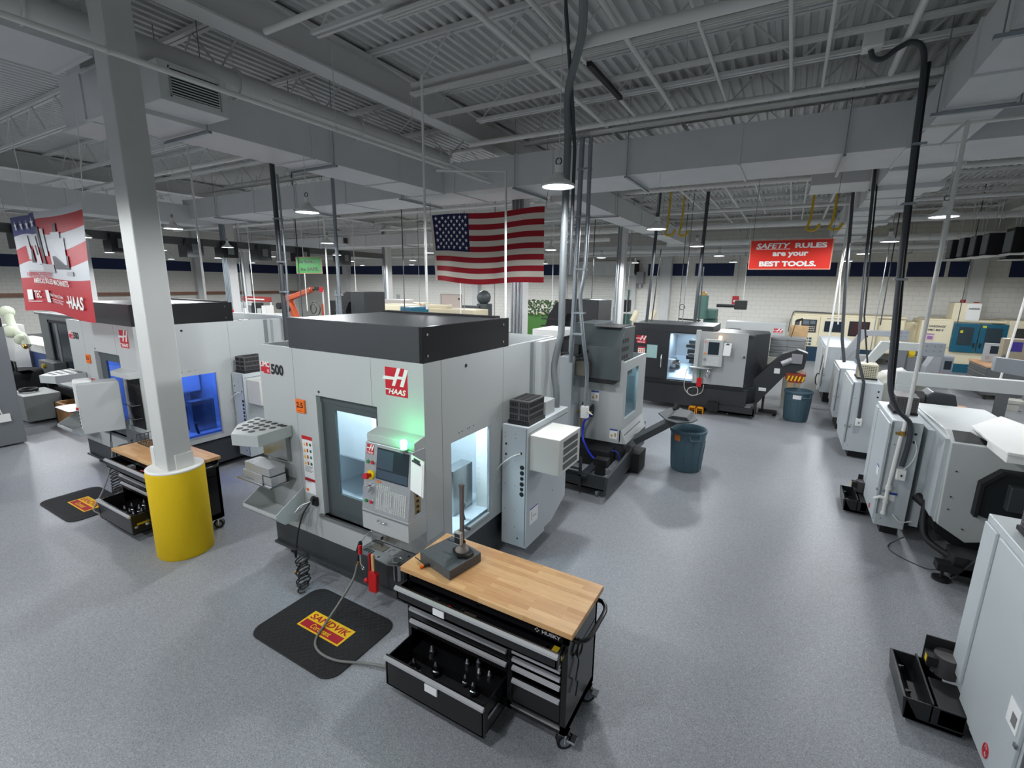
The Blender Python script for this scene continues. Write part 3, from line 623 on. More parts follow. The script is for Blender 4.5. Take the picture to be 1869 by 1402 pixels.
def control(root, x0, x1, yf, yb, z0, cloth=False, closed=True):
    """operator pod on the front of a machine; returns nothing"""
    part('control_box', G().box(x0, yf, z0, x1, yb, z0 + .19), LG, root, .004)
    part('control_drawer', G().box(x0 + .004, yf - .004, z0 + .165, x1 - .004, yf, z0 + .178), MG, root)
    t = part('drawer_handle', G().tube([(x0 + .2, yf, z0 + .125), (x0 + .2, yf - .02, z0 + .122), (x0 + .3, yf - .02, z0 + .122), (x0 + .3, yf, z0 + .125)], .005, 6), CHR, root)
    # tilted operator panel
    zt = z0 + .8; tilt = .085
    pan = G().prism([(yf, z0 + .19), (yb, z0 + .19), (yb, zt), (yf + tilt, zt)], x0, x1, 'x')
    pn = part('control_panel', pan, ALU, root, .003)
    nrm = Vector((0, -(zt - z0 - .19), -tilt * -1)).normalized(); vv = Vector((0, tilt, zt - z0 - .19)).normalized(); uu = Vector((1, 0, 0)); H = (Vector((0, tilt, zt - z0 - .19))).length; W = x1 - x0
    o = Vector((x0, yf, z0 + .19))
    q = lambda a, b, d=0: o + uu * (a * W) + vv * (b * H) + uu.cross(vv) * d
    def slab(g, a0, b0, a1, b1, d): 
        p = [q(a0, b0), q(a1, b0), q(a1, b1), q(a0, b1)]; p2 = [q(a0, b0, d), q(a1, b0, d), q(a1, b1, d), q(a0, b1, d)]
        g.add(p + p2, [(0, 1, 2, 3), (4, 5, 6, 7), (0, 1, 5, 4), (1, 2, 6, 5), (2, 3, 7, 6), (3, 0, 4, 7)])
    g = G(); slab(g, .27, .5, .94, .955, .003); part('screen', g, SCRN, pn)
    g = G(); slab(g, .28, .66, .62, .93, .0036); slab(g, .28, .52, .93, .64, .0036); part('screen_windows', g, mat('screen_glow', (52, 66, 78), .3, emit=(50, 64, 76), es=.35), pn)
    g = G()
    for r in range(13):
        for c in range(15 if r < 11 else 7):
            if 2 < r < 9 and c in (3, 8): continue
            a = .3 + c * .043; b = .06 + r * .029
            slab(g, a, b, a + .03, b + .015, .004)
    part('keypad', g, mat('key_grey', (205, 205, 203), .5), pn)
    g = G(); slab(g, .3, .45, .38, .475, .004); part('label_strip', g, ORG, pn)
    haas_logo(pn, q(.04, .83), uu, vv, .15 * W, .14 * H)
    for k, (a, b, m, r, L) in enumerate(((.1, .72, mat('button_green', (30, 130, 70), .4), .016, .02), (.2, .72, RED, .016, .02), (.11, .14, mat('button_green', (30, 130, 70), .4), .016, .02), (.22, .14, RED, .016, .02))):
        g = G().cyl(q(a, b), q(a, b, .012), .02); part('button_ring', g, CHR, pn); part('button', G().cyl(q(a, b, .012), q(a, b, L), r), m, pn)
    e = part('emergency_stop', G().cyl(q(.16, .53), q(.16, .53, .05), .016).cyl(q(.16, .53, .05), q(.16, .53, .075), .03, .026), RED, pn)
    part('stop_ring', G().cyl(q(.16, .53), q(.16, .53, .012), .042), mat('ring_yellow', (240, 200, 0), .4), pn)
    part('jog_wheel', G().cyl(q(.16, .33), q(.16, .33, .02), .048).cyl(q(.16, .33, .02), q(.16, .33, .06), .034), CHR, pn)
    # open side with connectors
    part('side_connectors', G().box(x1, yf + .09, z0 + .23, x1 + .004, yf + .16, z0 + .52), mat('connector_tan', (150, 130, 80), .5), pn)
    g = G()
    for k in range(6): g.cyl((x1 + .004, yf + .12, z0 + .25 + k * .05), (x1 + .012, yf + .12, z0 + .25 + k * .05), .014, n=10)
    part('side_socket', g, BKM, pn)
def umc(lab, near=True):
    t = thing('milling_machine', lab, 'machine', (-3.73, 4.3, 0))
    yf, xr, xl, yb = 3.006, -2.584, -4.87, 5.62
    part('base', G().box(xl + .04, yf + .02, .1, xr - .04, yb - .05, .53).box(xl + .02, yf, .13, xr - .3, yf + .02, .40).box(xl + .1, yf + .1, .06, xr - .15, yb - .2, .1).box(xl + .02, yf - .04, .12, xr - .25, yf + .02, .15), DG, t, .004)
    for a, b in ((xl + .2, yf + .12), (xr - .35, yf + .12), (xl + .2, yb - .3), (xr - .3, yb - .3)): part('levelling_foot', G().cyl((a, b, 0), (a, b, .02), .07).cyl((a, b, .02), (a, b, .1), .02), BKM, t)
    part('front_panel', G().holed('y', yf, yf + .035, (xl, .40, xr, 2.43), [(-3.98, .69, -3.14, 1.98)]), LG, t)
    part('door_jamb', G().box(-4.0, yf + .035, .66, -3.98, yf + .1, 2.0).box(-3.98, yf + .035, 1.98, -3.14, yf + .1, 2.0), LG, t)
    part('side_panel', G().holed('x', xr - .035, xr, (yf + .035, .53, yb - .03, 2.43), [(3.375, .61, 4.06, 1.627)]), LG, t)
    part('side_panel', G().box(xl, yf + .035, .40, xl + .03, yb, 2.43), LG, t)
    part('rear_panel', G().box(xl, yb - .03, .3, xr, yb, 2.43), LG, t)
    part('top_tray', G().box(xl + .03, yf + .03, 2.3, -4.34, 4.42, 2.32).box(xl + .03, 4.42, 1.9, xr - .03, yb - .03, 1.92).box(xl + .03, 4.4, 1.9, xr - .03, 4.42, 2.43), MG, t)
    part('top_motor', G().box(-4.1, 4.7, 1.92, -3.6, 5.2, 2.28).box(-3.3, 4.6, 1.92, -2.9, 5.3, 2.3).cyl((-3.1, 4.9, 2.3), (-3.1, 4.9, 2.4), .1), DG, t, .01)
    h = part('hood', G().box(-4.34, yf, 2.43, -2.62, 4.42, 2.73).box(-4.34, yf + .0, 2.73, -2.62, yf + .02, 2.735), DG, t, .004)
    part('hood_side', G().box(-2.62, yf, 2.43, xr, 4.42, 2.735), BK, h, .004)
    part('hood_rear_rail', G().box(-4.34, 4.32, 2.73, -2.7, 4.42, 2.75), BKM, h)
    g = G()
    for y in (yf + .06, 4.3):
        for z in (2.49, 2.67): g.cyl((xr, y, z), (xr + .006, y, z), .012, n=10)
    part('hood_bolt', g, CHR, h)
    g = G().box(-4.3, yf - .001, .4, -4.297, yf, 2.43).box(-3.2, yf - .001, 1.98, -3.197, yf, 2.43)
    for y in (3.246, 4.308): g.box(xr, y - .0015, .53, xr + .001, y + .0015, 2.43)
    part('seam', g, mat('seam_grey', (120, 124, 124), .6), t)  # panel seams drawn as thin grey strips
    part('corner_rib', G().box(xr - .002, 4.93, 1.6, xr + .012, 4.99, 2.42), MG, t)
    g = G().cyl((xr, 3.62, 2.33), (xr + .003, 3.62, 2.33), .018, n=12).cyl((-3.93, yf - .003, 2.02), (-3.93, yf, 2.02), .014, n=10)
    for y in (3.5, 3.55, 3.64, 3.67, 3.74): g.cyl((xr, y, 1.70 + (y - 3.6) * .05), (xr + .002, y, 1.70 + (y - 3.6) * .05), .006, n=8)
    part('panel_hole', g, BKM, t)
    # chamber
    c0, c1, d0, d1 = -4.55, xr - .04, yf + .12, 4.38
    g = G().box(c0 - .02, d0, .6, c0, d1, 2.35).box(c0, d1, .5, c1, d1 + .02, 2.35).box(c0, d0 - .0, 2.33, c1, d1, 2.35)
    g.box(c0, d0 - .02, 1.98, -3.98, d0, 2.35).box(-3.14, d0 - .02, .6, c1, d0, 2.35).box(c0, d0 - .02, .6, -3.98, d0, 2.0)
    part('chamber', g, CHW, t)
    part('chamber_floor', G().prism([(c0, .66), (-3.7, .56), (c1, .66), (c1, .5), (c0, .5)], d0, d1, 'y'), CHW, t)
    g = G()
    for k in range(7): g.box(-2.95 + k * .045, 4.33, 1.1, -2.93 + k * .045, 4.38, 2.2)
    part('way_cover', g, SS, t)
    part('column_cover', G().box(-4.5, 3.5, 1.12, -3.72, 4.36, 2.3), mat('column_white', (236, 238, 240), .45), t, .03)
    part('tool_arm', G().box(-3.7, 3.7, 1.3, -3.6, 3.8, 2.3).cyl((-3.65, 3.72, 1.32), (-3.35, 3.6, 1.32), .05).cyl((-3.4, 3.6, 1.2), (-3.4, 3.6, 1.4), .03), mat('arm_grey', (70, 80, 90), .4, .4), t)
    part('trunnion', G().cyl((-3.3, 3.9, .75), (-3.3, 3.9, .95), .2).box(-3.0, 3.75, .6, -2.85, 4.1, 1.15).box(-3.75, 3.75, .6, -3.6, 4.1, 1.15), SS, t)
    part('chip_hose', G().tube(spline([(-2.7, 3.75, .6), (-2.72, 3.72, .75), (-2.68, 3.7, .85)]), .02), BKM, t)
    l = bpy.data.lights.new('chamber_lamp', 'AREA'); l.shape = 'RECTANGLE'; l.size = 1.5; l.size_y = .15; l.energy = 40 if near else 22; l.color = (.86, .94, 1) if near else (.30, .50, 1)
    lo = bpy.data.objects.new('chamber_lamp', l); COL.objects.link(lo); lo.parent = t; lo.location = (-3.4 + 3.73, 3.3 - 4.3, 2.31); lo.rotation_euler = (radians(20), 0, 0)
    lo2 = lo.copy(); COL.objects.link(lo2); lo2.location = (-2.9 + 3.73, 4.0 - 4.3, 2.3); lo2.rotation_euler = (0, radians(-15), radians(90))
    # doors and panes
    d = part('door', G().holed('y', yf + .06, yf + .09, (-3.98, .69, -3.1, 1.98), [(-3.79, .94, -3.22, 1.84)]).box(-3.98, yf + .05, 1.9, -3.14, yf + .06, 1.98), DG2, t)
    part('door_pane', G().box(-3.79, yf + .07, .94, -3.22, yf + .075, 1.84), GL if near else GLB, d)
    part('side_window', G().box(xr - .02, 3.375, .61, xr - .015, 4.06, 1.627), GL if near else GLB, t)
    part('window_frame', G().box(xr - .03, 3.375, .61, xr + .006, 4.06, .635).box(xr - .03, 4.04, .61, xr - .002, 4.06, 1.627), ALU, t)
    if near: part('window_lining', G().box(xr - .2, 4.08, .6, xr - .04, 4.1, 1.7), WH, t)
    part('door_sill', G().box(-4.03, yf - .03, .655, -3.14, yf + .1, .69), SS, t, .003)
    part('door_slide', G().box(-3.14, yf + .04, .7, -3.13, yf + .07, 1.95), BK, t)
    part('apron', G().box(-3.285, yf - .012, .555, xr - .0, yf, .9).box(xr - .002, yf - .02, .555, xr + .004, yf + .235, .79), SS, t)
    # operator pod, hood over it, beacon
    if near: control(t, -3.135, xr, 2.765, yf, .9)
    else:
        part('recess_plate', G().box(-3.0, yf - .01, .92, -2.62, yf, 1.7), BKM, t)  # flat black plate stands in for the dark inside an opening
        part('recess_shelf', G().box(-3.0, yf - .12, 1.3, -2.64, yf - .01, 1.31).box(-3.0, yf - .12, 1.1, -2.64, yf - .01, 1.11), SS, t)
        part('lower_apron', G().box(-3.13, yf - .02, .86, xr, yf, .93), LG, t)
    part('pod_hood', G().prism([(2.84, 1.70), (yf, 1.70), (yf, 1.775), (2.87, 1.76)], -3.13, xr, 'x').prism([(2.765, 1.755), (yf - .001, 1.755), (yf - .001, 1.775), (2.765, 1.765)], -3.145, xr, 'x') if False else G().prism([(2.87, 1.70), (yf, 1.70), (yf, 1.80), (2.87, 1.77)], -3.14, xr, 'x'), LG, t, .003)
    if near:
        b = part('beacon', G().cyl((-2.665, 2.83, 1.72), (-2.665, 2.83, 1.765), .028).ball((-2.665, 2.83, 1.775), .034), mat('beacon_green', (120, 255, 170), .4, emit=(90, 255, 150), es=9), t)
        part('beacon_base', G().cyl((-2.665, 2.83, 1.69), (-2.665, 2.83, 1.72), .03), MG, t)
        l = bpy.data.lights.new('beacon_light', 'POINT'); l.energy = 2.2; l.color = (.1, 1, .35); l.shadow_soft_size = .03
        lo = bpy.data.objects.new('beacon_light', l); COL.objects.link(lo); lo.parent = t; lo.location = (-2.70 + 3.73, 2.78 - 4.3, 1.85)
    # markings
    haas_logo(t, (-3.02, yf, 2.112), X_, Z_, .26, .255, 'maker_logo')
    g = G().mt(0); g.box(-4.845, yf - .002, 2.135, -4.695, yf, 2.24)
    g.mt(1); lettering(g, 'UMC', (-4.845, yf, 2.19), X_, Z_, .15, .06, bold=.03, d=.003)
    g.mt(0); g.box(-4.80, yf - .0025, 2.12, -4.69, yf, 2.185); g.mt(1); lettering(g, 'SS', (-4.74, yf, 2.135), X_, Z_, .04, .03, bold=.02, d=.004)
    g.mt(2); lettering(g, '500', (-4.67, yf, 2.12), X_, Z_, .21, .115, bold=.045, d=.003)
    part('model_lettering', g, [LRED, WH, BKM], t)
    part('notice_box', G().box(-4.285, yf - .02, 1.765, -4.15, yf, 1.905), ORG, t, .004)
    g = G()
    lettering(g, '2.5', (-4.265, yf - .02, 1.82), X_, Z_, .1, .06, bold=.03, d=.002); g.box(-4.24, yf - .023, 1.785, -4.18, yf - .021, 1.79)
    part('notice_print', g, BKM, t)
    g = G().mt(0); g.box(-4.25, yf - .002, .88, -4.09, yf, 1.52)
    g.mt(1); g.box(-4.25, yf - .004, 1.48, -4.09, yf - .002, 1.52); g.box(-4.25, yf - .004, 1.02, -4.09, yf - .002, 1.05)
    for k in range(4):
        z = 1.43 - k * .07
        g.mt(2); g.prism([(-4.235, z - .02), (-4.2, z - .02), (-4.2175, z + .02)], yf - .004, yf - .002, 'y')
        g.mt(1); g.box(-4.185, yf - .004, z - .018, -4.165, yf - .002, z + .018)
        g.mt(3); g.cyl((-4.125, yf - .004, z), (-4.125, yf - .002, z), .017, n=10)
    g.mt(4)
    for k in range(9): g.box(-4.235, yf - .004, 1.18 - k * .014 - (.06 if k > 4 else 0), -4.11 - .02 * (k % 3), yf - .002, 1.184 - k * .014 - (.06 if k > 4 else 0))
    g.mt(5); g.box(-4.24, yf - .004, .9, -4.2, yf - .002, .93)
    part('warning_label', g, [PAPER, RED, mat('warn_yellow', (230, 200, 20), .5), mat('warn_green', (10, 120, 70), .5), mat('print_line', (120, 120, 120), .6), ORG], t)
    part('air_outlet', G().box(-4.14, yf - .03, .77, -4.06, yf, .86).cyl((-4.1, yf - .03, .83), (-4.1, yf - .06, .85), .02), BKM, t)
    # tool holder shelf
    s = part('holder_shelf', G().prism([(-5.0, 3.0), (-4.4, 3.0), (-4.36, 2.6), (-4.64, 2.5), (-4.9, 2.72)], 1.48, 1.6, 'z'), LG, t, .004)
    g = G()
    for r, (y, xs) in enumerate(((2.94, (-4.90, -4.80, -4.70, -4.60, -4.50, -4.44)), (2.84, (-4.86, -4.765, -4.67, -4.58, -4.48)), (2.745, (-4.80, -4.705, -4.61, -4.51)), (2.65, (-4.74, -4.645, -4.54)))):
        for x in xs: g.cyl((x, y, 1.6), (x, y, 1.602), .034, n=14)
    part('holder_hole', g, BKM, s)
    part('shelf_bracket', G().box(-4.86, 2.95, 1.2, -4.45, 3.003, 1.48), SS, t)
    part('block_shelf', G().box(-4.99, 2.7, .985, -4.4, 3.003, 1.0), SS, t)
    if near:
        g = G(); y0 = 2.66
        g.prism([(2.66, .70), (2.66, .74), (3.0, .93), (3.0, .60), (2.75, .60)], -4.86, -4.85, 'x').prism([(2.66, .70), (2.66, .74), (3.0, .93), (3.0, .60), (2.75, .60)], -4.29, -4.28, 'x')
        g.box(-4.85, 2.75, .6, -4.29, 3.0, .61); g.prism([(2.66, .70), (2.66, .74), (2.668, .74), (2.76, .61), (2.75, .6)], -4.85, -4.29, 'x')
        part('chip_bin', g, LG, t)
    else:
        part('chip_bin', G().prism([(2.66, .70), (2.66, .74), (3.0, .93), (3.0, .60), (2.75, .60)], -4.86, -4.85, 'x').box(-4.85, 2.75, .6, -4.29, 3.0, .61).prism([(2.66, .70), (2.66, .74), (2.668, .74), (2.76, .61), (2.75, .6)], -4.85, -4.29, 'x'), LG, t)
    # electrical cabinet on the side
    cb = part('electrical_cabinet', G().prism([(4.28, .17), (4.75, .17), (4.75, .22), (4.95, .22), (5.35, .4), (5.35, 1.59), (4.28, 1.59)], -2.57, -2.25, 'x'), LG2, t, .005)
    part('cabinet_door_edge', G().box(-2.272, 4.276, .2, -2.268, 4.28, 1.57).box(-2.25, 4.3, 1.52, -2.246, 5.33, 1.525), DG, cb)
    g = G()
    for z, r in ((1.13, .026), (1.065, .026), (1.0, .022), (.935, .026), (.875, .022), (.815, .027)): g.cyl((-2.315, 4.277, z), (-2.315, 4.28, z), r, n=16)
    g.cyl((-2.33, 4.277, 1.29), (-2.33, 4.28, 1.29), .014, n=10).cyl((-2.52, 4.277, 1.37), (-2.52, 4.28, 1.37), .013, n=10).cyl((-2.52, 4.277, 1.25), (-2.52, 4.28, 1.25), .013, n=10).cyl((-2.36, 4.277, .27), (-2.36, 4.28, .27), .01, n=10)
    part('knockout', g, BKM, cb)
    g = G()
    for z in (1.5, 1.45, 1.2, .9, .6, .4): g.cyl((-2.53, 4.275, z), (-2.53, 4.28, z), .006, n=6).cyl((-2.4, 4.275, z), (-2.4, 4.28, z), .005, n=6)
    g.cyl((-2.25, 4.95, .62), (-2.246, 4.95, .62), .008, n=8)
    part('cabinet_screw', g, MG, cb)
    part('cable_loop', G().tube(spline([(-2.33, 4.27, 1.29), (-2.42, 4.22, 1.25), (-2.55, 4.2, 1.13), (-2.6, 4.22, 1.02), (-2.58, 4.25, .92)]), .006, 6), WHP, cb)
    g = G().mt(0); g.box(-2.25, 4.36, .42, -2.247, 4.56, .62); g.mt(1); g.box(-2.247, 4.36, .605, -2.246, 4.56, .62); g.mt(2); g.box(-2.247, 4.4, .47, -2.246, 4.41, .57).box(-2.247, 4.43, .5, -2.246, 4.52, .51)
    part('cabinet_label', g, [PAPER, mat('label_violet', (60, 50, 150), .5), MG], cb)
    ac = part('cooling_unit', G().box(-2.25, 4.33, 1.10, -1.9, 4.9, 1.5), mat('unit_coat', (214, 214, 208), .45), t, .006)
    g = G()
    for k in range(4):
        for j in range(26): g.box(-1.9, 4.43 + j * .0155, 1.135 + k * .085, -1.898, 4.44 + j * .0155, 1.2 + k * .085)
    part('unit_grille', g, mat('grille_dark', (110, 112, 110), .6), ac)
    tr = part('transformer', G().box(-2.52, 4.34, 1.63, -2.28, 4.72, 1.86), mat('cage_steel', (98, 96, 98), .4, .5), t, .006)
    g = G()
    for k in range(3):
        for j in range(11):
            if j == 5: continue
            g.box(-2.512 + j * .021, 4.337, 1.645 + k * .072, -2.5 + j * .021, 4.34, 1.695 + k * .072)
    part('cage_grille', g, BKM, tr); g = G(); h = G()
    for k in range(3):
        for j in range(16): g.box(-2.28, 4.36 + j * .021, 1.645 + k * .072, -2.277, 4.372 + j * .021, 1.695 + k * .072)
        for j in range(9): h.box(-2.5 + k * .075, 4.37 + j * .036, 1.86, -2.44 + k * .075, 4.395 + j * .036, 1.862)
    part('cage_grille', g, BKM, tr); part('cage_grille', h, BKM, tr)
    part('transformer_foot', G().box(-2.53, 4.33, 1.59, -2.27, 4.73, 1.63), BKM, tr)
    part('rear_box', G().box(-2.5, 4.8, 1.59, -2.3, 5.05, 1.76), LG, t, .004)
    part('side_rail', G().box(-2.584, 5.05, .0 + .3, -2.5, 5.62, 2.42), LG, t, .004)
    return t
U1 = umc('big light grey milling machine with lit door window and green beacon, behind the tool chest')
U2 = umc('light grey milling machine with blue lit windows behind the steel column', False)
U2.location.x -= 5.3; U2.location.y += .08

def clipboard(lab, o, u, v, w=.18, h=.3):
    o = Vector(o); u = Vector(u).normalized(); v = Vector(v).normalized(); n = u.cross(v)
    t = thing('clipboard', lab, 'clipboard', tuple(o)); 
    def sl(g, a0, b0, a1, b1, d0, d1):
        p = [o + u * a + v * b + n * d for d in (d0, d1) for a, b in ((a0, b0), (a1, b0), (a1, b1), (a0, b1))]; g.add(p, [(0, 3, 2, 1), (4, 5, 6, 7), (0, 1, 5, 4), (1, 2, 6, 5), (2, 3, 7, 6), (3, 0, 4, 7)]); return g
    part('board', sl(G(), 0, 0, w, h, 0, .006), WH, t, .002); part('sheet', sl(G(), .01, .006, w - .02, h - .03, .006, .01), PAPER, t)
    part('clip', sl(sl(G(), .03, h - .045, w - .04, h - .03, .01, .018), .05, h - .03, w - .06, h - .01, .008, .014), DG, t)
clipboard('white clipboard with paper sheet hung on the side of the control pod', (-2.575, 2.80, 1.385), (.9, -.25, -.05), (-.05, .14, 1), .19, .30)

# aluminium blocks on the machine shelf
k = 0
for (x0, x1, y0, y1, z0, z1, lab) in ((-4.93, -4.72, 2.74, 2.93, 1.0, 1.09, 'rear lower'), (-4.71, -4.56, 2.72, 2.9, 1.0, 1.1, 'front lower'), (-4.555, -4.42, 2.73, 2.9, 1.0, 1.09, 'outer lower'), (-4.9, -4.7, 2.75, 2.93, 1.09, 1.18, 'rear upper'), (-4.69, -4.44, 2.73, 2.91, 1.1, 1.19, 'front upper')):
    single('aluminium_block', G().box(x0, y0, z0, x1, y1, z1), ALU, lab.capitalize() + ' aluminium billet in the small pile on the stainless side shelf', 'metal block', 'aluminium billets on the side shelf', .003)

# ---------------------------------------------------------------- stainless utensil tray on the pod front and its brushes
t = thing('tool_tray', 'pierced stainless tray with cups below the control pod', 'tray', (-2.97, 2.85, .6))
part('tray_plate', G().prism([(-3.24, 2.99), (-3.24, 2.84), (-3.16, 2.76), (-2.84, 2.74), (-2.74, 2.78), (-2.7, 2.86), (-2.7, 2.99)], .622, .632, 'z'), SS, t, .001)
part('tray_bowl', G().box(-3.19, 2.86, .56, -3.0, 2.97, .634), mat('bowl_inner', (120, 115, 105), .2, .9), t, .01)
part('tray_cup', G().lathe([(.02, .55), (.045, .56), (.05, .634), (.044, .634), (.03, .57)], (-2.92, 2.91)), CHR, t)
part('tray_cup', G().lathe([(.005, .44), (.04, .44), (.045, .634), (.05, .636), (.04, .636), (.036, .45)], (-2.80, 2.84)), CHR, t)
g = G()
for x in (-3.19, -3.16, -3.13, -3.10): g.prism([(x, 2.8), (x + .014, 2.8), (x + .02, 2.845), (x + .006, 2.845)], .632, .634, 'z')
g.box(-2.99, 2.775, .632, -2.975, 2.8, .634).box(-2.76, 2.93, .632, -2.74, 2.95, .634)
part('tray_slot', g, BKM, t)
def brush(name, lab, x, y, z, m1, m2, w, L):
    w *= 1.15; t = thing(name, lab, 'brush', (x, y, z - L), 'tools hanging at the utensil tray')
    part('handle', G().box(x - w * .16, y - .01, z - L * .45, x + w * .16, y + .01, z), m2, t, .005)
    part('bristles', G().prism([(x - w / 2, z - L), (x + w / 2 - .01, z - L * .98), (x + w / 2, z - L * .5), (x - .01, z - L * .42), (x - w / 2, z - L * .5)], y - .022, y + .02, 'y'), m1, t, .006)
    return t
brush('hand_brush', 'red bench brush with wooden handle hung at the tray', -3.0, 2.735, .68, RED, mat('pine_handle', (206, 160, 110), .5), .09, .38)
t = thing('spray_gun', 'long red grabber tool hung behind the bench brush', 'tool', (-3.07, 2.74, .3), 'tools hanging at the utensil tray')
part('shaft', G().box(-3.08, 2.745, .33, -3.05, 2.77, .66), mat('dark_red', (150, 14, 24), .4), t, .006); part('knob', G().ball((-3.1, 2.74, .38), .026), RED, t)
t = thing('screwdriver', 'small red handled wrench hung at the tray end', 'tool', (-3.2, 2.76, .5), 'tools hanging at the utensil tray')
part('handle', G().cyl((-3.2, 2.77, .69), (-3.19, 2.76, .61), .018), RED, t); part('shank', G().tube([(-3.19, 2.76, .61), (-3.185, 2.755, .53), (-3.16, 2.75, .5)], .008), CHR, t); part('ring', G().tube(arc((-3.15, 2.75, .485), .016, 0, 360, 10)[:-1], .006, 6, True), CHR, t)
t = thing('spray_gun', 'black air blow gun with chrome nozzle leaning at the door sill', 'air gun', (-3.25, 2.9, .5), 'air guns')
part('body', G().tube([(-3.26, 2.82, .66), (-3.28, 2.83, .58), (-3.29, 2.82, .48)], .016).prism([(-3.3, .58), (-3.24, .56), (-3.23, .68), (-3.25, .7)], 2.80, 2.83, 'y'), BKM, t, .003)
part('nozzle', G().tube([(-3.25, 2.83, .68), (-3.22, 2.86, .74), (-3.19, 2.93, .78)], .006, 6), CHR, t); part('coupler', G().cyl((-3.29, 2.82, .47), (-3.295, 2.815, .43), .011), BRASS, t)
single('air_hose', G().tube(spline([(-3.295, 2.81, .44), (-3.31, 2.76, .3), (-3.33, 2.6, .14), (-3.32, 2.42, .035), (-3.24, 2.26, .022), (-3.1, 2.19, .022), (-2.9, 2.2, .024), (-2.68, 2.3, .022), (-2.5, 2.36, .025)], 8), .011, 8), mat('hose_grey', (120, 122, 116), .5), 'long grey air hose crossing the near black mat to the tool chest', 'hose')
t = thing('air_hose', 'coiled black air hose hanging at the machine front, coil lying on the floor', 'hose', (-4.3, 2.7, 0))
pts = [(-4.1, 2.93, .82), (-4.14, 2.86, .7), (-4.2, 2.82, .45), (-4.22, 2.8, .22), (-4.2, 2.78, .32), (-4.1, 2.78, .36), (-4.0, 2.77, .33)]
part('lead', G().tube(spline(pts), .008, 7), BKM, t)
g = G(); cp = []
for i in range(150):
    a = i * .46; f = i / 149; R = .065 + .014 * sin(i * .13); cp.append((-4.06 + .13 * f + R * cos(a), 2.76 - .10 * f + R * sin(a) * .8, max(.012, .30 - .27 * f + .035 * sin(a + 1) * (1 - .3 * f))))
part('coil', g.tube(cp, .0075, 6), BKM, t)
part('coupler', G().cyl((-4.16, 2.72, .1), (-4.13, 2.75, .13), .012), BRASS, t)
part('splitter', G().tube([(-4.1, 2.95, .83), (-4.17, 2.9, .78), (-4.22, 2.86, .72)], .012).tube([(-4.1, 2.95, .83), (-4.16, 2.86, .8), (-4.2, 2.82, .73)], .01), ALU, t)

# ---------------------------------------------------------------- mats
def floor_mat_obj(lab, x0, x1, y0, y1, lx0, lx1, ly0, ly1):
    t = thing('floor_mat', lab, 'mat', ((x0 + x1) / 2, (y0 + y1) / 2, 0)); r = .13
    P = [(x1 - r + r * cos(a), y1 - r + r * sin(a)) for a in [k * pi / 12 for k in range(7)]] + [(x0 + r - r * sin(a), y1 - r + r * cos(a)) for a in [k * pi / 12 for k in range(7)]] + [(x0 + r - r * cos(a), y0 + r - r * sin(a)) for a in [k * pi / 12 for k in range(7)]] + [(x1 - r + r * sin(a), y0 + r - r * cos(a)) for a in [k * pi / 12 for k in range(7)]]
    cx_, cy_ = (x0 + x1) / 2, (y0 + y1) / 2
    part('pad', G().prism([((p[0] - cx_) * 1 + cx_, (p[1] - cy_) * 1 + cy_) for p in P], 0, .012, 'z'), RUB, t, .006)
    g = G(); n = 30
    for i in range(n + 1):
        for s in (1, -1):
            a = x0 - (y1 - y0) + (x1 - x0 + y1 - y0) * i / n
            q0 = [a, y0] if s > 0 else [a, y1]; L = y1 - y0
            xa, xb = a, a + L; t0 = max(0, (x0 + .05 - xa) / L); t1 = min(1, (x1 - .05 - xa) / L)
            if t1 - t0 < .08: continue
            ya = (y0 + t0 * L if s > 0 else y1 - t0 * L); yb2 = (y0 + t1 * L if s > 0 else y1 - t1 * L)
            t0 += .04; t1 -= .04
            ya = (y0 + t0 * L if s > 0 else y1 - t0 * L); yb2 = (y0 + t1 * L if s > 0 else y1 - t1 * L)
            p, q = Vector((xa + t0 * L, ya, 0)), Vector((xa + t1 * L, yb2, 0)); d = (q - p).normalized().cross(Vector((0, 0, 1))) * .0025
            g.add([(p + d)[:2] + (.0121,), (q + d)[:2] + (.0121,), (q - d)[:2] + (.0121,), (p - d)[:2] + (.0121,), tuple(p[:2]) + (.0145,), tuple(q[:2]) + (.0145,)], [(0, 1, 5, 4), (2, 3, 4, 5), (0, 4, 3), (1, 2, 5)])
    part('tread_pattern', g, mat('mat_ridge', (44, 44, 46), .7), t)
    W = lx1 - lx0; H = ly1 - ly0; z = .0152
    g = G().mt(0); g.box(lx0, ly0, .0125, lx1, ly1, z)
    g.mt(1); g.box(lx0 + .02, ly0 + .015, z, lx1 - .02, ly0 + .47 * H, z + .0006)
    lettering(g, 'SANDVIK', (lx0 + .05 * W, ly0 + .56 * H, z), X_, Y_, .9 * W, .33 * H, bold=.02, shear=.12, d=.0012)
    g.mt(0); lettering(g, 'Coromant', (lx0 + .25 * W, ly0 + .14 * H, z), X_, Y_, .46 * W, .27 * H, bold=.015, shear=.12, d=.0018)
    part('printed_logo', g, [mat('mat_yellow', (246, 196, 16), .6), mat('mat_red', (176, 20, 40), .6)], t)
floor_mat_obj('black anti-fatigue mat with yellow and red logo before the big milling machine', -3.86, -2.78, 2.02, 2.8, -3.57, -3.03, 2.315, 2.52)
floor_mat_obj('black anti-fatigue mat with yellow and red logo beyond the yellow column guard', -8.78, -7.66, 2.0, 2.68, -8.42, -7.88, 2.22, 2.45)

# ---------------------------------------------------------------- column guard
t = thing('column_guard', 'bright yellow padded round guard wrapped on the steel column foot', 'guard', (-5.79, 2.47, 0))
part('pad', G().lathe([(.272, .0), (.282, .02), (.282, 1.0), (.272, 1.02)], (-5.79, 2.47), 48), YEL, t)
part('rim', G().lathe([(.272, 1.02), (.28, 1.035), (.25, 1.045), (.2, 1.035), (.1, 1.03)], (-5.79, 2.47), 40), WH, t)

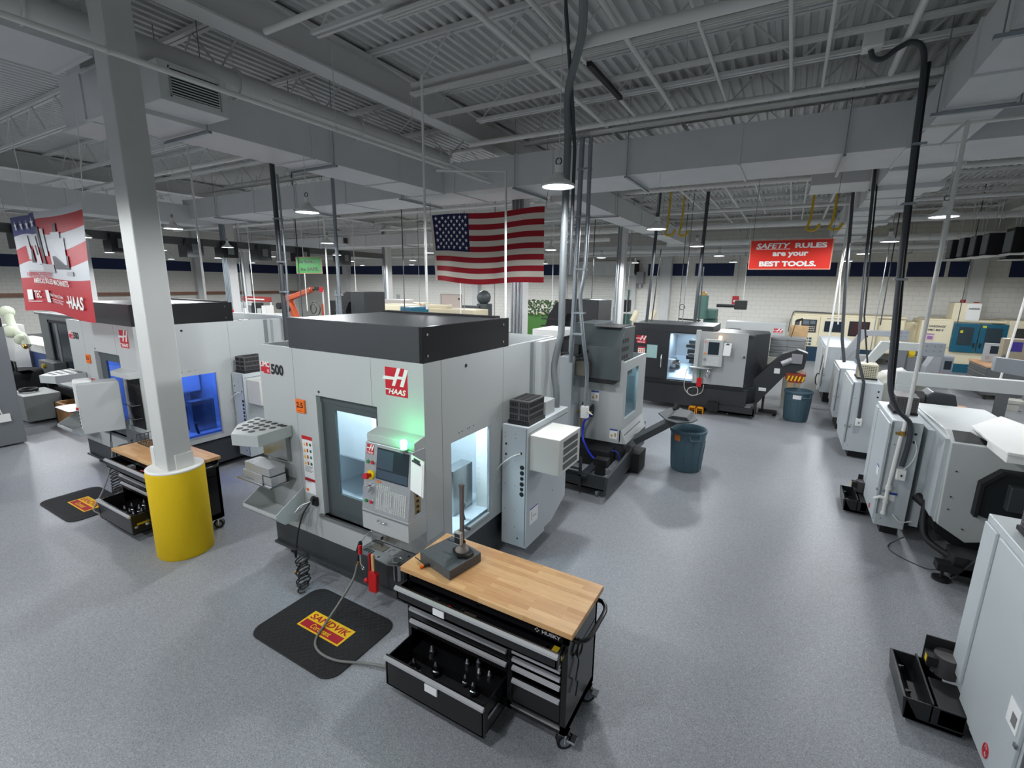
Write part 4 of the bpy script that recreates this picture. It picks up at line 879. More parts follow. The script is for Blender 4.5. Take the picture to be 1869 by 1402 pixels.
# ---------------------------------------------------------------- rolling tool chests
def cart(lab):
    t = thing('tool_chest', lab, 'tool chest', (-1.645, 2.71, 0)); x0, x1, y0, y1 = -2.33, -.965, 2.455, 2.99; zb, zt = .13, .91
    g = G().box(x0, y0 + .5, zb, x1, y1, zt).box(x0, y0, zb, x0 + .03, y1, zt).box(x1 - .04, y0, zb, x1, y1, zt).box(x0, y0, zb, x1, y1, zb + .07)
    g.box(x0, y0, .835, x1, y0 + .02, zt).box(x0, y0 + .02, zt - .02, x1, y1, zt).box(-1.415, y0, zb, -1.375, y1, .7).box(x0, y0 + .05, .695, x1, y1, .705)
    part('cabinet', g, BK, t)
    part('worktop', G().box(-2.365, 2.425, .91, -.93, 3.01, .95), WOOD, t, .004)
    def drawer(x0, x1, z0, z1, out, nm='drawer', open_=False, mm=BK):
        yo = y0 - out; g = G().box(x0, yo, z0, x1, yo + .02, z1)
        if open_: g.box(x0 + .01, yo, z0, x0 + .02, y0 + .25, z1 - .01).box(x1 - .02, yo, z0, x1 - .01, y0 + .25, z1 - .01).box(x0 + .01, yo, z0, x1 - .01, y0 + .25, z0 + .01)
        d = part(nm, g, mm, t)
        part('drawer_handle', G().prism([(yo - .022, z1 - .022), (yo - .022, z1 - .004), (yo, z1 + .004), (yo, z1 - .028)], x0, x1, 'x'), mat('handle_alu', (214, 214, 216), .3, .6), d)
        if open_: part('drawer_slide', G().box(x1 - .01, yo + .05, (z0 + z1) / 2 - .015, x1 - .002, y0 + .2, (z0 + z1) / 2 + .01), CHR, d)
        return d
    drawer(-2.335, -.985, .735, .845, .115, open_=True, nm='top_drawer')
    for z in (.665, .60, .49): pass
    drawer(-2.3, -1.42, .625, .69, 0); drawer(-2.3, -1.42, .515, .605, 0); drawer(-2.3, -1.42, .42, .497, 0)
    drawer(-2.32, -1.43, .105, .355, .27, open_=True, nm='deep_drawer')
    for z0, z1 in ((.66, .69), (.6, .64), (.53, .575), (.465, .505), (.215, .40)): drawer(-1.37, -1.01, z0, z1, 0)
    part('base_lip', G().box(-1.38, y0 - .01, .17, -1.0, y0, .185), CHR, t)
    g = G().tube(spline([(x1, 2.50, .86), (x1 + .05, 2.50, .86), (x1 + .095, 2.56, .86), (x1 + .1, 2.72, .86), (x1 + .095, 2.88, .86), (x1 + .05, 2.95, .86), (x1, 2.95, .86)], 5), .016, 10)
    part('push_handle', g, BK, t)
    for (cx_, cy_) in ((-.99, 2.5), (-.99, 2.93), (-2.28, 2.5), (-2.28, 2.93)):
        c = part('caster', G().box(cx_ - .035, cy_ - .035, .115, cx_ + .035, cy_ + .035, .13).box(cx_ - .026, cy_ - .03, .05, cx_ - .02, cy_ + .03, .12).box(cx_ + .02, cy_ - .03, .05, cx_ + .026, cy_ + .03, .12), CHR, t)
        part('wheel', G().cyl((cx_ + .02, cy_ - .018, .058), (cx_ - .01, cy_ + .018, .058), .058, n=24), BKM, c)
        part('wheel_hub', G().cyl((cx_ + .023, cy_ - .021, .058), (cx_ - .013, cy_ + .021, .058), .036, n=16), GALV, c)
    return t
C1 = cart('black rolling tool chest with wooden top and open drawers before the big milling machine')
part('brake_pedal', G().box(-.955, 2.47, .08, -.9, 2.53, .1), CHR, C1); part('brake_pedal', G().box(-.955, 2.9, .08, -.9, 2.96, .1), CHR, C1)
g = G(); lettering(g, 'HUSKY', (-1.155, 2.455, .85), X_, Z_, .135, .028, bold=.04, d=.003)
for a in range(4): g.cyl((-1.19 + .012 * cos(a * 1.57), 2.452, .864 + .012 * sin(a * 1.57)), (-1.19 + .012 * cos(a * 1.57), 2.4515, .864 + .012 * sin(a * 1.57)), .007, n=4)
part('maker_lettering', g, mat('badge_grey', (170, 170, 172), .4), C1)
part('lock', G().cyl((-1.66, 2.455, .87), (-1.66, 2.447, .87), .011), CHR, C1)
part('label_holder', G().box(-1.97, 2.315, .75, -1.87, 2.325 + .0, .80).moved(Matrix.Translation((0, .012, 0))), PAPER, C1)
part('label_holder', G().box(-1.93, 2.170, .25, -1.82, 2.184, .31), PAPER, C1)
part('drawer_liner', G().box(-2.3, 2.2, .115, -1.45, 2.7, .118), RUB, C1)
part('power_cord', G().tube(spline([(-.955, 2.6, .8), (-.94, 2.56, .7), (-.945, 2.6, .62), (-.94, 2.55, .52), (-.945, 2.6, .46), (-.94, 2.56, .38)], 6), .005, 6).tube(arc((-.95, 2.62, .7), .05, 0, 360, 14, 'yz')[:-1], .006, 6, True), BKM, C1)
C2 = cart('black rolling tool chest with wooden top standing behind the yellow column guard')
C2.location.x -= 4.98; C2.location.y += .02

# things in the drawers
def holder(first, x, y, z, lab, grp, s=1.0):
    if first: o = dup(first)
    else:
        o = thing('tool_holder', lab, 'tool holder', (0, 0, 0), grp)
        part('taper', G().lathe([(.0, 0), (.022, 0), (.03, .03), (.03, .04)], n=14), BKM, o)
        part('flange', G().lathe([(.0, .04), (.034, .04), (.034, .046), (.03, .05), (.034, .054), (.034, .06), (.0, .06)], n=18), CHR, o)
        part('nose', G().lathe([(.02, .06), (.018, .09), (.02, .1), (.012, .102), (.008, .13), (.0, .13)], n=14), mat('steel_dark', (120, 120, 122), .2, .9), o)
    o.location = (x, y, z); o.scale = (s, s, s); o['label'] = lab; o['group'] = grp; return o
H0 = None; hs = [(-2.13, 2.50, 1.3), (-2.03, 2.42, 1), (-1.83, 2.56, 1.1), (-1.75, 2.60, 1.3), (-1.70, 2.53, 1.1), (-1.62, 2.55, 1.1), (-1.68, 2.42, .9), (-1.78, 2.46, .8), (-2.2, 2.36, 1), (-2.08, 2.30, 1), (-1.97, 2.27, 1), (-1.86, 2.25, 1), (-1.76, 2.24, 1), (-1.66, 2.235, 1), (-1.56, 2.24, 1), (-1.5, 2.3, .7)]
for i, (x, y, s) in enumerate(hs):
    H0o = holder(H0, x, y, .119, 'chrome and black tool holder in the open deep drawer, %s counted from its far corner' % ORD[i], 'tool holders in the near deep drawer', s)
    if H0 is None: H0 = H0o
rnd = random.Random(3)
for i in range(16):
    holder(H0, -7.0 + .14 * (i % 5) + rnd.uniform(-.02, .02), 2.26 + .1 * (i // 5) + rnd.uniform(-.02, .02), .139, 'shiny tool holder in the open deep drawer of the distant chest, %s of the set' % ORD[i], 'tool holders in the far deep drawer', 1.1)
def bits(lst, base, z, grp, where):
    for i, (kind, x, y, m, mn) in enumerate(lst):
        g = G()
        if kind == 'caliper': g.box(x - .08, y - .008, z, x + .08, y + .008, z + .006).box(x - .05, y - .03, z, x - .01, y + .025, z + .01)
        elif kind == 'wrench': g.box(x - .07, y - .006, z, x + .07, y + .006, z + .008).cyl((x - .07, y, z), (x - .07, y, z + .01), .014, n=8).cyl((x + .07, y, z), (x + .07, y, z + .01), .012, n=6)
        elif kind == 'tape_roll': g.cyl((x, y, z), (x, y, z + .03), .035, n=20)
        elif kind == 'wallet': g.box(x - .05, y - .04, z, x + .05, y + .04, z + .03)
        elif kind == 'marker': g.cyl((x - .05, y, z + .008), (x + .05, y + .01, z + .008), .008, n=8)
        elif kind == 'hex_key': g.tube([(x - .06, y, z + .004), (x + .04, y, z + .004), (x + .05, y + .03, z + .004)], .004, 6)
        elif kind == 'socket': g.cyl((x, y, z), (x, y, z + .035), .013, n=10)
        elif kind == 'box': g.box(x - .04, y - .03, z, x + .04, y + .03, z + .04)
        single(kind if kind != 'box' else 'parts_box', g, m, '%s %s in the %s, lying %s along it' % (mn, kind.replace('_', ' '), where, ORD[i]), kind.replace('_', ' '), grp)
bits([('wrench', -2.2, 2.42, CHR, 'chrome'), ('caliper', -2.08, 2.40, CHR, 'bright'), ('caliper', -2.02, 2.46, BKM, 'black'), ('tape_roll', -1.9, 2.405, RED, 'red'), ('hex_key', -1.83, 2.40, CHR, 'bright'), ('socket', -1.79, 2.45, BKM, 'black'), ('wallet', -1.72, 2.41, mat('brown_leather', (74, 60, 52), .6), 'brown'), ('hex_key', -1.55, 2.41, CHR, 'steel'), ('hex_key', -1.5, 2.44, CHR, 'polished'), ('hex_key', -1.44, 2.41, CHR, 'silver'), ('hex_key', -1.38, 2.43, CHR, 'shiny'), ('marker', -1.12, 2.41, BKM, 'black'), ('socket', -1.1, 2.44, CHR, 'chrome'), ('box', -1.03, 2.44, mat('box_yellow', (200, 170, 30), .5), 'yellow')], None, .746, 'small tools in the near top drawer', 'open top drawer of the near chest')
bits([('wrench', -7.4, 2.44, CHR, 'chrome'), ('caliper', -7.28, 2.46, CHR, 'bright'), ('caliper', -7.2, 2.42, WHP, 'white'), ('box', -7.14, 2.48, MG, 'grey'), ('socket', -7.05, 2.43, RED, 'red'), ('tape_roll', -6.98, 2.42, ORG, 'orange'), ('marker', -6.9, 2.5, RED, 'red'), ('socket', -6.88, 2.42, CHR, 'chrome'), ('wrench', -6.75, 2.45, BKM, 'black'), ('box', -6.6, 2.46, RED, 'red')], None, .766, 'small tools in the far top drawer', 'open top drawer of the far chest')
for o in [q for q in COL.objects if q.get('group') == 'small tools in the far top drawer']: o.location.x += .26; o.location.y -= .02
# on the worktop
single('surface_plate', G().prism([(-2.285, 2.565), (-1.925, 2.475), (-1.865, 2.80), (-2.21, 2.885)], .95, 1.03, 'z'), STONE, 'dark granite surface plate on the wooden top of the near chest', 'plate', bevel=.004)
t = thing('height_gauge', 'digital height gauge standing on the granite plate', 'gauge', (-2.0, 2.74, 1.03))
part('foot', G().prism([(-2.07, 2.70), (-1.97, 2.63), (-1.9, 2.67), (-1.89, 2.74), (-1.98, 2.79), (-2.06, 2.78)], 1.03, 1.058, 'z'), BK, t, .006)
part('collar', G().lathe([(.055, 1.058), (.05, 1.075), (.03, 1.09), (.028, 1.13)], (-1.985, 2.715), 16), mat('gauge_taupe', (120, 112, 104), .4), t)
part('mast', G().box(-2.0, 2.705, 1.08, -1.972, 2.727, 1.6).box(-2.004, 2.70, 1.59, -1.968, 2.73, 1.605), mat('mast_brown', (110, 100, 94), .35, .5), t)
part('readout', G().box(-2.03, 2.67, 1.12, -1.965, 2.70, 1.225), mat('gauge_shell', (176, 172, 164), .5), t, .004)
part('display', G().box(-2.023, 2.666, 1.185, -1.975, 2.67, 1.212), SCRN, t); part('buttons', G().box(-2.025, 2.667, 1.13, -1.975, 2.67, 1.178), BKM, t)
part('scriber', G().box(-2.12, 2.70, 1.11, -2.03, 2.715, 1.118).cyl((-1.97, 2.74, 1.24), (-1.93, 2.74, 1.24), .012), DG, t)
t = thing('hex_driver', 'orange and black T-handle hex driver on the wooden top', 'hex driver', (-2.17, 2.5, .95))
part('shaft', G().cyl((-2.33, 2.56, .965), (-2.19, 2.52, .965), .004), BKM, t); part('grip', G().tube([(-2.2, 2.49, .966), (-2.18, 2.52, .968), (-2.15, 2.555, .968)], .012, 8), BKM, t); part('grip_end', G().tube([(-2.21, 2.475, .966), (-2.195, 2.50, .968)], .0135, 8), ORG, t)

# ---------------------------------------------------------------- second station: basket, pot, draped box
t = thing('wire_basket', 'black wire basket at the end of the distant wooden worktop', 'basket', (-6.95, 2.9, .95)); g = G()
bx0, bx1, by0, by1, bz = -7.25, -6.65, 2.7, 3.02, .955
for z in (bz + .01, bz + .12): g.tube([(bx0, by0, z), (bx1, by0, z), (bx1, by1, z), (bx0, by1, z)], .005, 5, True)
for k in range(15): x = bx0 + (bx1 - bx0) * k / 14; g.cyl((x, by0, bz + .12), (x, by0, bz), .003, n=4).cyl((x, by1, bz + .12), (x, by1, bz), .003, n=4).cyl((x, by0, bz + .004), (x, by1, bz + .004), .003, n=4)
for k in range(8): y = by0 + (by1 - by0) * k / 7; g.cyl((bx0, y, bz + .12), (bx0, y, bz), .003, n=4).cyl((bx1, y, bz + .12), (bx1, y, bz), .003, n=4)
part('wire_mesh', g, BKM, t)
single('tape_roll', G().lathe([(.03, .96), (.05, .96), (.05, 1.0), (.03, 1.0), (.03, .96)], (-6.8, 2.82), 18), BKM, 'black tape roll lying in the wire basket', 'tape roll')
t = thing('cup', 'stainless cup hanging in the second utensil tray', 'cup', (-7.95, 2.8, .5))
part('cup_body', G().lathe([(.01, .52), (.075, .53), (.08, .64), (.085, .64), (.076, .63), (.07, .54)], (-7.97, 2.8)), CHR, t)
t = thing('tool_tray', 'pierced stainless tray before the milling machine with blue windows', 'tray', (-8.17, 2.9, .6))
part('tray_plate', G().prism([(-8.44, 3.07), (-8.44, 2.92), (-8.36, 2.84), (-8.04, 2.82), (-7.9, 2.9), (-7.9, 3.07)], .64, .65, 'z'), SS, t)
single('spray_can', G().box(-8.1, 2.78, .42, -8.06, 2.82, .66), RED, 'red tool hanging beside the second stainless tray', 'tool', bevel=.006)
t = thing('air_hose', 'coiled black air hose lying by the distant mat', 'hose', (-8.4, 2.8, 0)); cp = []
for i in range(170):
    a = i * .4; f = i / 169; cp.append((-8.0 - .25 * f + .07 * cos(a), 2.66 + .1 * f + .07 * sin(a), .08 + .30 * f * f + .02 * sin(a)))
part('coil', G().tube(cp, .0075, 6), BKM, t)
part('lead', G().tube(spline([cp[-1], (-8.5, 2.85, .5), (-8.7, 2.9, .55), (-8.8, 2.95, .7), (-8.9, 3.0, .85)]), .009, 6), BKM, t)
single('air_hose', G().tube(spline([(-8.35, 2.8, .75), (-8.3, 2.75, .5), (-8.2, 2.6, .2), (-8.0, 2.4, .03), (-7.8, 2.3, .022), (-7.6, 2.3, .022)], 7), .01, 7), mat('hose_grey', (120, 122, 116), .5), 'grey air hose lying over the distant black mat', 'hose')
g = G().box(-8.5, 2.62, 1.02, -8.1, 2.95, 1.62)
t = thing('control_pod', 'grey control pod swung out and draped with a white cloth beside the steel column', 'control pod', (-8.4, 2.75, .95))
part('case', G().prism([(-8.62, 2.58), (-8.3, 2.5), (-8.12, 2.92), (-8.45, 3.0)], .95, 1.66, 'z'), LG, t, .01)
part('drape', G().prism([(-8.66, 2.57), (-8.42, 2.5), (-8.36, 2.7), (-8.62, 2.78)], 1.3, 1.69, 'z'), mat('cloth_white', (220, 222, 220), .8), t, .03)
part('button_strip', G().prism([(-8.60, 2.57), (-8.5, 2.545), (-8.5, 2.56), (-8.60, 2.585)], .98, 1.28, 'z'), WH, t)
g = G()
for k in range(5): g.cyl((-8.55, 2.57, 1.02 + k * .05), (-8.555, 2.552, 1.02 + k * .05), .014, n=10)
part('button', g, BKM, t); part('stop_button', G().cyl((-8.54, 2.57, 1.27), (-8.55, 2.53, 1.28), .024), RED, t)
# ================================================================ compact mill with coolant tank
def mill(lab, tint=GLD):
    t = thing('milling_machine', lab, 'machine', (-2.6, 7.8, 0), None)
    part('base', G().box(-3.1, 7.32, .12, -2.1, 8.8, .56).box(-2.35, 7.34, .12, -2.08, 8.3, .7), DG, t, .005)
    part('side_sheet', G().prism([(-2.97, .55), (-2.16, .55), (-2.13, .6), (-2.13, .8), (-2.16, .8), (-2.16, 1.92), (-2.19, 1.92), (-2.3, 1.92), (-2.3, 1.62), (-2.76, 1.62), (-2.8, 1.9), (-2.97, 1.9)], 7.28, 7.31, 'y'), LG, t)
    part('rear_sheet', G().box(-3.1, 7.4, .5, -2.97, 8.8, 2.1), DG, t)
    part('front_sheet', G().holed('x', -2.16, -2.12, (7.275, .78, 8.55, 1.9), [(7.42, .94, 8.08, 1.74)]), LG, t)
    part('front_slope', G().prism([(-2.15, .78), (-2.12, .78), (-2.03, .56), (-2.15, .55)], 7.28, 8.5, 'y'), LG, t)
    part('front_window', G().box(-2.15, 7.42, .94, -2.145, 8.08, 1.74), glass('teal_glass', (206, 224, 230)), t)
    part('inner_back', G().box(-2.9, 7.34, .6, -2.88, 8.5, 1.9).box(-2.9, 7.34, .6, -2.16, 8.5, .62).box(-2.9, 8.48, .6, -2.16, 8.5, 1.9), mat('inner_teal', (168, 176, 180), .4), t)
    l = bpy.data.lights.new('inner_lamp', 'POINT'); l.energy = 16; l.color = (.86, .96, 1); l.shadow_soft_size = .1
    lo = bpy.data.objects.new('inner_lamp', l); COL.objects.link(lo); lo.parent = t; lo.location = (.2, .0, 1.6)
    c = part('head_cover', G().prism([(7.12, 1.62), (7.12, 2.14), (7.42, 2.43), (7.95, 2.43), (7.95, 1.62)], -2.74, -2.19, 'x'), DG2, t, .006)
    part('head_cover', G().box(-3.1, 7.5, 1.7, -2.74, 8.4, 2.46), DG2, t, .006)
    part('cover_shade_block', G().box(-2.7, 7.1, 1.56, -2.24, 7.3, 1.62), BKM, t)  # solid black block put in for the shade under the head cover
    g = G()
    for r in range(4):
        for k in range(3): g.box(-2.189, 7.3 + k * .12, 1.8 + r * .13, -2.186, 7.38 + k * .12, 1.87 + r * .13)
    part('cover_vent', g, BKM, t)
    part('top_hatch', G().box(-2.66, 7.3, 2.43, -2.25, 8.0, 2.44), BKM, t)
    cb = part('electrical_cabinet', G().box(-3.1, 6.9, .6, -2.86, 7.28, 1.96), LG2, t, .005)
    part('cabinet_handle', G().box(-2.86, 6.95, 1.5, -2.84, 7.0, 1.62).cyl((-2.84, 7.0, 1.2), (-2.76, 6.98, 1.2), .008), GALV, cb)
    part('chain_tray', G().box(-3.0, 7.0, 1.66, -2.62, 7.28, 1.9), mat('drum_grey', (130, 124, 114), .35, .6), t, .01)
    g = G().tube(spline([(-3.15, 7.15, 1.98), (-2.95, 7.05, 2.0), (-2.8, 7.0, 1.98), (-2.7, 7.1, 2.06)], 5), .022, 8); part('hose_loom', g, BKM, t)
    # stickers
    for (x, z) in ((-2.66, 1.22), (-2.31, .62)):
        g = G().mt(0); g.box(x, 7.276, z, x + .13, 7.28, z + .16); g.mt(1); g.box(x, 7.274, z + .14, x + .13, 7.276, z + .165); g.mt(2); g.box(x + .02, 7.274, z + .03, x + .05, 7.276, z + .07).box(x + .08, 7.274, z + .04, x + .11, 7.276, z + .1)
        part('sticker', g, [PAPER, mat('sticker_blue', (30, 60, 150), .5), mat('sticker_amber', (190, 160, 90), .5)], t)
    part('regulator', G().box(-2.76, 7.2, .95, -2.6, 7.28, 1.12).cyl((-2.78, 7.22, 1.1), (-2.78, 7.22, 1.18), .012).cyl((-2.6, 7.2, 1.08), (-2.6, 7.2, 1.17), .02), DG, t, .005)
    part('fitting', G().cyl((-2.86, 7.2, 1.02), (-2.74, 7.2, 1.0), .016).cyl((-2.78, 7.2, .78), (-2.78, 7.2, .9), .018).cyl((-2.62, 7.18, 1.0), (-2.62, 7.18, 1.06), .018), BRASS, t)
    part('coolant_hose', G().tube(spline([(-2.62, 7.17, 1.0), (-2.7, 7.1, .86), (-2.66, 7.0, .62), (-2.45, 6.85, .42), (-2.3, 6.8, .36), (-2.42, 6.72, .26), (-2.5, 6.66, .2)], 8), .017, 8).tube(spline([(-3.05, 7.2, 1.03), (-2.95, 7.2, 1.0), (-2.86, 7.2, 1.02)]), .014, 7), BLUE, t)
    part('coolant_hose', G().tube(spline([(-2.7, 7.12, .8), (-2.72, 7.1, .6), (-2.6, 7.05, .46), (-2.4, 7.05, .44), (-2.16, 7.1, .48), (-2.08, 7.12, .38), (-2.08, 7.1, .2)], 8), .011, 8), mat('hose_navy', (24, 50, 150), .35), t)
    return t
M1 = mill('compact milling machine with charcoal head cover and blue hoses beyond the big milling machine')
def tank(lab, dx=0):
    t = thing('coolant_tank', lab, 'coolant tank', (-2.45 + dx, 6.8, 0))
    g = G().box(-2.95, 6.3, .12, -2.02, 6.34, .34).box(-2.95, 6.3, .12, -2.91, 7.5, .34).box(-2.95, 6.3, .12, -2.0, 7.5, .14).prism([(6.22, .09), (6.3, .34), (7.6, .42), (7.6, .12)], -2.02, -1.98, 'x')
    part('tray', g.moved(Matrix.Translation((dx, 0, 0))), DG, t)
    part('chips_and_coolant', G().box(-2.91 + dx, 6.34, .14, -2.02 + dx, 7.5, .24), mat('foam_grey', (170, 174, 180), .3, noise=.6, nscale=25), t)
    part('tank_shadow_box', G().box(-2.9 + dx, 6.9, .24, -2.2 + dx, 7.25, .5), BKM, t)  # black box stands in for the shade inside the tank
    part('rail', G().box(-2.98 + dx, 6.24, .4, -2.4 + dx, 6.27, .43).box(-2.42 + dx, 6.24, .13, -2.38 + dx, 6.27, .6).box(-2.42 + dx, 6.24, .3, -2.3 + dx, 7.0, .33), DG, t)
    part('pump', G().cyl((-2.22 + dx, 6.62, .16), (-2.22 + dx, 6.62, .46), .085).box(-2.3 + dx, 6.55, .4, -2.1 + dx, 6.7, .5), BKM, t)
    for x in (-2.85, -2.15): part('caster', G().cyl((x - .02 + dx, 6.36, .055), (x + .02 + dx, 6.36, .055), .055), GALV, t)
    return t
tank('low coolant tank on casters under the compact milling machine')
t = thing('chip_chute', 'charcoal chip chute reaching from the compact mill over the trash can', 'chip chute', (-1.75, 7.6, .6))
A, B = Vector((-2.0, 7.72, .52)), Vector((-1.4, 7.85, .95))
def beam(g, A, B, w, h):
    d = (B - A).normalized(); s = d.cross(Vector((0, 0, 1))).normalized() * w; n = s.cross(d).normalized() * h
    g.add([A - s - n, A + s - n, A + s + n, A - s + n, B - s - n, B + s - n, B + s + n, B - s + n], [(0, 1, 2, 3), (7, 6, 5, 4), (0, 4, 5, 1), (1, 5, 6, 2), (2, 6, 7, 3), (3, 7, 4, 0)]); return g
CHD = mat('chute_dark', (56, 60, 62), .62)
part('trough', beam(G(), A, B, .15, .05), CHD, t, .004)
part('discharge_hood', G().prism([(-1.70, 7.95), (-1.6, 8.4), (-1.45, 8.5), (-1.25, 8.3), (-1.06, 7.9), (-1.1, 7.7), (-1.3, 7.5), (-1.5, 7.6)], .97, .99, 'z').prism([(-1.5, .99), (-1.42, 1.04), (-1.2, 1.04), (-1.15, .99)], 7.7, 8.2, 'y'), CHD, t, .004)
part('motor', G().cyl((-1.5, 8.3, .99), (-1.46, 8.35, 1.08), .05), BKM, t)
part('leg', G().cyl((-2.0, 7.4, .5), (-2.1, 7.2, .15), .02).box(-2.05, 7.5, .02, -1.85, 7.9, .35), BKM, t)
def chip_lift(lab, dx, y=9.0):
    t = thing('chip_conveyor', lab, 'chip conveyor', (-3.6 + dx, y, 0))
    part('cover', G().box(-3.72 + dx, y - .3, 0, -3.18 + dx, y + .5, 2.8), mat('lift_charcoal', (38, 40, 43), .4), t, .01)
    P = [(-4.55, 1.0), (-4.42, 2.0), (-4.3, 2.45), (-4.12, 2.72), (-3.95, 2.8), (-3.6, 2.78), (-3.6, 2.5), (-3.85, 2.5), (-3.98, 2.3), (-4.05, 1.9), (-4.05, 1.0)]
    part('bellows', G().prism([(a + dx, b) for a, b in P], y - .25, y + .35, 'y'), BKM, t, .01)
    g = G()
    for k in range(10): z = 1.1 + k * .14; a = -4.53 + .11 * k * .12; g.box(-4.56 + .013 * k + dx, y - .262, z, -4.04 + dx, y - .25, z + .03)
    part('bellows_fold', g, mat('bellows_edge', (38, 38, 40), .5), t)
    g = G()
    for r in range(8):
        for k in range(2): g.box(-3.68 + k * .06 + dx, y - .303, 1.9 + r * .07, -3.64 + k * .06 + dx, y - .3, 1.93 + r * .07)
    part('cover_slot', g, BKM, t)
    return t
chip_lift('tall charcoal chip lift with curved bellows behind the compact mill', -.05, 9.3)
chip_lift('tall charcoal chip lift with curved bellows above the big milling machine roof', -7.15, 9.9)
single('machine_roof', G().box(-3.85, 7.4, 2.2, -3.32, 8.2, 2.32), WH, 'white flat machine top beneath the curved bellows', 'machine cover', bevel=.01)

# trash cans
def trash(lab, x, y, label2):
    t = thing('trash_can', lab, 'trash can', (x, y, 0))
    prof = [(.0, .0), (.235, .0), (.245, .02), (.285, .62), (.287, .66), (.30, .67), (.305, .72), (.296, .73), (.283, .72), (.272, .6), (.232, .03), (0, .03)]
    part('can_body', G().lathe(prof, (x, y), 40), TRASH, t)
    g = G()
    for a in (-60, 120):
        c, s = cos(radians(a)), sin(radians(a)); p = lambda r, q, z: (x + r * c - q * s, y + r * s + q * c, z)
        g.tube([p(.28, -.08, .6), p(.33, -.07, .6), p(.34, 0, .6), p(.33, .07, .6), p(.28, .08, .6)], .014, 8)
        g.tube([p(.29, -.09, .68), p(.33, -.08, .6)], .012, 6).tube([p(.29, .09, .68), p(.33, .08, .6)], .012, 6)
    part('handle', g, TRASH, t)
    g = G()
    for k in range(12):
        a = k * pi / 6; g.cyl((x + .246 * cos(a), y + .246 * sin(a), .03), (x + .281 * cos(a), y + .281 * sin(a), .55), .008, n=6)
    part('body_rib', g, TRASH, t)
    g = G(); a0, a1 = label2
    for k in range(6):
        b0 = radians(a0 + (a1 - a0) * k / 6); b1 = radians(a0 + (a1 - a0) * (k + 1) / 6)
        g.quad((x + .291 * cos(b0), y + .291 * sin(b0), .555), (x + .291 * cos(b1), y + .291 * sin(b1), .555), (x + .293 * cos(b1), y + .293 * sin(b1), .65), (x + .293 * cos(b0), y + .293 * sin(b0), .65))
    return t, g
t, g = trash('slate blue trash can under the chip chute with orange and red sticker', -1.23, 8.22, (-128, -106))
part('sticker', g, mat('sticker_orange', (206, 120, 60), .5), t)
t, g = trash('slate blue trash can with white label beside the turning center', .44, 12.82, (-112, -78))
part('sticker', g, PAPER, t)

# ================================================================ turning center
y0 = 12.3; LTH = mat('lathe_charcoal', (46, 48, 51), .42)
t = thing('turning_center', 'charcoal and grey turning center with open lit door in the middle of the hall', 'machine', (-2.1, 13.0, 0))
part('base', G().prism([(-3.0, .12), (-.75, .12), (-.62, .3), (-.62, .68), (-3.5, .68), (-3.5, .3)], y0, 13.9, 'y'), LTH, t, .01)
part('base_lip', G().box(-3.45, y0 - .05, .66, -.7, y0 + .1, .73), BKM, t)
part('headstock_panel', G().holed('y', y0 + .02, y0 + .06, (-3.5, .73, -2.5, 1.95), [(-3.06, 1.26, -2.79, 1.6)]), LTH, t, .004)
part('side_window', G().box(-3.06, y0 + .03, 1.26, -2.79, y0 + .04, 1.6), mat('pane_mint', (170, 205, 200), .15), t)
part('door_handle', G().tube([(-2.66, y0 + .02, 1.37), (-2.66, y0 - .04, 1.34), (-2.66, y0 - .04, 1.06), (-2.66, y0 + .02, 1.03)], .016, 8), CHR, t)
part('roof', G().box(-3.45, y0 + .02, 1.95, -1.5, 13.7, 2.14).box(-3.5, y0 + .1, 1.93, -.6, 13.8, 1.97), LTH, t, .006)
part('left_cover', G().box(-3.7, y0 + .3, .7, -3.5, 13.7, 1.9), LTH, t)
part('cabin', G().prism([(-.72, y0 + .04), (-.3, 13.3), (-.35, 13.9), (-1.5, 13.9), (-1.5, y0 + .04)], .72, 1.98, 'z'), LTH, t, .006)
part('right_lower', G().prism([(-.72, y0 + .02), (-.45, y0 + .5), (-.6, 13.6), (-1.5, 13.6)], .3, .72, 'z'), LTH, t)
part('sliding_door', G().prism([(-1.82, y0 - .06), (-.72, y0 - .02), (-.72, y0 + .04), (-1.82, y0 + .0)], .74, 2.02, 'z'), mat('door_silver', (170, 173, 173), .38, .1), t, .006)
part('door_post', G().box(-1.86, y0 - .1, .74, -1.76, y0 + .1, 2.05), LG, t, .006)
part('door_catch', G().box(-.78, y0 - .09, 1.45, -.74, y0 - .05, 1.5), CHR, t)
g = G().box(-2.5, 13.3, .75, -1.5, 13.32, 1.93).box(-2.52, y0 + .06, .75, -2.5, 13.3, 1.93).box(-1.5, y0 + .06, .75, -1.48, 13.3, 1.93).box(-2.5, y0 + .06, 1.91, -1.5, 13.3, 1.93)
g.prism([(y0 + .06, .75), (13.3, .75), (13.3, 1.25), (12.9, 1.1), (y0 + .2, .78)], -2.5, -1.5, 'x')
part('chamber', g, mat('chamber_steel', (160, 175, 188), .35, .5), t)
part('chuck', G().cyl((-2.5, 12.75, 1.12), (-2.36, 12.75, 1.12), .14, n=24).cyl((-2.36, 12.75, 1.12), (-2.28, 12.75, 1.12), .06, n=16), CHR, t)
for a in range(3): part('chuck_jaw', G().cb((-2.33, 12.75 + .08 * cos(a * 2.1), 1.12 + .08 * sin(a * 2.1)), (.06, .045, .045)), SS, t)
part('turret', G().cyl((-1.95, 12.9, 1.45), (-1.75, 12.9, 1.45), .24, n=12), mat('turret_green', (80, 110, 105), .4, .5), t)
for a in range(6):
    q = a * pi / 3 + .3; part('tool_block', G().cb((-1.98, 12.9 + .27 * cos(q) - .05, 1.45 + .27 * sin(q)), (.16, .1, .1)), mat('block_steel', (110, 115, 120), .3, .8), t, .01)
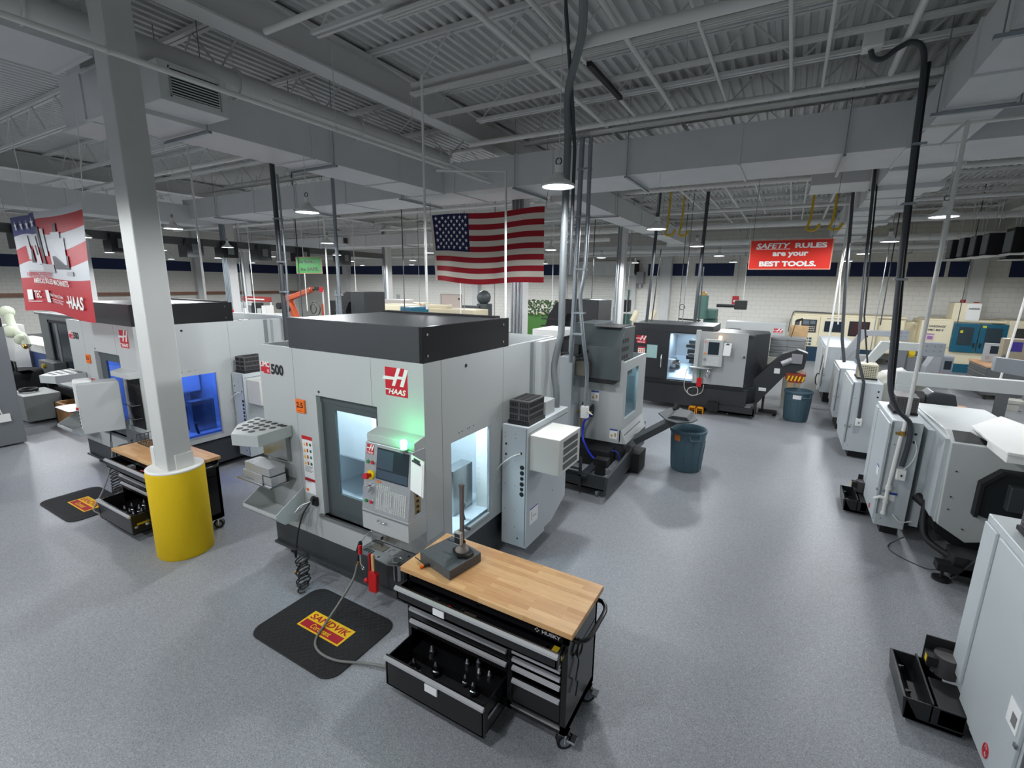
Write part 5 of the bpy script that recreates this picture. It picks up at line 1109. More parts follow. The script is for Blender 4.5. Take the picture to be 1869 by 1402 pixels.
part('tool_stack', G().box(-2.12, 12.6, 1.26, -1.9, 12.75, 1.36).box(-2.1, 12.6, 1.4, -1.92, 12.72, 1.52).box(-2.14, 12.6, 1.56, -1.9, 12.72, 1.64).box(-2.08, 12.6, 1.67, -1.92, 12.72, 1.75), mat('block_dark', (70, 76, 82), .3, .8), t, .01)
l = bpy.data.lights.new('chamber_lamp', 'AREA'); l.shape = 'RECTANGLE'; l.size = .9; l.size_y = .1; l.energy = 26; l.color = (.8, .92, 1)
lo = bpy.data.objects.new('chamber_lamp', l); COL.objects.link(lo); lo.parent = t; lo.location = (-2.0 + 2.1, 12.6 - 13.0, 1.9)
haas_logo(t, (-3.33, y0 + .02, 1.62), X_, Z_, .24, .2, 'maker_logo')
g = G().mt(0); g.box(-3.28, y0 + .016, 1.3, -3.1, y0 + .02, 1.53); g.mt(1); g.box(-3.28, y0 + .014, 1.49, -3.1, y0 + .016, 1.53); g.mt(2)
for r in range(3):
    for c in range(3): g.box(-3.26 + c * .055, y0 + .014, 1.33 + r * .05, -3.225 + c * .055, y0 + .016, 1.36 + r * .05)
part('warning_label', g, [PAPER, RED, ORG], t)
cx0 = -1.64; pd = part('control_pod', G().box(cx0, y0 - .26, 1.22, cx0 + .42, y0 - .12, 1.86), LG, t, .01)
yq = y0 - .26
part('screen', G().box(cx0 + .1, yq - .003, 1.5, cx0 + .34, yq, 1.8), SCRN, pd)
g = G()
for r in range(7):
    for c in range(10): g.box(cx0 + .09 + c * .027, yq - .003, 1.25 + r * .03, cx0 + .108 + c * .027, yq, 1.268 + r * .03)
part('keypad', g, mat('key_pale', (216, 216, 214), .5), pd)
haas_logo(pd, (cx0 + .02, yq, 1.77), X_, Z_, .05, .06)
part('stop_button', G().cyl((cx0 + .04, yq, 1.52), (cx0 + .04, yq - .03, 1.52), .022), ORG, pd); part('jog_wheel', G().cyl((cx0 + .045, yq, 1.38), (cx0 + .045, yq - .03, 1.38), .03), CHR, pd)
part('pod_arm', G().box(cx0 + .1, y0 - .12, 1.5, cx0 + .3, y0 - .04, 1.56), LG, pd)
part('beacon', G().cyl((-1.3, yq + .05, 1.86), (-1.3, yq + .05, 1.95), .035), mat('beacon_amber', (255, 200, 120), .4, emit=(255, 200, 130), es=6), t)
clipboard('small white clipboard hung on the pod of the turning center', (-1.21, y0 - .27, 1.5), (1, 0, 0), (.05, .03, 1), .16, .3)
t = thing('tool_tray', 'white tray with cup under the pod of the turning center', 'tray', (-1.7, 12.05, 1.1))
part('tray_plate', G().prism([(-1.95, 12.2), (-1.9, 12.0), (-1.5, 11.98), (-1.42, 12.1), (-1.44, 12.22)], 1.15, 1.165, 'z'), LG, t); part('tray_cup', G().lathe([(.02, .93), (.05, .94), (.058, 1.165), (.05, 1.165), (.04, .95)], (-1.5, 12.08)), CHR, t)
t = brush('hand_brush', 'red bench brush hanging at the turning center', -1.66, 12.0, 1.12, RED, mat('green_grip', (20, 90, 50), .5), .1, .42)
single('air_hose', G().tube(spline([(-1.98, 12.1, 1.1), (-2.02, 12.1, .85), (-2.0, 12.1, .6), (-1.85, 12.1, .45), (-1.7, 12.1, .5), (-1.72, 12.1, .66), (-1.9, 12.1, .62), (-1.92, 12.1, .5), (-1.78, 12.1, .45), (-1.6, 12.1, .55), (-1.56, 12.05, .75)], 6), .01, 6), mat('hose_cream', (190, 186, 176), .5), 'cream coiled air hose hanging under the turning center pod', 'hose')
for i, x in enumerate((-1.78, -1.6)):
    t = thing('foot_pedal', 'yellow foot pedal on the floor, the %s before the turning center' % ('one nearer the chuck side' if i == 0 else 'one nearer the tank'), 'pedal', (x, 12.15, 0), 'foot pedals')
    part('guard', G().box(x - .08, 12.08, 0, x - .06, 12.25, .16).box(x + .06, 12.08, 0, x + .08, 12.25, .16).box(x - .08, 12.08, .14, x + .08, 12.25, .16).box(x - .08, 12.22, 0, x + .08, 12.25, .15), mat('pedal_yellow', (230, 150, 10), .45), t, .006); part('treadle', G().box(x - .05, 12.09, .03, x + .05, 12.2, .05), BKM, t)
t = thing('coolant_tank', 'charcoal coolant tank on casters beneath the turning center', 'coolant tank', (-.8, 12.5, 0))
part('tray', G().box(-1.2, 12.25, .08, -.42, 12.3, .26).box(-1.2, 12.25, .08, -.42, 13.0, .12).box(-.45, 12.25, .08, -.4, 13.0, .36), LTH, t); part('chips', G().box(-.9, 12.3, .12, -.47, 12.7, .24), mat('foam_grey', (170, 174, 180), .3), t)
for x in (-1.0, -.48): part('caster', G().cyl((x - .02, 12.4, .05), (x + .02, 12.4, .05), .05), GALV, t)
part('pump', G().box(-1.45, 12.15, .1, -1.2, 12.3, .32), BKM, t)
t = thing('chip_conveyor', 'inclined charcoal chip conveyor with hazard striped spout by the turning center', 'chip conveyor', (-.1, 12.9, 0))
part('incline', G().prism([(-.9, .3), (-.38, .32), (.1, 1.02), (.48, 1.24), (.52, 1.6), (.3, 1.68), (-.0, 1.55), (-.62, .78), (-.9, .78)], 12.78, 13.12, 'y'), LTH, t, .008)
part('gear_motor', G().cyl((.02, 12.74, 1.32), (.22, 12.74, 1.44), .07).box(.2, 12.68, 1.36, .42, 12.78, 1.58), mat('motor_grey', (150, 150, 154), .35, .4), t, .01)
g = G().mt(0); g.prism([(.14, 1.12), (.54, 1.12), (.52, .96), (.46, .9), (.2, .9), (.12, 1.0)], 12.76, 13.12, 'y')
g.mt(1)
for k in range(5): g.prism([(.16 + k * .075, .94), (.19 + k * .075, .94), (.225 + k * .075, 1.06), (.19 + k * .075, 1.06)], 12.755, 12.76, 'y')
part('hazard_spout', g, [mat('hazard_maroon', (140, 50, 20), .5), mat('hazard_yellow', (240, 200, 20), .5)], t)
part('plate_label', G().box(-.12, 12.77, 1.08, .0, 12.78, 1.2).box(-.4, 12.77, .62, -.24, 12.78, .7), PAPER, t)
part('support', G().box(-.3, 12.85, .1, -.25, 13.05, .5).box(-.35, 12.85, .06, .05, 13.05, .12).cyl((-.0, 12.95, .0), (-.0, 12.95, .1), .04), BKM, t)

# tool cabinet, bar feeder, plywood behind the turning center
def drawer_cabinet(lab, x0, x1, y0, y1, z0, z1, rows, cols, m, hm, face='y', top=None, casters=True, cat='tool cabinet'):
    t = thing('drawer_cabinet', lab, cat, ((x0 + x1) / 2, (y0 + y1) / 2, 0))
    part('cabinet_body', G().box(x0, y0, z0, x1, y1, z1), m, t, .006)
    for r in range(rows):
        for c in range(cols):
            a0 = x0 + .02 + (x1 - x0 - .02) * c / cols; a1 = x0 + (x1 - x0 - .02) * (c + 1) / cols; b0 = z0 + .03 + (z1 - z0 - .05) * r / rows; b1 = z0 + (z1 - z0 - .02) * (r + 1) / rows
            if face == 'y': d = part('drawer', G().box(a0, y0 - .012, b0, a1, y0, b1), m, t); part('drawer_handle', G().box(a0, y0 - .03, b1 - .025, a1, y0 - .012, b1 - .008), hm, d)
            else:
                q0 = y0 + .02 + (y1 - y0 - .02) * c / cols; q1 = y0 + (y1 - y0 - .02) * (c + 1) / cols
                d = part('drawer', G().box(x0 - .012, q0, b0, x0, q1, b1), m, t); part('drawer_handle', G().box(x0 - .03, q0, b1 - .025, x0 - .012, q1, b1 - .008), hm, d)
    if top: part('cabinet_top', G().box(x0 - .03, y0 - .03, z1, x1 + .03, y1 + .03, z1 + .04), top, t)
    if casters:
        for a in (x0 + .08, x1 - .08):
            for b in (y0 + .08, y1 - .08): part('caster', G().cyl((a - .02, b, .06), (a + .02, b, .06), .06), BKM, t)
    return t
HND = mat('handle_silver', (190, 192, 192), .3, .6)
drawer_cabinet('grey drawer chest on tan legs behind the chip conveyor', -.3, .48, 14.0, 14.6, 1.32, 1.82, 3, 2, mat('chest_grey', (128, 132, 134), .4), HND, casters=False)
single('machine_bed', G().box(-.7, 13.9, 1.12, .5, 14.8, 1.32).box(-.65, 14.0, .0, -.5, 14.2, 1.12).box(.1, 13.95, .0, .2, 14.05, 1.12).box(.35, 13.95, .0, .45, 14.05, 1.12).box(-.6, 14.1, .7, .0, 14.6, 1.12), mat('bench_beige', (196, 196, 186), .5), 'beige steel stand carrying the grey drawer chest', 'stand', bevel=.01)
t = thing('bar_feeder', 'long white bar feeder behind the turning center', 'bar feeder', (-.7, 15.2, 0))
part('feeder_body', G().box(-1.5, 14.9, 1.72, .0, 15.4, 2.12).box(-1.2, 15.0, 0, -.9, 15.3, 1.72), LG, t, .01)
haas_logo(t, (-.28, 14.9, 1.86), X_, Z_, .22, .12); part('slot', G().box(-1.5, 14.895, 1.9, -1.1, 14.9, 1.92), BKM, t)
single('plywood_sheet', G().box(.1, 15.5, 0, .55, 15.55, 2.05), mat('plywood', (206, 170, 124), .6, noise=.1, nscale=6), 'plywood sheet standing between the bar feeder and the cream turning center', 'board')
g = G().cyl((.15, 14.3, 1.82), (.22, 14.3, 2.25), .008).cyl((.22, 14.3, 2.25), (.36, 14.3, 2.3), .03)
single('desk_lamp', g, BKM, 'small black work light clamped on the grey drawer chest', 'work light')

# ================================================================ the row of cabinets along the aisle
def cabinet(lab, x0, x1, y0, y1, z0, z1, holes=True, vent=False, dc=0.):
    t = thing('electrical_cabinet', lab, 'cabinet', ((x0 + x1) / 2, (y0 + y1) / 2, 0))
    part('cabinet_body', G().prism([(y0, z0), (y0, z1), (y1, z1), (y1, z0 + .12 + dc), (y1 - .35, z0)], x0, x1, 'x'), LG2, t, .006)
    part('cabinet_door', G().box(x0 - .02, y0 + .03, z0 + .05, x0, y1 - .3, z1 - .05).box(x0 - .02, y1 - .24, z0 + .16 + dc, x0, y1 - .03, z1 - .05), LG2, t, .005)
    part('door_hinge', G().box(x0 + .0, y0 - .006, z0 + .15, x0 + .02, y0, z1 - .02), MG, t)
    g = G()
    if holes:
        for z in (z1 - .14, z1 - .24): g.cyl((x1 - .06, y0 - .003, z), (x1 - .06, y0, z), .016, n=12)
    for z in (z0 + .1, z0 + .5, z1 - .3): g.cyl((x0 + .06, y0 - .003, z), (x0 + .06, y0, z), .006, n=6)
    part('knockout', g, BKM, t)
    part('latch', G().box(x0 + .03, y0 - .012, z0 + .45, x0 + .06, y0, z0 + .475), GALV, t); part('latch', G().box(x0 - .03, y0 + .02, z0 + .45, x0 - .02, y0 + .05, z0 + .475), GALV, t)
    part('foot', G().box(x0 + .1, y0 + .15, 0, x1 - .02, y1 - .4, z0), BKM, t)
    return t
def vent_box(par, x0, x1, y0, y1, z0, z1, m):
    v = part('transformer', G().box(x0, y0, z0 + .03, x1, y1, z1), m, par, .006); g = G(); h = G()
    for k in range(7):
        z = z0 + .05 + k * (z1 - z0 - .07) / 7
        for j in range(8): a = x0 + .015 + j * (x1 - x0 - .03) / 8; g.box(a, y0 - .003, z, a + (x1 - x0) / 14, y0, z + .014)
        for j in range(8): a = y0 + .015 + j * (y1 - y0 - .03) / 8; h.box(x0 - .003, a, z, x0, a + (y1 - y0) / 14, z + .014)
    part('transformer_grille', g, mat('slot_dark', (60, 60, 58), .7), v); part('transformer_grille', h, mat('slot_dark', (60, 60, 58), .7), v); part('transformer_foot', G().box(x0 - .01, y0 - .01, z0, x1 + .01, y1 + .01, z0 + .03), BKM, v)  # vent slots drawn as thin dark plates
t = cabinet('pale grey electrical cabinet with blue edged sticker, second of the aisle row', 1.26, 1.56, 7.14, 8.3, .15, 1.53)
vent_box(t, 1.33, 1.56, 7.55, 7.95, 1.53, 1.76, mat('cage_steel', (98, 96, 98), .4))
g = G().mt(0); g.box(1.255 - .017, 7.3, .75, 1.239, 7.42, .86); g.mt(1); g.box(1.236, 7.3, .86, 1.239, 7.42, .875)
g.mt(0); g.box(1.35, 7.135, .5, 1.42, 7.14, .58); g.mt(1); g.box(1.35, 7.134, .585, 1.44, 7.14, .61)
part('sticker', g, [PAPER, mat('sticker_blue', (30, 60, 150), .5)], t)
part('maker_badge', G().tube([(1.237, 7.45 + .03 * cos(a), .27 + .035 * sin(a)) for a in [k * pi / 6 for k in range(12)]], .004, 5, True), LRED, t)
part('cable', G().tube(spline([(1.5, 7.13, 1.32), (1.53, 7.1, 1.2), (1.5, 7.08, 1.05), (1.45, 7.1, .95)]), .006, 6).tube(spline([(1.42, 7.1, .35), (1.5, 7.06, .28), (1.62, 7.1, .3)]), .006, 6), WHP, t)
t = cabinet('big pale grey electrical cabinet with round red badge at the picture edge', 1.42, 1.8, 3.3, 4.44, .12, 1.53, dc=.0)
vent_box(t, 1.5, 1.75, 3.75, 4.2, 1.54, 1.82, mat('cage_steel', (98, 96, 98), .4))
part('maker_badge', G().tube([(1.397, 3.62 + .035 * cos(a), .26 + .045 * sin(a)) for a in [k * pi / 8 for k in range(16)]], .005, 5, True).box(1.396, 3.604, .24, 1.398, 3.610, .28).box(1.396, 3.63, .24, 1.398, 3.636, .28).box(1.396, 3.604, .257, 1.398, 3.636, .263), LRED, t)
g = G().mt(0); g.box(1.395, 3.36, .62, 1.399, 3.5, .78); g.mt(1); g.box(1.393, 3.38, .65, 1.396, 3.44, .72)
part('sticker', g, [PAPER, mat('print_line', (120, 120, 120), .6)], t)
t = cabinet('pale grey cabinet with ribbed cream box on top, third of the aisle row', 1.18, 1.62, 10.35, 11.8, .15, 1.44)
vent_box(t, 1.27, 1.56, 10.75, 11.15, 1.44, 1.72, mat('cage_cream', (190, 184, 160), .5))
t = cabinet('pale grey narrow cabinet, fourth of the aisle row', 1.12, 1.5, 12.3, 13.7, .3, 1.4)
t = cabinet('pale grey cabinet with a hanging cable bundle, fifth of the aisle row', 1.0, 1.75, 15.2, 18.6, .3, 1.55)
part('cable_bundle', G().tube([(.93 + .05 * cos(a), 15.4, .62 + .16 * sin(a)) for a in [k * pi / 7 for k in range(14)]], .016, 6, True).tube([(.96, 15.4, .8), (.98, 15.4, 1.3)], .014, 6), DPIPE, t)
part('cable_conduit', G().tube([(.97, 15.9, .3), (.97, 15.9, 1.5)], .02, 6).tube([(.92, 15.0, .4), (1.06, 15.0, 2.3)], .018, 6), WHP, t)

# low tanks poking out beneath the cabinets
def low_tank(lab, x0, x1, y0, y1, motor=True):
    t = thing('coolant_tank', lab, 'coolant tank', ((x0 + x1) / 2, (y0 + y1) / 2, 0))
    g = G().prism([(x0 + .02, .03), (x0, .2), (x0 + .02, .2), (x0 + .1, .06), (x1, .06), (x1, .03)], y0, y1, 'y').box(x0 + .02, y0, .03, x1, y0 + .012, .2).box(x0 + .02, y1 - .012, .03, x1, y1, .2).box(x0 + .16, y0, .06, x0 + .175, y1, .22)
    part('tray', g, mat('tank_black', (34, 36, 38), .3), t, .003)
    part('tank_lid', G().box(x0 + .2, y0, .06, x1 + .3, y0 + (y1 - y0) * .6, .2), BKM, t, .01)
    for f in (.25, .75): part('wing_nut', G().cyl((x0 + .05, y0 + (y1 - y0) * f, .1), (x0 + .05, y0 + (y1 - y0) * f, .16), .012).box(x0 + .03, y0 + (y1 - y0) * f - .005, .14, x0 + .075, y0 + (y1 - y0) * f + .005, .165), CHR, t)
    if motor:
        m = part('pump_motor', G().cyl((x1 - .03, y1 - .12, .2), (x1 - .03, y1 - .12, .36), .085, n=24), mat('motor_cap', (66, 62, 64), .5), t)
        part('terminal_box', G().box(x1 - .16, y1 - .18, .26, x1 - .1, y1 - .08, .34), BKM, m); part('yellow_tag', G().box(x1 - .163, y1 - .16, .28, x1 - .16, y1 - .12, .33), YEL, m)
        part('pump_bracket', G().box(x0 + .2, y1 - .02, .1, x1 + .1, y1 - .01, .42).cyl((x0 + .24, y1 - .15, .2), (x0 + .3, y1 - .12, .28), .02), BKM, t)
    return t
low_tank('black coolant tank with round pump sticking out under the big cabinet', 1.05, 1.4, 3.95, 4.5)
low_tank('black coolant tank sticking out under the second cabinet of the row', .98, 1.26, 7.7, 8.25)

# machine bodies behind the cabinets
t = thing('turning_machine', 'grey turning machine body with black grille panel behind the second cabinet', 'machine', (2.9, 7.9, 0))
part('body', G().prism([(6.72, .5), (6.72, 1.46), (7.03, 1.53), (8.7, 1.49), (8.7, .5)], 1.72, 2.5, 'x').prism([(1.72, 1.46), (2.5, 1.46), (2.5, .5), (2.0, .34), (1.74, .5)], 6.68, 6.74, 'y'), LG, t, .008)
part('side_skin', G().box(1.68, 6.75, .55, 1.72, 8.7, 1.48).box(1.62, 7.2, .2, 1.7, 8.6, 1.45), LG2, t)
part('lower_body', G().prism([(1.74, .5), (2.0, .34), (2.5, .3), (2.5, .1), (2.1, .1), (1.8, .3)], 6.9, 8.6, 'y'), BKM, t)
part('top_grille', G().add([(1.755, 6.74, 1.468), (1.78, 7.01, 1.529), (1.94, 7.01, 1.529), (2.09, 6.74, 1.468)], [(0, 1, 2, 3)]), BKM, t)
part('recess', G().prism([(2.02, .72), (2.02, 1.06), (2.16, 1.22), (2.45, 1.22), (2.45, .6)], 6.6, 6.68, 'y'), mat('recess_dark', (34, 38, 40), .35), t, .01)
part('recess_rim', G().prism([(1.99, .70), (1.99, 1.08), (2.14, 1.25), (2.45, 1.25), (2.45, 1.22), (2.16, 1.22), (2.02, 1.06), (2.02, .70)], 6.57, 6.68, 'y'), BKM, t)
part('recess_box', G().box(2.2, 6.5, .85, 2.6, 6.6, 1.12), DG, t, .01)
part('splash_tray', G().prism([(1.99, 7.2), (1.97, 6.5), (1.99, 6.14), (2.5, 6.1), (2.7, 7.0), (2.44, 7.95)], 1.54, 1.57, 'z').box(2.0, 6.16, 1.46, 2.5, 6.7, 1.54), WH, t, .006)
part('bolt', G().cyl((1.8, 6.66, .85), (1.8, 6.68, .85), .008).cyl((1.8, 6.66, .7), (1.8, 6.68, .7), .008).cyl((1.8, 6.66, 1.15), (1.8, 6.68, 1.15), .008).cyl((1.95, 6.66, .5), (1.95, 6.68, .5), .008), CHR, t)
t = thing('coolant_tank', 'dark coolant tank with fat black hose below the grey turning machine', 'coolant tank', (2.1, 6.7, 0))
part('tray', G().box(1.85, 6.35, .05, 2.5, 6.66, .3).prism([(1.85, .05), (2.3, .05), (2.3, .5), (2.05, .42)], 6.3, 6.34, 'y'), mat('tank_black', (34, 36, 38), .3), t, .006)
part('fat_hose', G().tube(spline([(1.7, 7.05, .62), (1.68, 6.95, .45), (1.7, 6.8, .26), (1.85, 6.6, .2), (2.0, 6.42, .2), (2.06, 6.36, .22)], 7), .035, 10).tube([(1.64, 7.2, .6), (1.82, 6.95, .5)], .06, 10), BKM, t)
part('levelling_foot', G().cyl((1.78, 6.35, 0), (1.78, 6.35, .03), .08).cyl((1.78, 6.35, .03), (1.78, 6.35, .12), .015).box(1.72, 6.3, .12, 2.0, 6.45, .2), BKM, t)
single('floor_cable', G().tube(spline([(1.55, 7.0, .12), (1.42, 6.95, .012), (1.4, 6.8, .008), (1.5, 6.65, .008), (1.7, 6.52, .01), (1.82, 6.48, .08)], 7), .007, 6), DPIPE, 'thin grey cable looping on the floor under the grey turning machine', 'cable')
single('coolant_hose', G().tube(spline([(1.98, 5.55, .62), (2.0, 5.45, .78), (2.08, 5.3, .86), (2.2, 5.1, .88)], 7), .022, 8), BLUE, 'blue coolant hose arching behind the big cabinet', 'hose')
single('machine_tool', G().box(2.1, 4.0, .4, 3.3, 5.4, 1.2).box(1.9, 3.4, .1, 3.2, 5.2, .4), mat('dark_steel', (48, 52, 54), .4), 'dark machine body behind the big cabinet at the picture edge', 'machine', bevel=.01)
t = thing('turning_machine', 'pale sloped machine body behind the third cabinet', 'machine', (2.4, 11.2, 0))
part('body', G().prism([(1.6, .4), (1.6, 1.38), (1.75, 1.5), (2.05, 1.6), (2.3, 1.32), (2.45, 1.0), (2.45, 1.0), (2.45, .4)], 10.6, 11.7, 'y'), mat('ivory_grey', (196, 196, 186), .45), t, .01)
part('seam_plate', G().box(1.7, 10.58, .5, 2.4, 10.6, .95), LG, t)
def gantry(lab, x0, y, z0, xb, xe, rise, m=LG):
    t = thing('gantry_arm', lab, 'gantry arm', (x0, y, 0), None)
    part('post', G().prism([(x0, 1.4), (x0 + .13, 1.4), (x0 + .45, z0), (x0 + .45, z0 + rise), (x0 + .33, z0 + rise)], y - .088, y + .088, 'y'), m, t)
    part('beam', G().box(x0 + .451, y - .09, z0, xb, y + .09, z0 + rise), m, t, .008)
    b = part('end_plate', G().box(xb, y - .12, z0 - .08, xe, y + .12, z0 + rise + .03), mat('plate_grey', (140, 146, 152), .4), t, .006)
    for a in (.06, .18, .27):
        for c in (.03, .12): part('bolt', G().cyl((xb + a, y - .13, z0 + c), (xb + a, y - .12, z0 + c), .014, n=8), CHR, b)
    part('pedestal', G().box(x0, y - .12, 0, x0 + .14, y + .12, 1.4), m, t); return t
gantry('grey gantry arm over the third cabinet', 1.38, 12.05, 1.90, 2.35, 2.69, .15)
gantry('shorter grey gantry arm before the fifth cabinet', 1.3, 14.5, 1.96, 2.22, 2.55, .13, mat('arm_steel', (150, 154, 158), .4))
t = thing('gantry_arm', 'long straight pale gantry beam crossing behind the second cabinet', 'gantry arm', (3.2, 10.4, 0))
part('beam', G().box(1.76, 10.3, 1.48, 5.2, 10.46, 1.7), LG, t, .006); part('post', G().box(1.78, 10.28, 0, 2.0, 10.48, 1.48), LG, t, .006)
part('far_post', G().box(3.55, 7.2, 0, 3.8, 7.5, 1.3), LG2, t, .006)
t = thing('chip_bin', 'charcoal chip bin with round hose reel between the gantry beams', 'bin', (2.1, 9.2, 0))
part('bin_body', G().prism([(1.88, .0), (1.92, 1.55), (2.0, 1.62), (2.25, 1.6), (2.33, 1.3), (2.33, .0)], 9.0, 9.4, 'y'), DG, t, .02)
part('hose_reel', G().cyl((1.82, 9.1, 1.42), (1.9, 9.1, 1.42), .18, n=24), BKM, t); part('reel_hub', G().cyl((1.80, 9.08, 1.42), (1.82, 9.08, 1.42), .13, n=20), GALV, t)
part('wood_block', G().box(2.33, 9.0, 1.2, 2.45, 9.3, 1.4), mat('pine_block', (200, 160, 116), .6), t)

# ================================================================ cream machines at the block wall
t = thing('turning_center', 'cream turning center with keypad panel and dark blue base by the block wall', 'machine', (1.9, 24.8, 0))
part('body', G().box(.2, 23.9, .6, 3.2, 25.8, 1.92).box(.25, 24.0, 1.9, 4.1, 25.7, 2.0), CREAM, t, .05)
part('body_extension', G().box(3.2, 24.1, .5, 4.1, 25.6, 1.9), CREAM, t, .05)
part('base', G().prism([(.25, 0), (3.2, 0), (3.2, .62), (.15, .62)], 23.85, 25.6, 'y'), mat('base_navy', (14, 52, 74), .4), t)
part('controller', G().box(.56, 23.88, 1.22, 1.12, 23.9, 1.76), mat('panel_black', (50, 50, 48), .5), t)
part('controller_screen', G().box(.62, 23.87, 1.55, .84, 23.88, 1.72).box(.88, 23.87, 1.58, 1.06, 23.88, 1.72), mat('screen_blue_grey', (96, 110, 120), .3), t)
g = G()
for r in range(3):
    for c in range(8): g.box(.6 + c * .06, 23.87, 1.28 + r * .08, .64 + c * .06, 23.88, 1.32 + r * .08)
part('keypad', g, mat('key_ivory', (200, 196, 180), .5), t)
part('window', G().box(1.4, 23.88, 1.28, 2.05, 23.9, 1.72), SCRN, t)
g = G(); lettering(g, 'HARDINGE', (1.45, 23.9, 1.8), X_, Z_, .5, .06, bold=.02, shear=.2, d=.01); lettering(g, 'QUEST', (.3, 23.9, 1.14), X_, Z_, .3, .05, bold=.02, d=.01); lettering(g, 'GT', (.28, 23.9, .98), X_, Z_, .35, .12, bold=.05, d=.01)
g.box(.32, 23.89, 1.5, .5, 23.9, 1.7)
part('lettering', g, mat('print_dark', (70, 72, 78), .5), t)
g = G()
for r in range(3):
    for c in range(2): g.box(.78 + c * .13, 23.885, .68 + r * .12, .88 + c * .13, 23.9, .76 + r * .12)
part('vent_window', g, TEAL, t)
part('top_pipe', G().tube([(.2, 23.95, 2.0), (.25, 23.95, 2.08), (1.7, 23.95, 2.05)], .025, 6).tube([(.2, 23.9, 2.0), (.12, 23.88, 1.6), (.12, 23.88, 1.2)], .015, 6), DPIPE, t)
part('seam', G().box(1.22, 23.895, .7, 1.24, 23.9, 1.9), mat('seam_cream', (160, 150, 124), .5), t)
t = thing('milling_machine', 'cream milling machine with teal double doors and tall head box by the block wall', 'machine', (6.0, 24.8, 0))
part('body', G().box(4.55, 23.95, .9, 5.5, 25.6, 1.92).box(4.8, 24.0, .3, 8.6, 25.6, .95).box(4.7, 24.2, 1.88, 7.2, 25.6, 1.98), CREAM, t, .03)
part('rear_body', G().box(4.15, 24.6, .8, 4.6, 25.6, 1.8).box(7.0, 23.9, .9, 8.6, 25.6, 2.02), CREAM, t, .03)
part('base', G().box(5.2, 23.9, 0, 8.6, 25.4, .32), TEAL, t)
for a, b in ((5.5, 6.22), (6.25, 7.0)): 
    d = part('door', G().box(a, 23.88, .78, b, 23.96, 1.86), TEAL, t, .01); part('door_window', G().box(a + .16, 23.87, 1.05, b - .14, 23.88, 1.72), mat('door_pane_dark', (44, 58, 66), .3), d)  # door window is a dark opaque plate
    part('door_handle', G().box(b - .1 if a < 6 else a + .05, 23.84, .98, b - .06 if a < 6 else a + .09, 23.88, 1.15), BKM, d)
part('head_box', G().box(5.45, 24.2, 1.95, 6.22, 25.0, 2.6), CREAM, t, .02); part('head_front', G().box(5.83, 24.18, 1.95, 6.22, 24.2, 2.58), WH, t)
part('beacon', G().cyl((5.72, 24.4, 2.6), (5.72, 24.4, 2.72), .08).box(6.05, 24.4, 2.6, 6.2, 24.5, 2.64), mat('beacon_red', (140, 20, 24), .4), t)
g = G(); lettering(g, 'HARDINGE', (4.78, 23.95, 1.66), X_, Z_, .5, .08, bold=.02, shear=.2, d=.01); lettering(g, 'VMC 800 II', (4.76, 23.95, 1.52), X_, Z_, .46, .08, bold=.03, d=.01); lettering(g, 'HARDINGE', (5.88, 24.18, 2.36), X_, Z_, .3, .07, bold=.03, d=.01)
part('lettering', g, mat('print_dark', (70, 72, 78), .5), t)
g = G().mt(0); g.box(4.76, 23.93, 1.16, 4.98, 23.95, 1.42); g.mt(1); g.box(4.76, 23.92, 1.38, 4.98, 23.93, 1.42).box(4.79, 23.92, 1.2, 4.95, 23.93, 1.32)
part('notice', g, [mat('notice_paper', (220, 190, 200), .5), mat('notice_violet', (150, 110, 160), .5)], t)
g = G().box(6.3, 23.86, 1.72, 6.4, 23.88, 1.8).box(5.7, 23.86, 1.5, 5.78, 23.88, 1.6).box(5.3, 23.93, .95, 5.38, 23.95, 1.05)
part('yellow_sticker', g, mat('sticker_lime', (200, 200, 40), .5), t)
part('controller', G().box(7.15, 23.8, 1.1, 8.2, 23.9, 1.75), mat('panel_black', (50, 50, 48), .5), t)

# tool chests and small benches in the cabinet-side bay
CH2 = mat('chest_dark_grey', (98, 100, 100), .4)
drawer_cabinet('grey tool chest with tan top in front of the teal doors', 5.12, 5.95, 18.3, 19.9, .14, .93, 4, 1, CH2, HND, 'x', mat('tan_top', (206, 158, 116), .5))
t = drawer_cabinet('dark tool chest with silver handles behind the grey operator console', 2.95, 3.65, 17.0, 17.7, .2, 1.5, 6, 2, CH2, HND)
t = thing('control_console', 'grey operator console standing before the tool chests', 'console', (3.53, 16.2, 0))
part('console_case', G().prism([(3.25, 0), (3.3, 1.1), (3.42, 1.42), (3.82, 1.42), (3.82, 0)], 16.0, 16.5, 'y'), mat('console_grey', (160, 164, 168), .4), t, .01)
part('console_face', G().box(3.58, 15.98, .7, 3.8, 16.0, 1.38), mat('console_face', (138, 142, 150), .4), t)
part('console_screen', G().box(3.64, 15.97, 1.08, 3.78, 15.98, 1.3), SCRN, t); part('console_button', G().cyl((3.62, 15.95, .95), (3.62, 15.98, .95), .03), ORG, t)
t = thing('tailstock', 'grey cast tailstock head with white bolts beyond the gantry arm', 'machine', (2.6, 14.6, 0))
part('casting', G().box(2.33, 14.4, .3, 2.58, 14.8, 1.7).box(2.58, 14.5, .9, 2.9, 14.8, 1.5), mat('cast_grey', (112, 116, 120), .4), t, .02); part('yellow_knob', G().cyl((2.68, 14.45, 1.6), (2.68, 14.5, 1.6), .06).box(2.62, 14.5, 1.5, 2.74, 14.6, 1.66), mat('knob_yellow', (210, 180, 30), .4), t)
part('pedestal', G().box(2.4, 14.5, 0, 2.8, 14.8, .6), CH2, t)
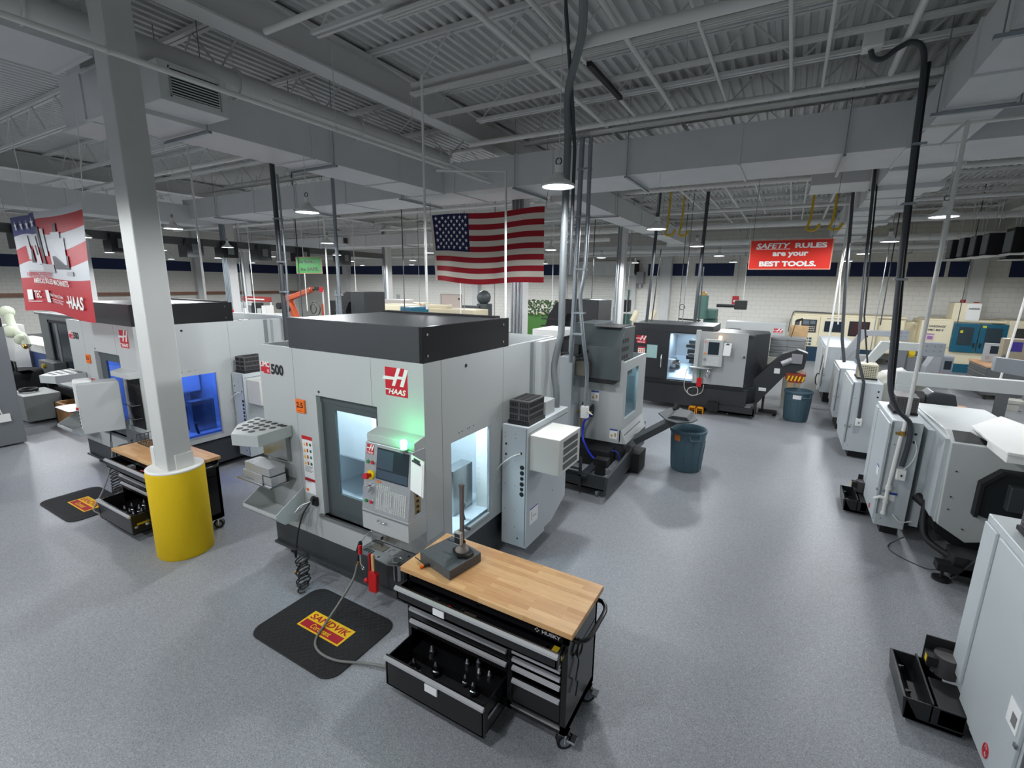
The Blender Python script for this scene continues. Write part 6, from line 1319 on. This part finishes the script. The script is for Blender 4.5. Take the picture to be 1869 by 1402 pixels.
for i, (x, y, z, w, m, lab) in enumerate(((5.5, 19.6, 1.17, .36, mat('console_grey', (160, 164, 168), .4), 'upright grey control box standing on the tan topped tool chest'), (4.85, 16.0, 1.6, .45, mat('pod_brown', (150, 140, 120), .4), 'brown operator pod with purple screen at the picture edge'))):
    t = thing('control_pod', lab, 'control pod', (x, y, .97 if i == 0 else 0)); part('pod_case', G().box(x - w / 2, y - .12, z - .2, x + w / 2, y + .12, z + .35), m, t, .01)
    part('pod_screen', G().box(x - w / 4, y - .13, z + .05, x + w / 4, y - .12, z + .28), mat('purple_screen', (60, 50, 130), .3) if i else SCRN, t); part('pod_stand', G().box(x - .1, y - .08, .97 if i == 0 else 0, x + .1, y + .08, z - .2 + (.01 if i == 0 else 0)), CH2, t)
    part('dial', G().cyl((x - w / 2 + .06, y - .14, z - .08), (x - w / 2 + .06, y - .12, z - .08), .04), CHR, t)
t = thing('gantry_arm', 'grey plate arm in front of the brown operator pod', 'gantry arm', (4.4, 12.1, 0))
part('beam', G().prism([(3.44, 1.62), (3.44, 1.88), (3.9, 1.84), (5.4, 1.7), (5.4, 1.4), (3.9, 1.55)], 12.0, 12.15, 'y'), mat('plate_grey', (140, 146, 152), .4), t, .006); part('post', G().box(5.0, 12.0, 0, 5.3, 12.15, 1.5), CH2, t)
t = thing('stool', 'beige low stand on the floor below the gantry beam', 'stand', (5.4, 17.1, 0)); part('stand_top', G().box(5.2, 16.9, .2, 5.6, 17.3, .28), mat('bench_beige', (196, 196, 186), .5), t); part('stand_base', G().box(5.25, 16.95, 0, 5.5, 17.2, .2), mat('bench_beige', (196, 196, 186), .5), t)
t = thing('monitor', 'dark red monitor on a stand behind the cabinet row', 'monitor', (2.15, 19.5, 1.5)); part('screen', G().box(1.9, 19.5, 1.55, 2.35, 19.55, 1.95), mat('monitor_dark', (60, 30, 36), .3), t); part('bezel', G().box(1.84, 19.52, 1.5, 2.4, 19.58, 2.0), BKM, t); part('stand', G().cyl((2.1, 19.56, .9), (2.1, 19.56, 1.5), .03).box(1.7, 19.3, .0, 2.5, 19.8, .9), LG, t)
t = thing('chair', 'black folding seat beyond the gantry arm', 'chair', (2.9, 17.9, 0)); part('seat', G().box(2.7, 17.7, .95, 3.2, 18.1, 1.0), BKM, t); part('backrest', G().prism([(3.1, 1.0), (3.4, 1.3), (3.35, 1.33), (3.05, 1.02)], 17.7, 18.1, 'y'), BKM, t); part('seat_stand', G().cyl((2.9, 17.9, 0), (2.9, 17.9, .95), .04), BKM, t)

# black ceiling units
for i, (x, y, s) in enumerate(((4.15, 19.3, 1), (4.25, 18.6, 1), (4.35, 18.0, 1), (4.45, 17.4, 1), (4.7, 16.6, 1.1), (5.5, 19.8, 1), (4.9, 15.9, 1.1), (4.5, 14.3, 1.15), (5.2, 13.6, 1.15))):
    t = thing('ceiling_unit', 'black boxy ceiling unit on thin rods, %s along the row from the block wall' % ORD[i], 'ceiling unit', (x, y, 4.0), 'black ceiling units')
    part('unit_case', G().box(x - .18 * s, y - .25 * s, 3.98, x + .2 * s, y + .25 * s, 3.98 + .55 * s), BKM, t, .01); part('unit_front', G().box(x - .2 * s, y - .25 * s, 4.02, x - .18 * s, y + .2 * s, 4.5), MG, t)
    part('unit_rim', G().box(x - .22 * s, y - .3 * s, 3.96, x + .25 * s, y + .3 * s, 3.98), WHP, t); part('rod', G().cyl((x, y - .1, 4.5), (x, y - .1, 6.2), .008, n=5).cyl((x, y + .2, 4.5), (x, y + .2, 6.2), .008, n=5), WPAINT, t)

# fire alarm, hoist chains, knee mills, plants
t = thing('fire_alarm', 'red fire alarm with white strobe on the block wall between the stripes', 'alarm', (-2.35, 26.5, 2.2)); part('alarm_body', G().box(-2.5, 26.5, 2.2, -2.2, 26.59, 2.62), RED, t, .02); part('strobe', G().box(-2.44, 26.48, 2.32, -2.26, 26.5, 2.42), WH, t); part('conduit', G().cyl((-2.35, 26.56, 2.6), (-2.35, 26.56, 4.9), .02), WPAINT, t)
single('fire_alarm', G().box(-21.6, 17.0, 2.5, -21.4, 17.1, 2.75), RED, 'red call box on a post above the charcoal chip lift', 'alarm'); single('fire_alarm', G().box(-17.95, 10.05, 1.75, -17.7, 10.15, 2.0), RED, 'red call box on the conduit wrapped column', 'alarm')
single('post', G().cyl((-21.5, 17.15, 0), (-21.5, 17.15, 2.6), .04), WPAINT, 'white post carrying the red call box', 'post')
t = thing('door_operator', 'grey chain motor beside the rolling door', 'motor', (-7.0, 26.2, 3.0)); part('motor_case', G().box(-7.3, 26.0, 3.15, -6.9, 26.4, 3.8).cyl((-7.1, 26.2, 2.95), (-7.1, 26.2, 3.15), .15), mat('motor_grey', (150, 150, 154), .35, .4), t, .03); part('motor_bracket', G().box(-7.45, 26.1, 3.7, -7.3, 26.5, 4.4), BKM, t)
t = thing('knee_mill', 'green knee mill with horizontal motor behind the turning center', 'machine', (-2.55, 19.5, 0)); KG = mat('mill_green', (70, 104, 96), .45)
part('column', G().box(-2.75, 19.3, 0, -2.3, 19.9, 1.9).box(-2.8, 19.0, 1.9, -2.3, 19.8, 2.25), KG, t, .04); part('head', G().cyl((-2.75, 18.9, 1.9), (-2.75, 18.9, 2.75), .18).box(-2.95, 18.8, 2.2, -2.6, 19.1, 2.5), KG, t); part('head_cap', G().ball((-2.75, 18.9, 2.78), .12), mat('cap_amber', (150, 120, 60), .4), t)
part('motor', G().box(-1.7, 19.0, 2.28, -1.3, 19.3, 2.6).cyl((-2.3, 19.1, 2.4), (-1.7, 19.1, 2.4), .06), BKM, t, .02); part('hand_wheel', G().tube([(-3.5 + .1 * cos(a), 19, 2.3 + .1 * sin(a)) for a in [k * pi / 6 for k in range(12)]], .015, 5, True).cyl((-3.6, 19, 1.85), (-2.8, 19, 1.82), .03), BKM, t)
t = thing('knee_mill', 'green knee mill with black motor by the rolling door', 'machine', (-5.9, 19.5, 0)); part('column', G().box(-6.1, 19.4, 0, -5.6, 20, 1.9), KG, t, .04); part('motor', G().box(-6.05, 19.3, 2.0, -5.65, 19.7, 2.5), BKM, t, .04); part('head', G().cyl((-6.1, 19.2, 1.4), (-6.1, 19.2, 2.2), .15), KG, t); part('mast', G().cyl((-5.75, 19.5, 2.4), (-5.72, 19.5, 2.9), .04), KG, t)
single('work_light', G().cyl((-5.3, 18.8, 0), (-5.3, 18.8, 1.72), .03).cyl((-5.3, 18.8, 1.7), (-5.15, 18.8, 2.1), .12, .1), CREAM, 'cream lamp head beside the green knee mill', 'work light'); single('work_light', G().cyl((-4.6, 18.8, 0), (-4.6, 18.8, 1.82), .03).cyl((-4.6, 18.8, 1.8), (-4.45, 18.8, 2.15), .12, .09), CREAM, 'cream lamp head between the two knee mills', 'work light')
t = thing('planter', 'green panel with leafy wall planting behind the steel column', 'planter', (-9.3, 18.6, 0)); part('planter_box', G().box(-10.1, 18.6, 0, -8.5, 18.8, 1.85), mat('planter_green', (60, 110, 40), .6), t)
g = G(); r_ = random.Random(5)
for k in range(260):
    x, z = r_.uniform(-10.05, -8.5), r_.uniform(1.75, 2.4); a = r_.uniform(0, 6.28); s = r_.uniform(.03, .07); y = 18.6 - r_.uniform(0, .1)
    g.mt(k % 4 // 3 + (2 if k % 9 == 0 else 0)); g.add([(x + s * cos(a + q), y + .02 * (q > 2), z + s * sin(a + q)) for q in (0, 1.2, 3.1, 4.6)], [(0, 1, 2, 3)])
o = part('foliage', g, [mat('leaf_green', (50, 80, 36), .6), mat('leaf_dark', (34, 50, 30), .6), mat('petal_cream', (190, 180, 150), .6), mat('petal_rust', (150, 80, 50), .6)], t)
t = thing('engine_lathe', 'dark grinder machine beside the flag column', 'machine', (-13.0, 19.5, 0)); part('casting', G().box(-13.9, 19.3, 0, -12.4, 20.0, 1.5).box(-13.2, 19.4, 1.5, -12.6, 19.9, 2.1).ball((-12.9, 19.6, 2.4), .35).box(-14.0, 19.3, 1.85, -13.0, 19.6, 2.0), mat('machine_slate', (60, 66, 68), .5), t, .03); part('guard', G().box(-13.6, 19.2, 1.5, -13.3, 19.25, 1.8), WHP, t)

# ================================================================ far bay beyond the big milling machine
t = thing('industrial_robot', 'orange industrial robot arm beyond the grey milling machine tub', 'robot', (-18.3, 13.2, 0)); OR2 = mat('robot_orange', (176, 74, 36), .45)
part('base', G().cyl((-18.3, 13.2, 0), (-18.3, 13.2, .6), .35).cyl((-18.3, 13.2, .6), (-18.3, 13.2, 1.4), .22), OR2, t); part('lower_arm', beam(G(), Vector((-18.3, 13.2, 1.3)), Vector((-18.9, 13.3, 2.25)), .12, .14).ball((-18.9, 13.25, 2.25), .24), OR2, t, .03)
part('upper_arm', beam(G(), Vector((-18.9, 13.25, 2.3)), Vector((-17.1, 13.1, 2.72)), .09, .1).ball((-17.1, 13.1, 2.72), .12), OR2, t, .02); part('motor', G().cyl((-19.0, 13.0, 2.0), (-19.0, 12.8, 2.0), .14).cyl((-18.4, 12.9, 1.9), (-18.4, 12.7, 1.9), .12), BKM, t)
part('wrist_tool', G().cyl((-17.05, 13.1, 2.72), (-16.8, 13.1, 2.78), .05).box(-16.9, 13.05, 2.7, -16.7, 13.15, 2.84), BKM, t)
t = thing('pipe_rack', 'brown pipe bundle running along the long side wall', 'pipe', (-35.5, 14, 2.7)); 
for k in range(4): part('pipe_run', G().cyl((-35.8 + .05 * k, 4, 2.0 + .06 * k), (-35.8, 26.2, 2.05 + .05 * k), .028, n=6), (mat('pipe_tan', (150, 134, 116), .5), mat('pipe_rust', (170, 110, 90), .5))[k % 2], t)
t = thing('shelf_sign', 'red lettered shelf board behind the orange robot', 'sign', (-23.0, 14.6, 2.0)); part('board', G().box(-24.6, 14.6, 2.02, -22.2, 14.65, 2.26), mat('board_red', (150, 40, 36), .5), t); g = G(); lettering(g, 'HAAS AUTOMATION', (-24.1, 14.6, 2.09), X_, Z_, 1.4, .1, bold=.02, d=.01); g.box(-24.5, 14.59, 2.1, -24.3, 14.6, 2.2).box(-22.5, 14.59, 2.1, -22.3, 14.6, 2.2); part('marking', G().box(-24.1, 14.585, 2.1, -22.7, 14.6, 2.16), WH, t)
for p_ in (0, 1): part('upright', G().box(-24.6 + 2.35 * p_, 14.6, 0, -24.55 + 2.35 * p_, 14.65, 2.05), WHP, t)
t = thing('work_bench', 'white bench stacked with control boxes beside the orange robot', 'bench', (-22.5, 13.6, 0)); part('bench_body', G().box(-24.4, 13.4, 0, -20.8, 14.2, 1.55), WH, t)
r_ = random.Random(9)
for k in range(9): part('equipment_box', G().box(-24.3 + k * .38, 13.5, 1.55, -24.0 + k * .38, 13.9, 1.7 + r_.uniform(.05, .35)), (WHP, MG, BKM, LG)[k % 4], t)
t = thing('robot_gripper', 'dark end tool with round cable hoops beside the orange robot', 'tooling', (-15.8, 12.6, 0)); part('table', G().box(-16.9, 12.3, 1.6, -14.9, 13.0, 1.66).cyl((-15.3, 12.6, 0), (-15.3, 12.6, 1.6), .1), BKM, t); part('hoop', G().tube([(-16.3 + .28 * cos(a), 12.6, 2.0 + .28 * sin(a)) for a in [k * pi / 8 for k in range(16)]], .02, 5, True).tube([(-16.3 + .18 * cos(a), 12.5, 2.0 + .18 * sin(a)) for a in [k * pi / 8 for k in range(16)]], .02, 5, True), DG, t); part('cylinder', G().cyl((-15.3, 12.6, 1.6), (-15.3, 12.6, 2.35), .13), BKM, t)
part('orange_stand', G().cyl((-16.0, 12.7, 0), (-16.0, 12.7, 2.2), .04).prism([(-17.6, 1.0), (-16.9, 1.0), (-17.1, 1.6), (-17.4, 1.6)], 12.3, 12.8, 'y'), OR2, t)
single('locker', G().box(-16.2, 16.0, 0, -14.9, 16.8, 2.3), mat('locker_grey', (190, 184, 180), .5), 'pale locker with dark slot before the cream machine', 'locker', bevel=.02)
t = thing('milling_machine', 'cream machine with teal corner beside the charcoal chip lift', 'machine', (-13.6, 14.4, 0)); part('body', G().box(-14.6, 14.0, 0, -13.1, 15.2, 2.2), CREAM, t, .04); part('teal_corner', G().box(-13.1, 13.98, 0, -12.5, 15.0, 2.15), TEAL, t, .04); g = G(); lettering(g, 'VMC', (-14.3, 14.0, 1.9), X_, Z_, .4, .12, bold=.03, d=.01); part('lettering', g, DG, t)
t = thing('grinding_machine', 'low cream machine with red lettering behind the big milling machine roof', 'machine', (-14.0, 17.2, 0)); part('body', G().box(-16.4, 16.9, 0, -11.6, 18.0, 1.95).box(-15.6, 17.0, 1.95, -14.5, 17.6, 2.15).box(-14.4, 17.0, 1.95, -13.2, 17.5, 2.1), mat('tan_machine', (196, 186, 160), .5), t, .03)
g = G(); lettering(g, 'HARDINGE', (-15.5, 17.0, 1.98), X_, Z_, .9, .13, bold=.03, d=.01); part('lettering', g, mat('print_red', (190, 30, 46), .5), t); part('spindle_box', G().box(-16.8, 17.0, 1.7, -16.0, 17.6, 2.1).cyl((-16.2, 17.2, 2.1), (-16.2, 17.2, 2.5), .08), MG, t)
for i, (y) in enumerate((4.5, 6.4, 8.3, 9.4, 10.6, 12.2, 14.2)):
    t = thing('busway_box', 'dark plug box on the overhead power track, %s from the banner side' % ORD[i], 'electrical box', (-16.4, y, 3.95), 'power track boxes'); part('box', G().box(-16.7, y - .25, 3.75 + .05 * (i % 2), -16.2, y + .25, 4.3), (DG, BKM)[i % 2], t, .01); part('cover', G().box(-16.19, y - .1, 3.9, -16.17, y + .1, 4.15), MG, t)
single('power_track', G().box(-16.6, 2.5, 4.12, -16.35, 16.5, 4.34), mat('track_grey', (88, 88, 86), .5), 'long grey overhead power track under the far duct', 'power track')

# items at the picture edge beyond the second machine
t = thing('machine_enclosure', 'tall grey sheet metal machine side with white cable at the picture edge', 'machine', (-12.9, 2.2, 0)); part('panel', G().box(-13.8, .4, .03, -12.24, 2.84, 2.2), mat('panel_grey', (112, 116, 120), .45), t, .01)
part('cable', G().tube(spline([(-12.22, 1.9, 1.75), (-12.22, 2.2, 1.55), (-12.22, 2.4, 1.2), (-12.22, 2.52, .9), (-12.22, 2.58, .62)], 6), .012, 6), WHP, t); part('socket', G().box(-12.24, 2.52, .48, -12.2, 2.68, .62), WH, t); part('black_cap', G().box(-12.6, 2.3, 2.2, -12.3, 2.84, 2.36), BKM, t)
t = thing('collaborative_robot', 'pale green jointed robot arm behind the grey machine side', 'robot', (-18.6, 4.6, 0)); RG = mat('robot_pale', (206, 212, 188), .4)
part('arm', G().tube(spline([(-18.9, 4.5, 2.2), (-18.8, 4.5, 2.1), (-18.7, 4.5, 1.8), (-18.4, 4.5, 1.55), (-18.0, 4.5, 1.5), (-17.8, 4.5, 1.25)], 6), .1, 12).ball((-18.85, 4.5, 2.12), .17).ball((-18.45, 4.4, 1.6), .17).ball((-17.95, 4.45, 1.42), .15), RG, t); part('wrist', G().cyl((-17.85, 4.45, 1.3), (-17.7, 4.45, 1.22), .05), BRASS, t); part('pedestal', G().box(-19.4, 4.35, 0, -18.9, 4.8, 1.75), WH, t)
t = thing('display_booth', 'blue and white counter behind the pale green robot', 'counter', (-19.2, 5.2, 0)); part('counter', G().box(-21.4, 4.9, 0, -17.1, 5.6, .98), mat('booth_blue', (60, 84, 140), .5), t); part('counter_top', G().box(-21.4, 4.85, .98, -17.1, 5.6, 1.2), WH, t)
t = thing('draped_table', 'round table under a black cloth with black stands on it', 'table', (-15.9, 3.95, 0)); part('tablecloth', G().lathe([(0, .88), (.6, .88), (.62, .84), (.68, .02)], (-15.95, 3.6), 24), mat('black_cloth', (16, 16, 18), .9), t)
for x in (-16.4, -16.15, -15.85): part('stand', G().tube([(x, 3.7, .88), (x, 3.7, 1.12), (x + .18, 3.7, 1.12), (x + .18, 3.7, .88)], .02, 6), BKM, t); part('sheet', G().box(-15.6, 3.7, .885, -15.3, 3.9, .9), PAPER, t)
t = thing('floor_cabinet', 'low grey floor cabinet with black coil on top near the grey machine side', 'cabinet', (-14.2, 3.6, 0)); part('case', G().box(-14.6, 3.25, .06, -13.7, 3.85, .62), mat('cab_grey', (140, 144, 142), .45), t, .01); part('coil', G().tube([(-14.3 + .16 * cos(a), 3.5 + .14 * sin(a), .66) for a in [k * pi / 8 for k in range(16)]], .03, 6, True), BKM, t)
t = thing('wooden_crate', 'open wooden crate on the floor beneath the second tool shelf', 'crate', (-12.8, 3.95, 0)); CR = mat('crate_wood', (176, 128, 80), .65, noise=.12, nscale=8)
part('crate_wall', G().box(-13.3, 3.6, .03, -12.3, 3.65, .5).box(-13.3, 4.3, .03, -12.3, 4.35, .5).box(-13.3, 3.6, .03, -13.25, 4.35, .5).box(-12.35, 3.6, .03, -12.3, 4.35, .5).box(-13.3, 3.6, .0, -12.3, 4.35, .03), CR, t)
t = thing('machining_center', 'large grey machining center with black framed window behind the banner', 'machine', (-14.9, 5.2, 0)); GM = mat('center_grey', (104, 108, 110), .45)
part('body', G().holed('y', 4.6, 4.66, (-16.9, .25, -12.9, 2.15), [(-16.25, .85, -14.4, 2.0)]).box(-16.9, 4.9, .25, -12.9, 6.4, 2.15).box(-17.0, 4.55, 2.15, -12.8, 6.4, 2.2), GM, t, .01)
part('window_rim', G().box(-16.3, 4.58, .8, -14.35, 4.6, .86).box(-16.3, 4.58, 1.97, -14.35, 4.6, 2.03).box(-16.3, 4.58, .8, -16.22, 4.6, 2.03).box(-14.42, 4.58, .8, -14.35, 4.6, 2.03), BKM, t); part('pane', G().box(-16.25, 4.61, .85, -14.4, 4.62, 2.0), SCRN, t); part('pane_strip', G().box(-15.95, 4.6, .9, -15.8, 4.61, 1.95), MG, t)
part('console', G().box(-16.6, 4.35, .5, -15.6, 4.6, 1.0), GM, t, .01); part('stop_button', G().cyl((-16.2, 4.35, .88), (-16.2, 4.3, .88), .06), mat('knob_yellow', (210, 180, 30), .4), t); part('base', G().box(-16.8, 4.7, 0, -13.0, 6.3, .25), BKM, t)
t = thing('work_bench', 'long dark bench edge before the grey machining center', 'bench', (-13.7, 4.0, 0)); part('bench_top', G().box(-14.8, 3.9, .74, -12.6, 4.1, .78), LG, t); part('bench_frame', G().box(-14.7, 3.92, 0, -14.6, 4.08, .74).box(-12.8, 3.92, 0, -12.7, 4.08, .74).box(-14.7, 4.0, .1, -12.7, 4.05, .6), BKM, t)
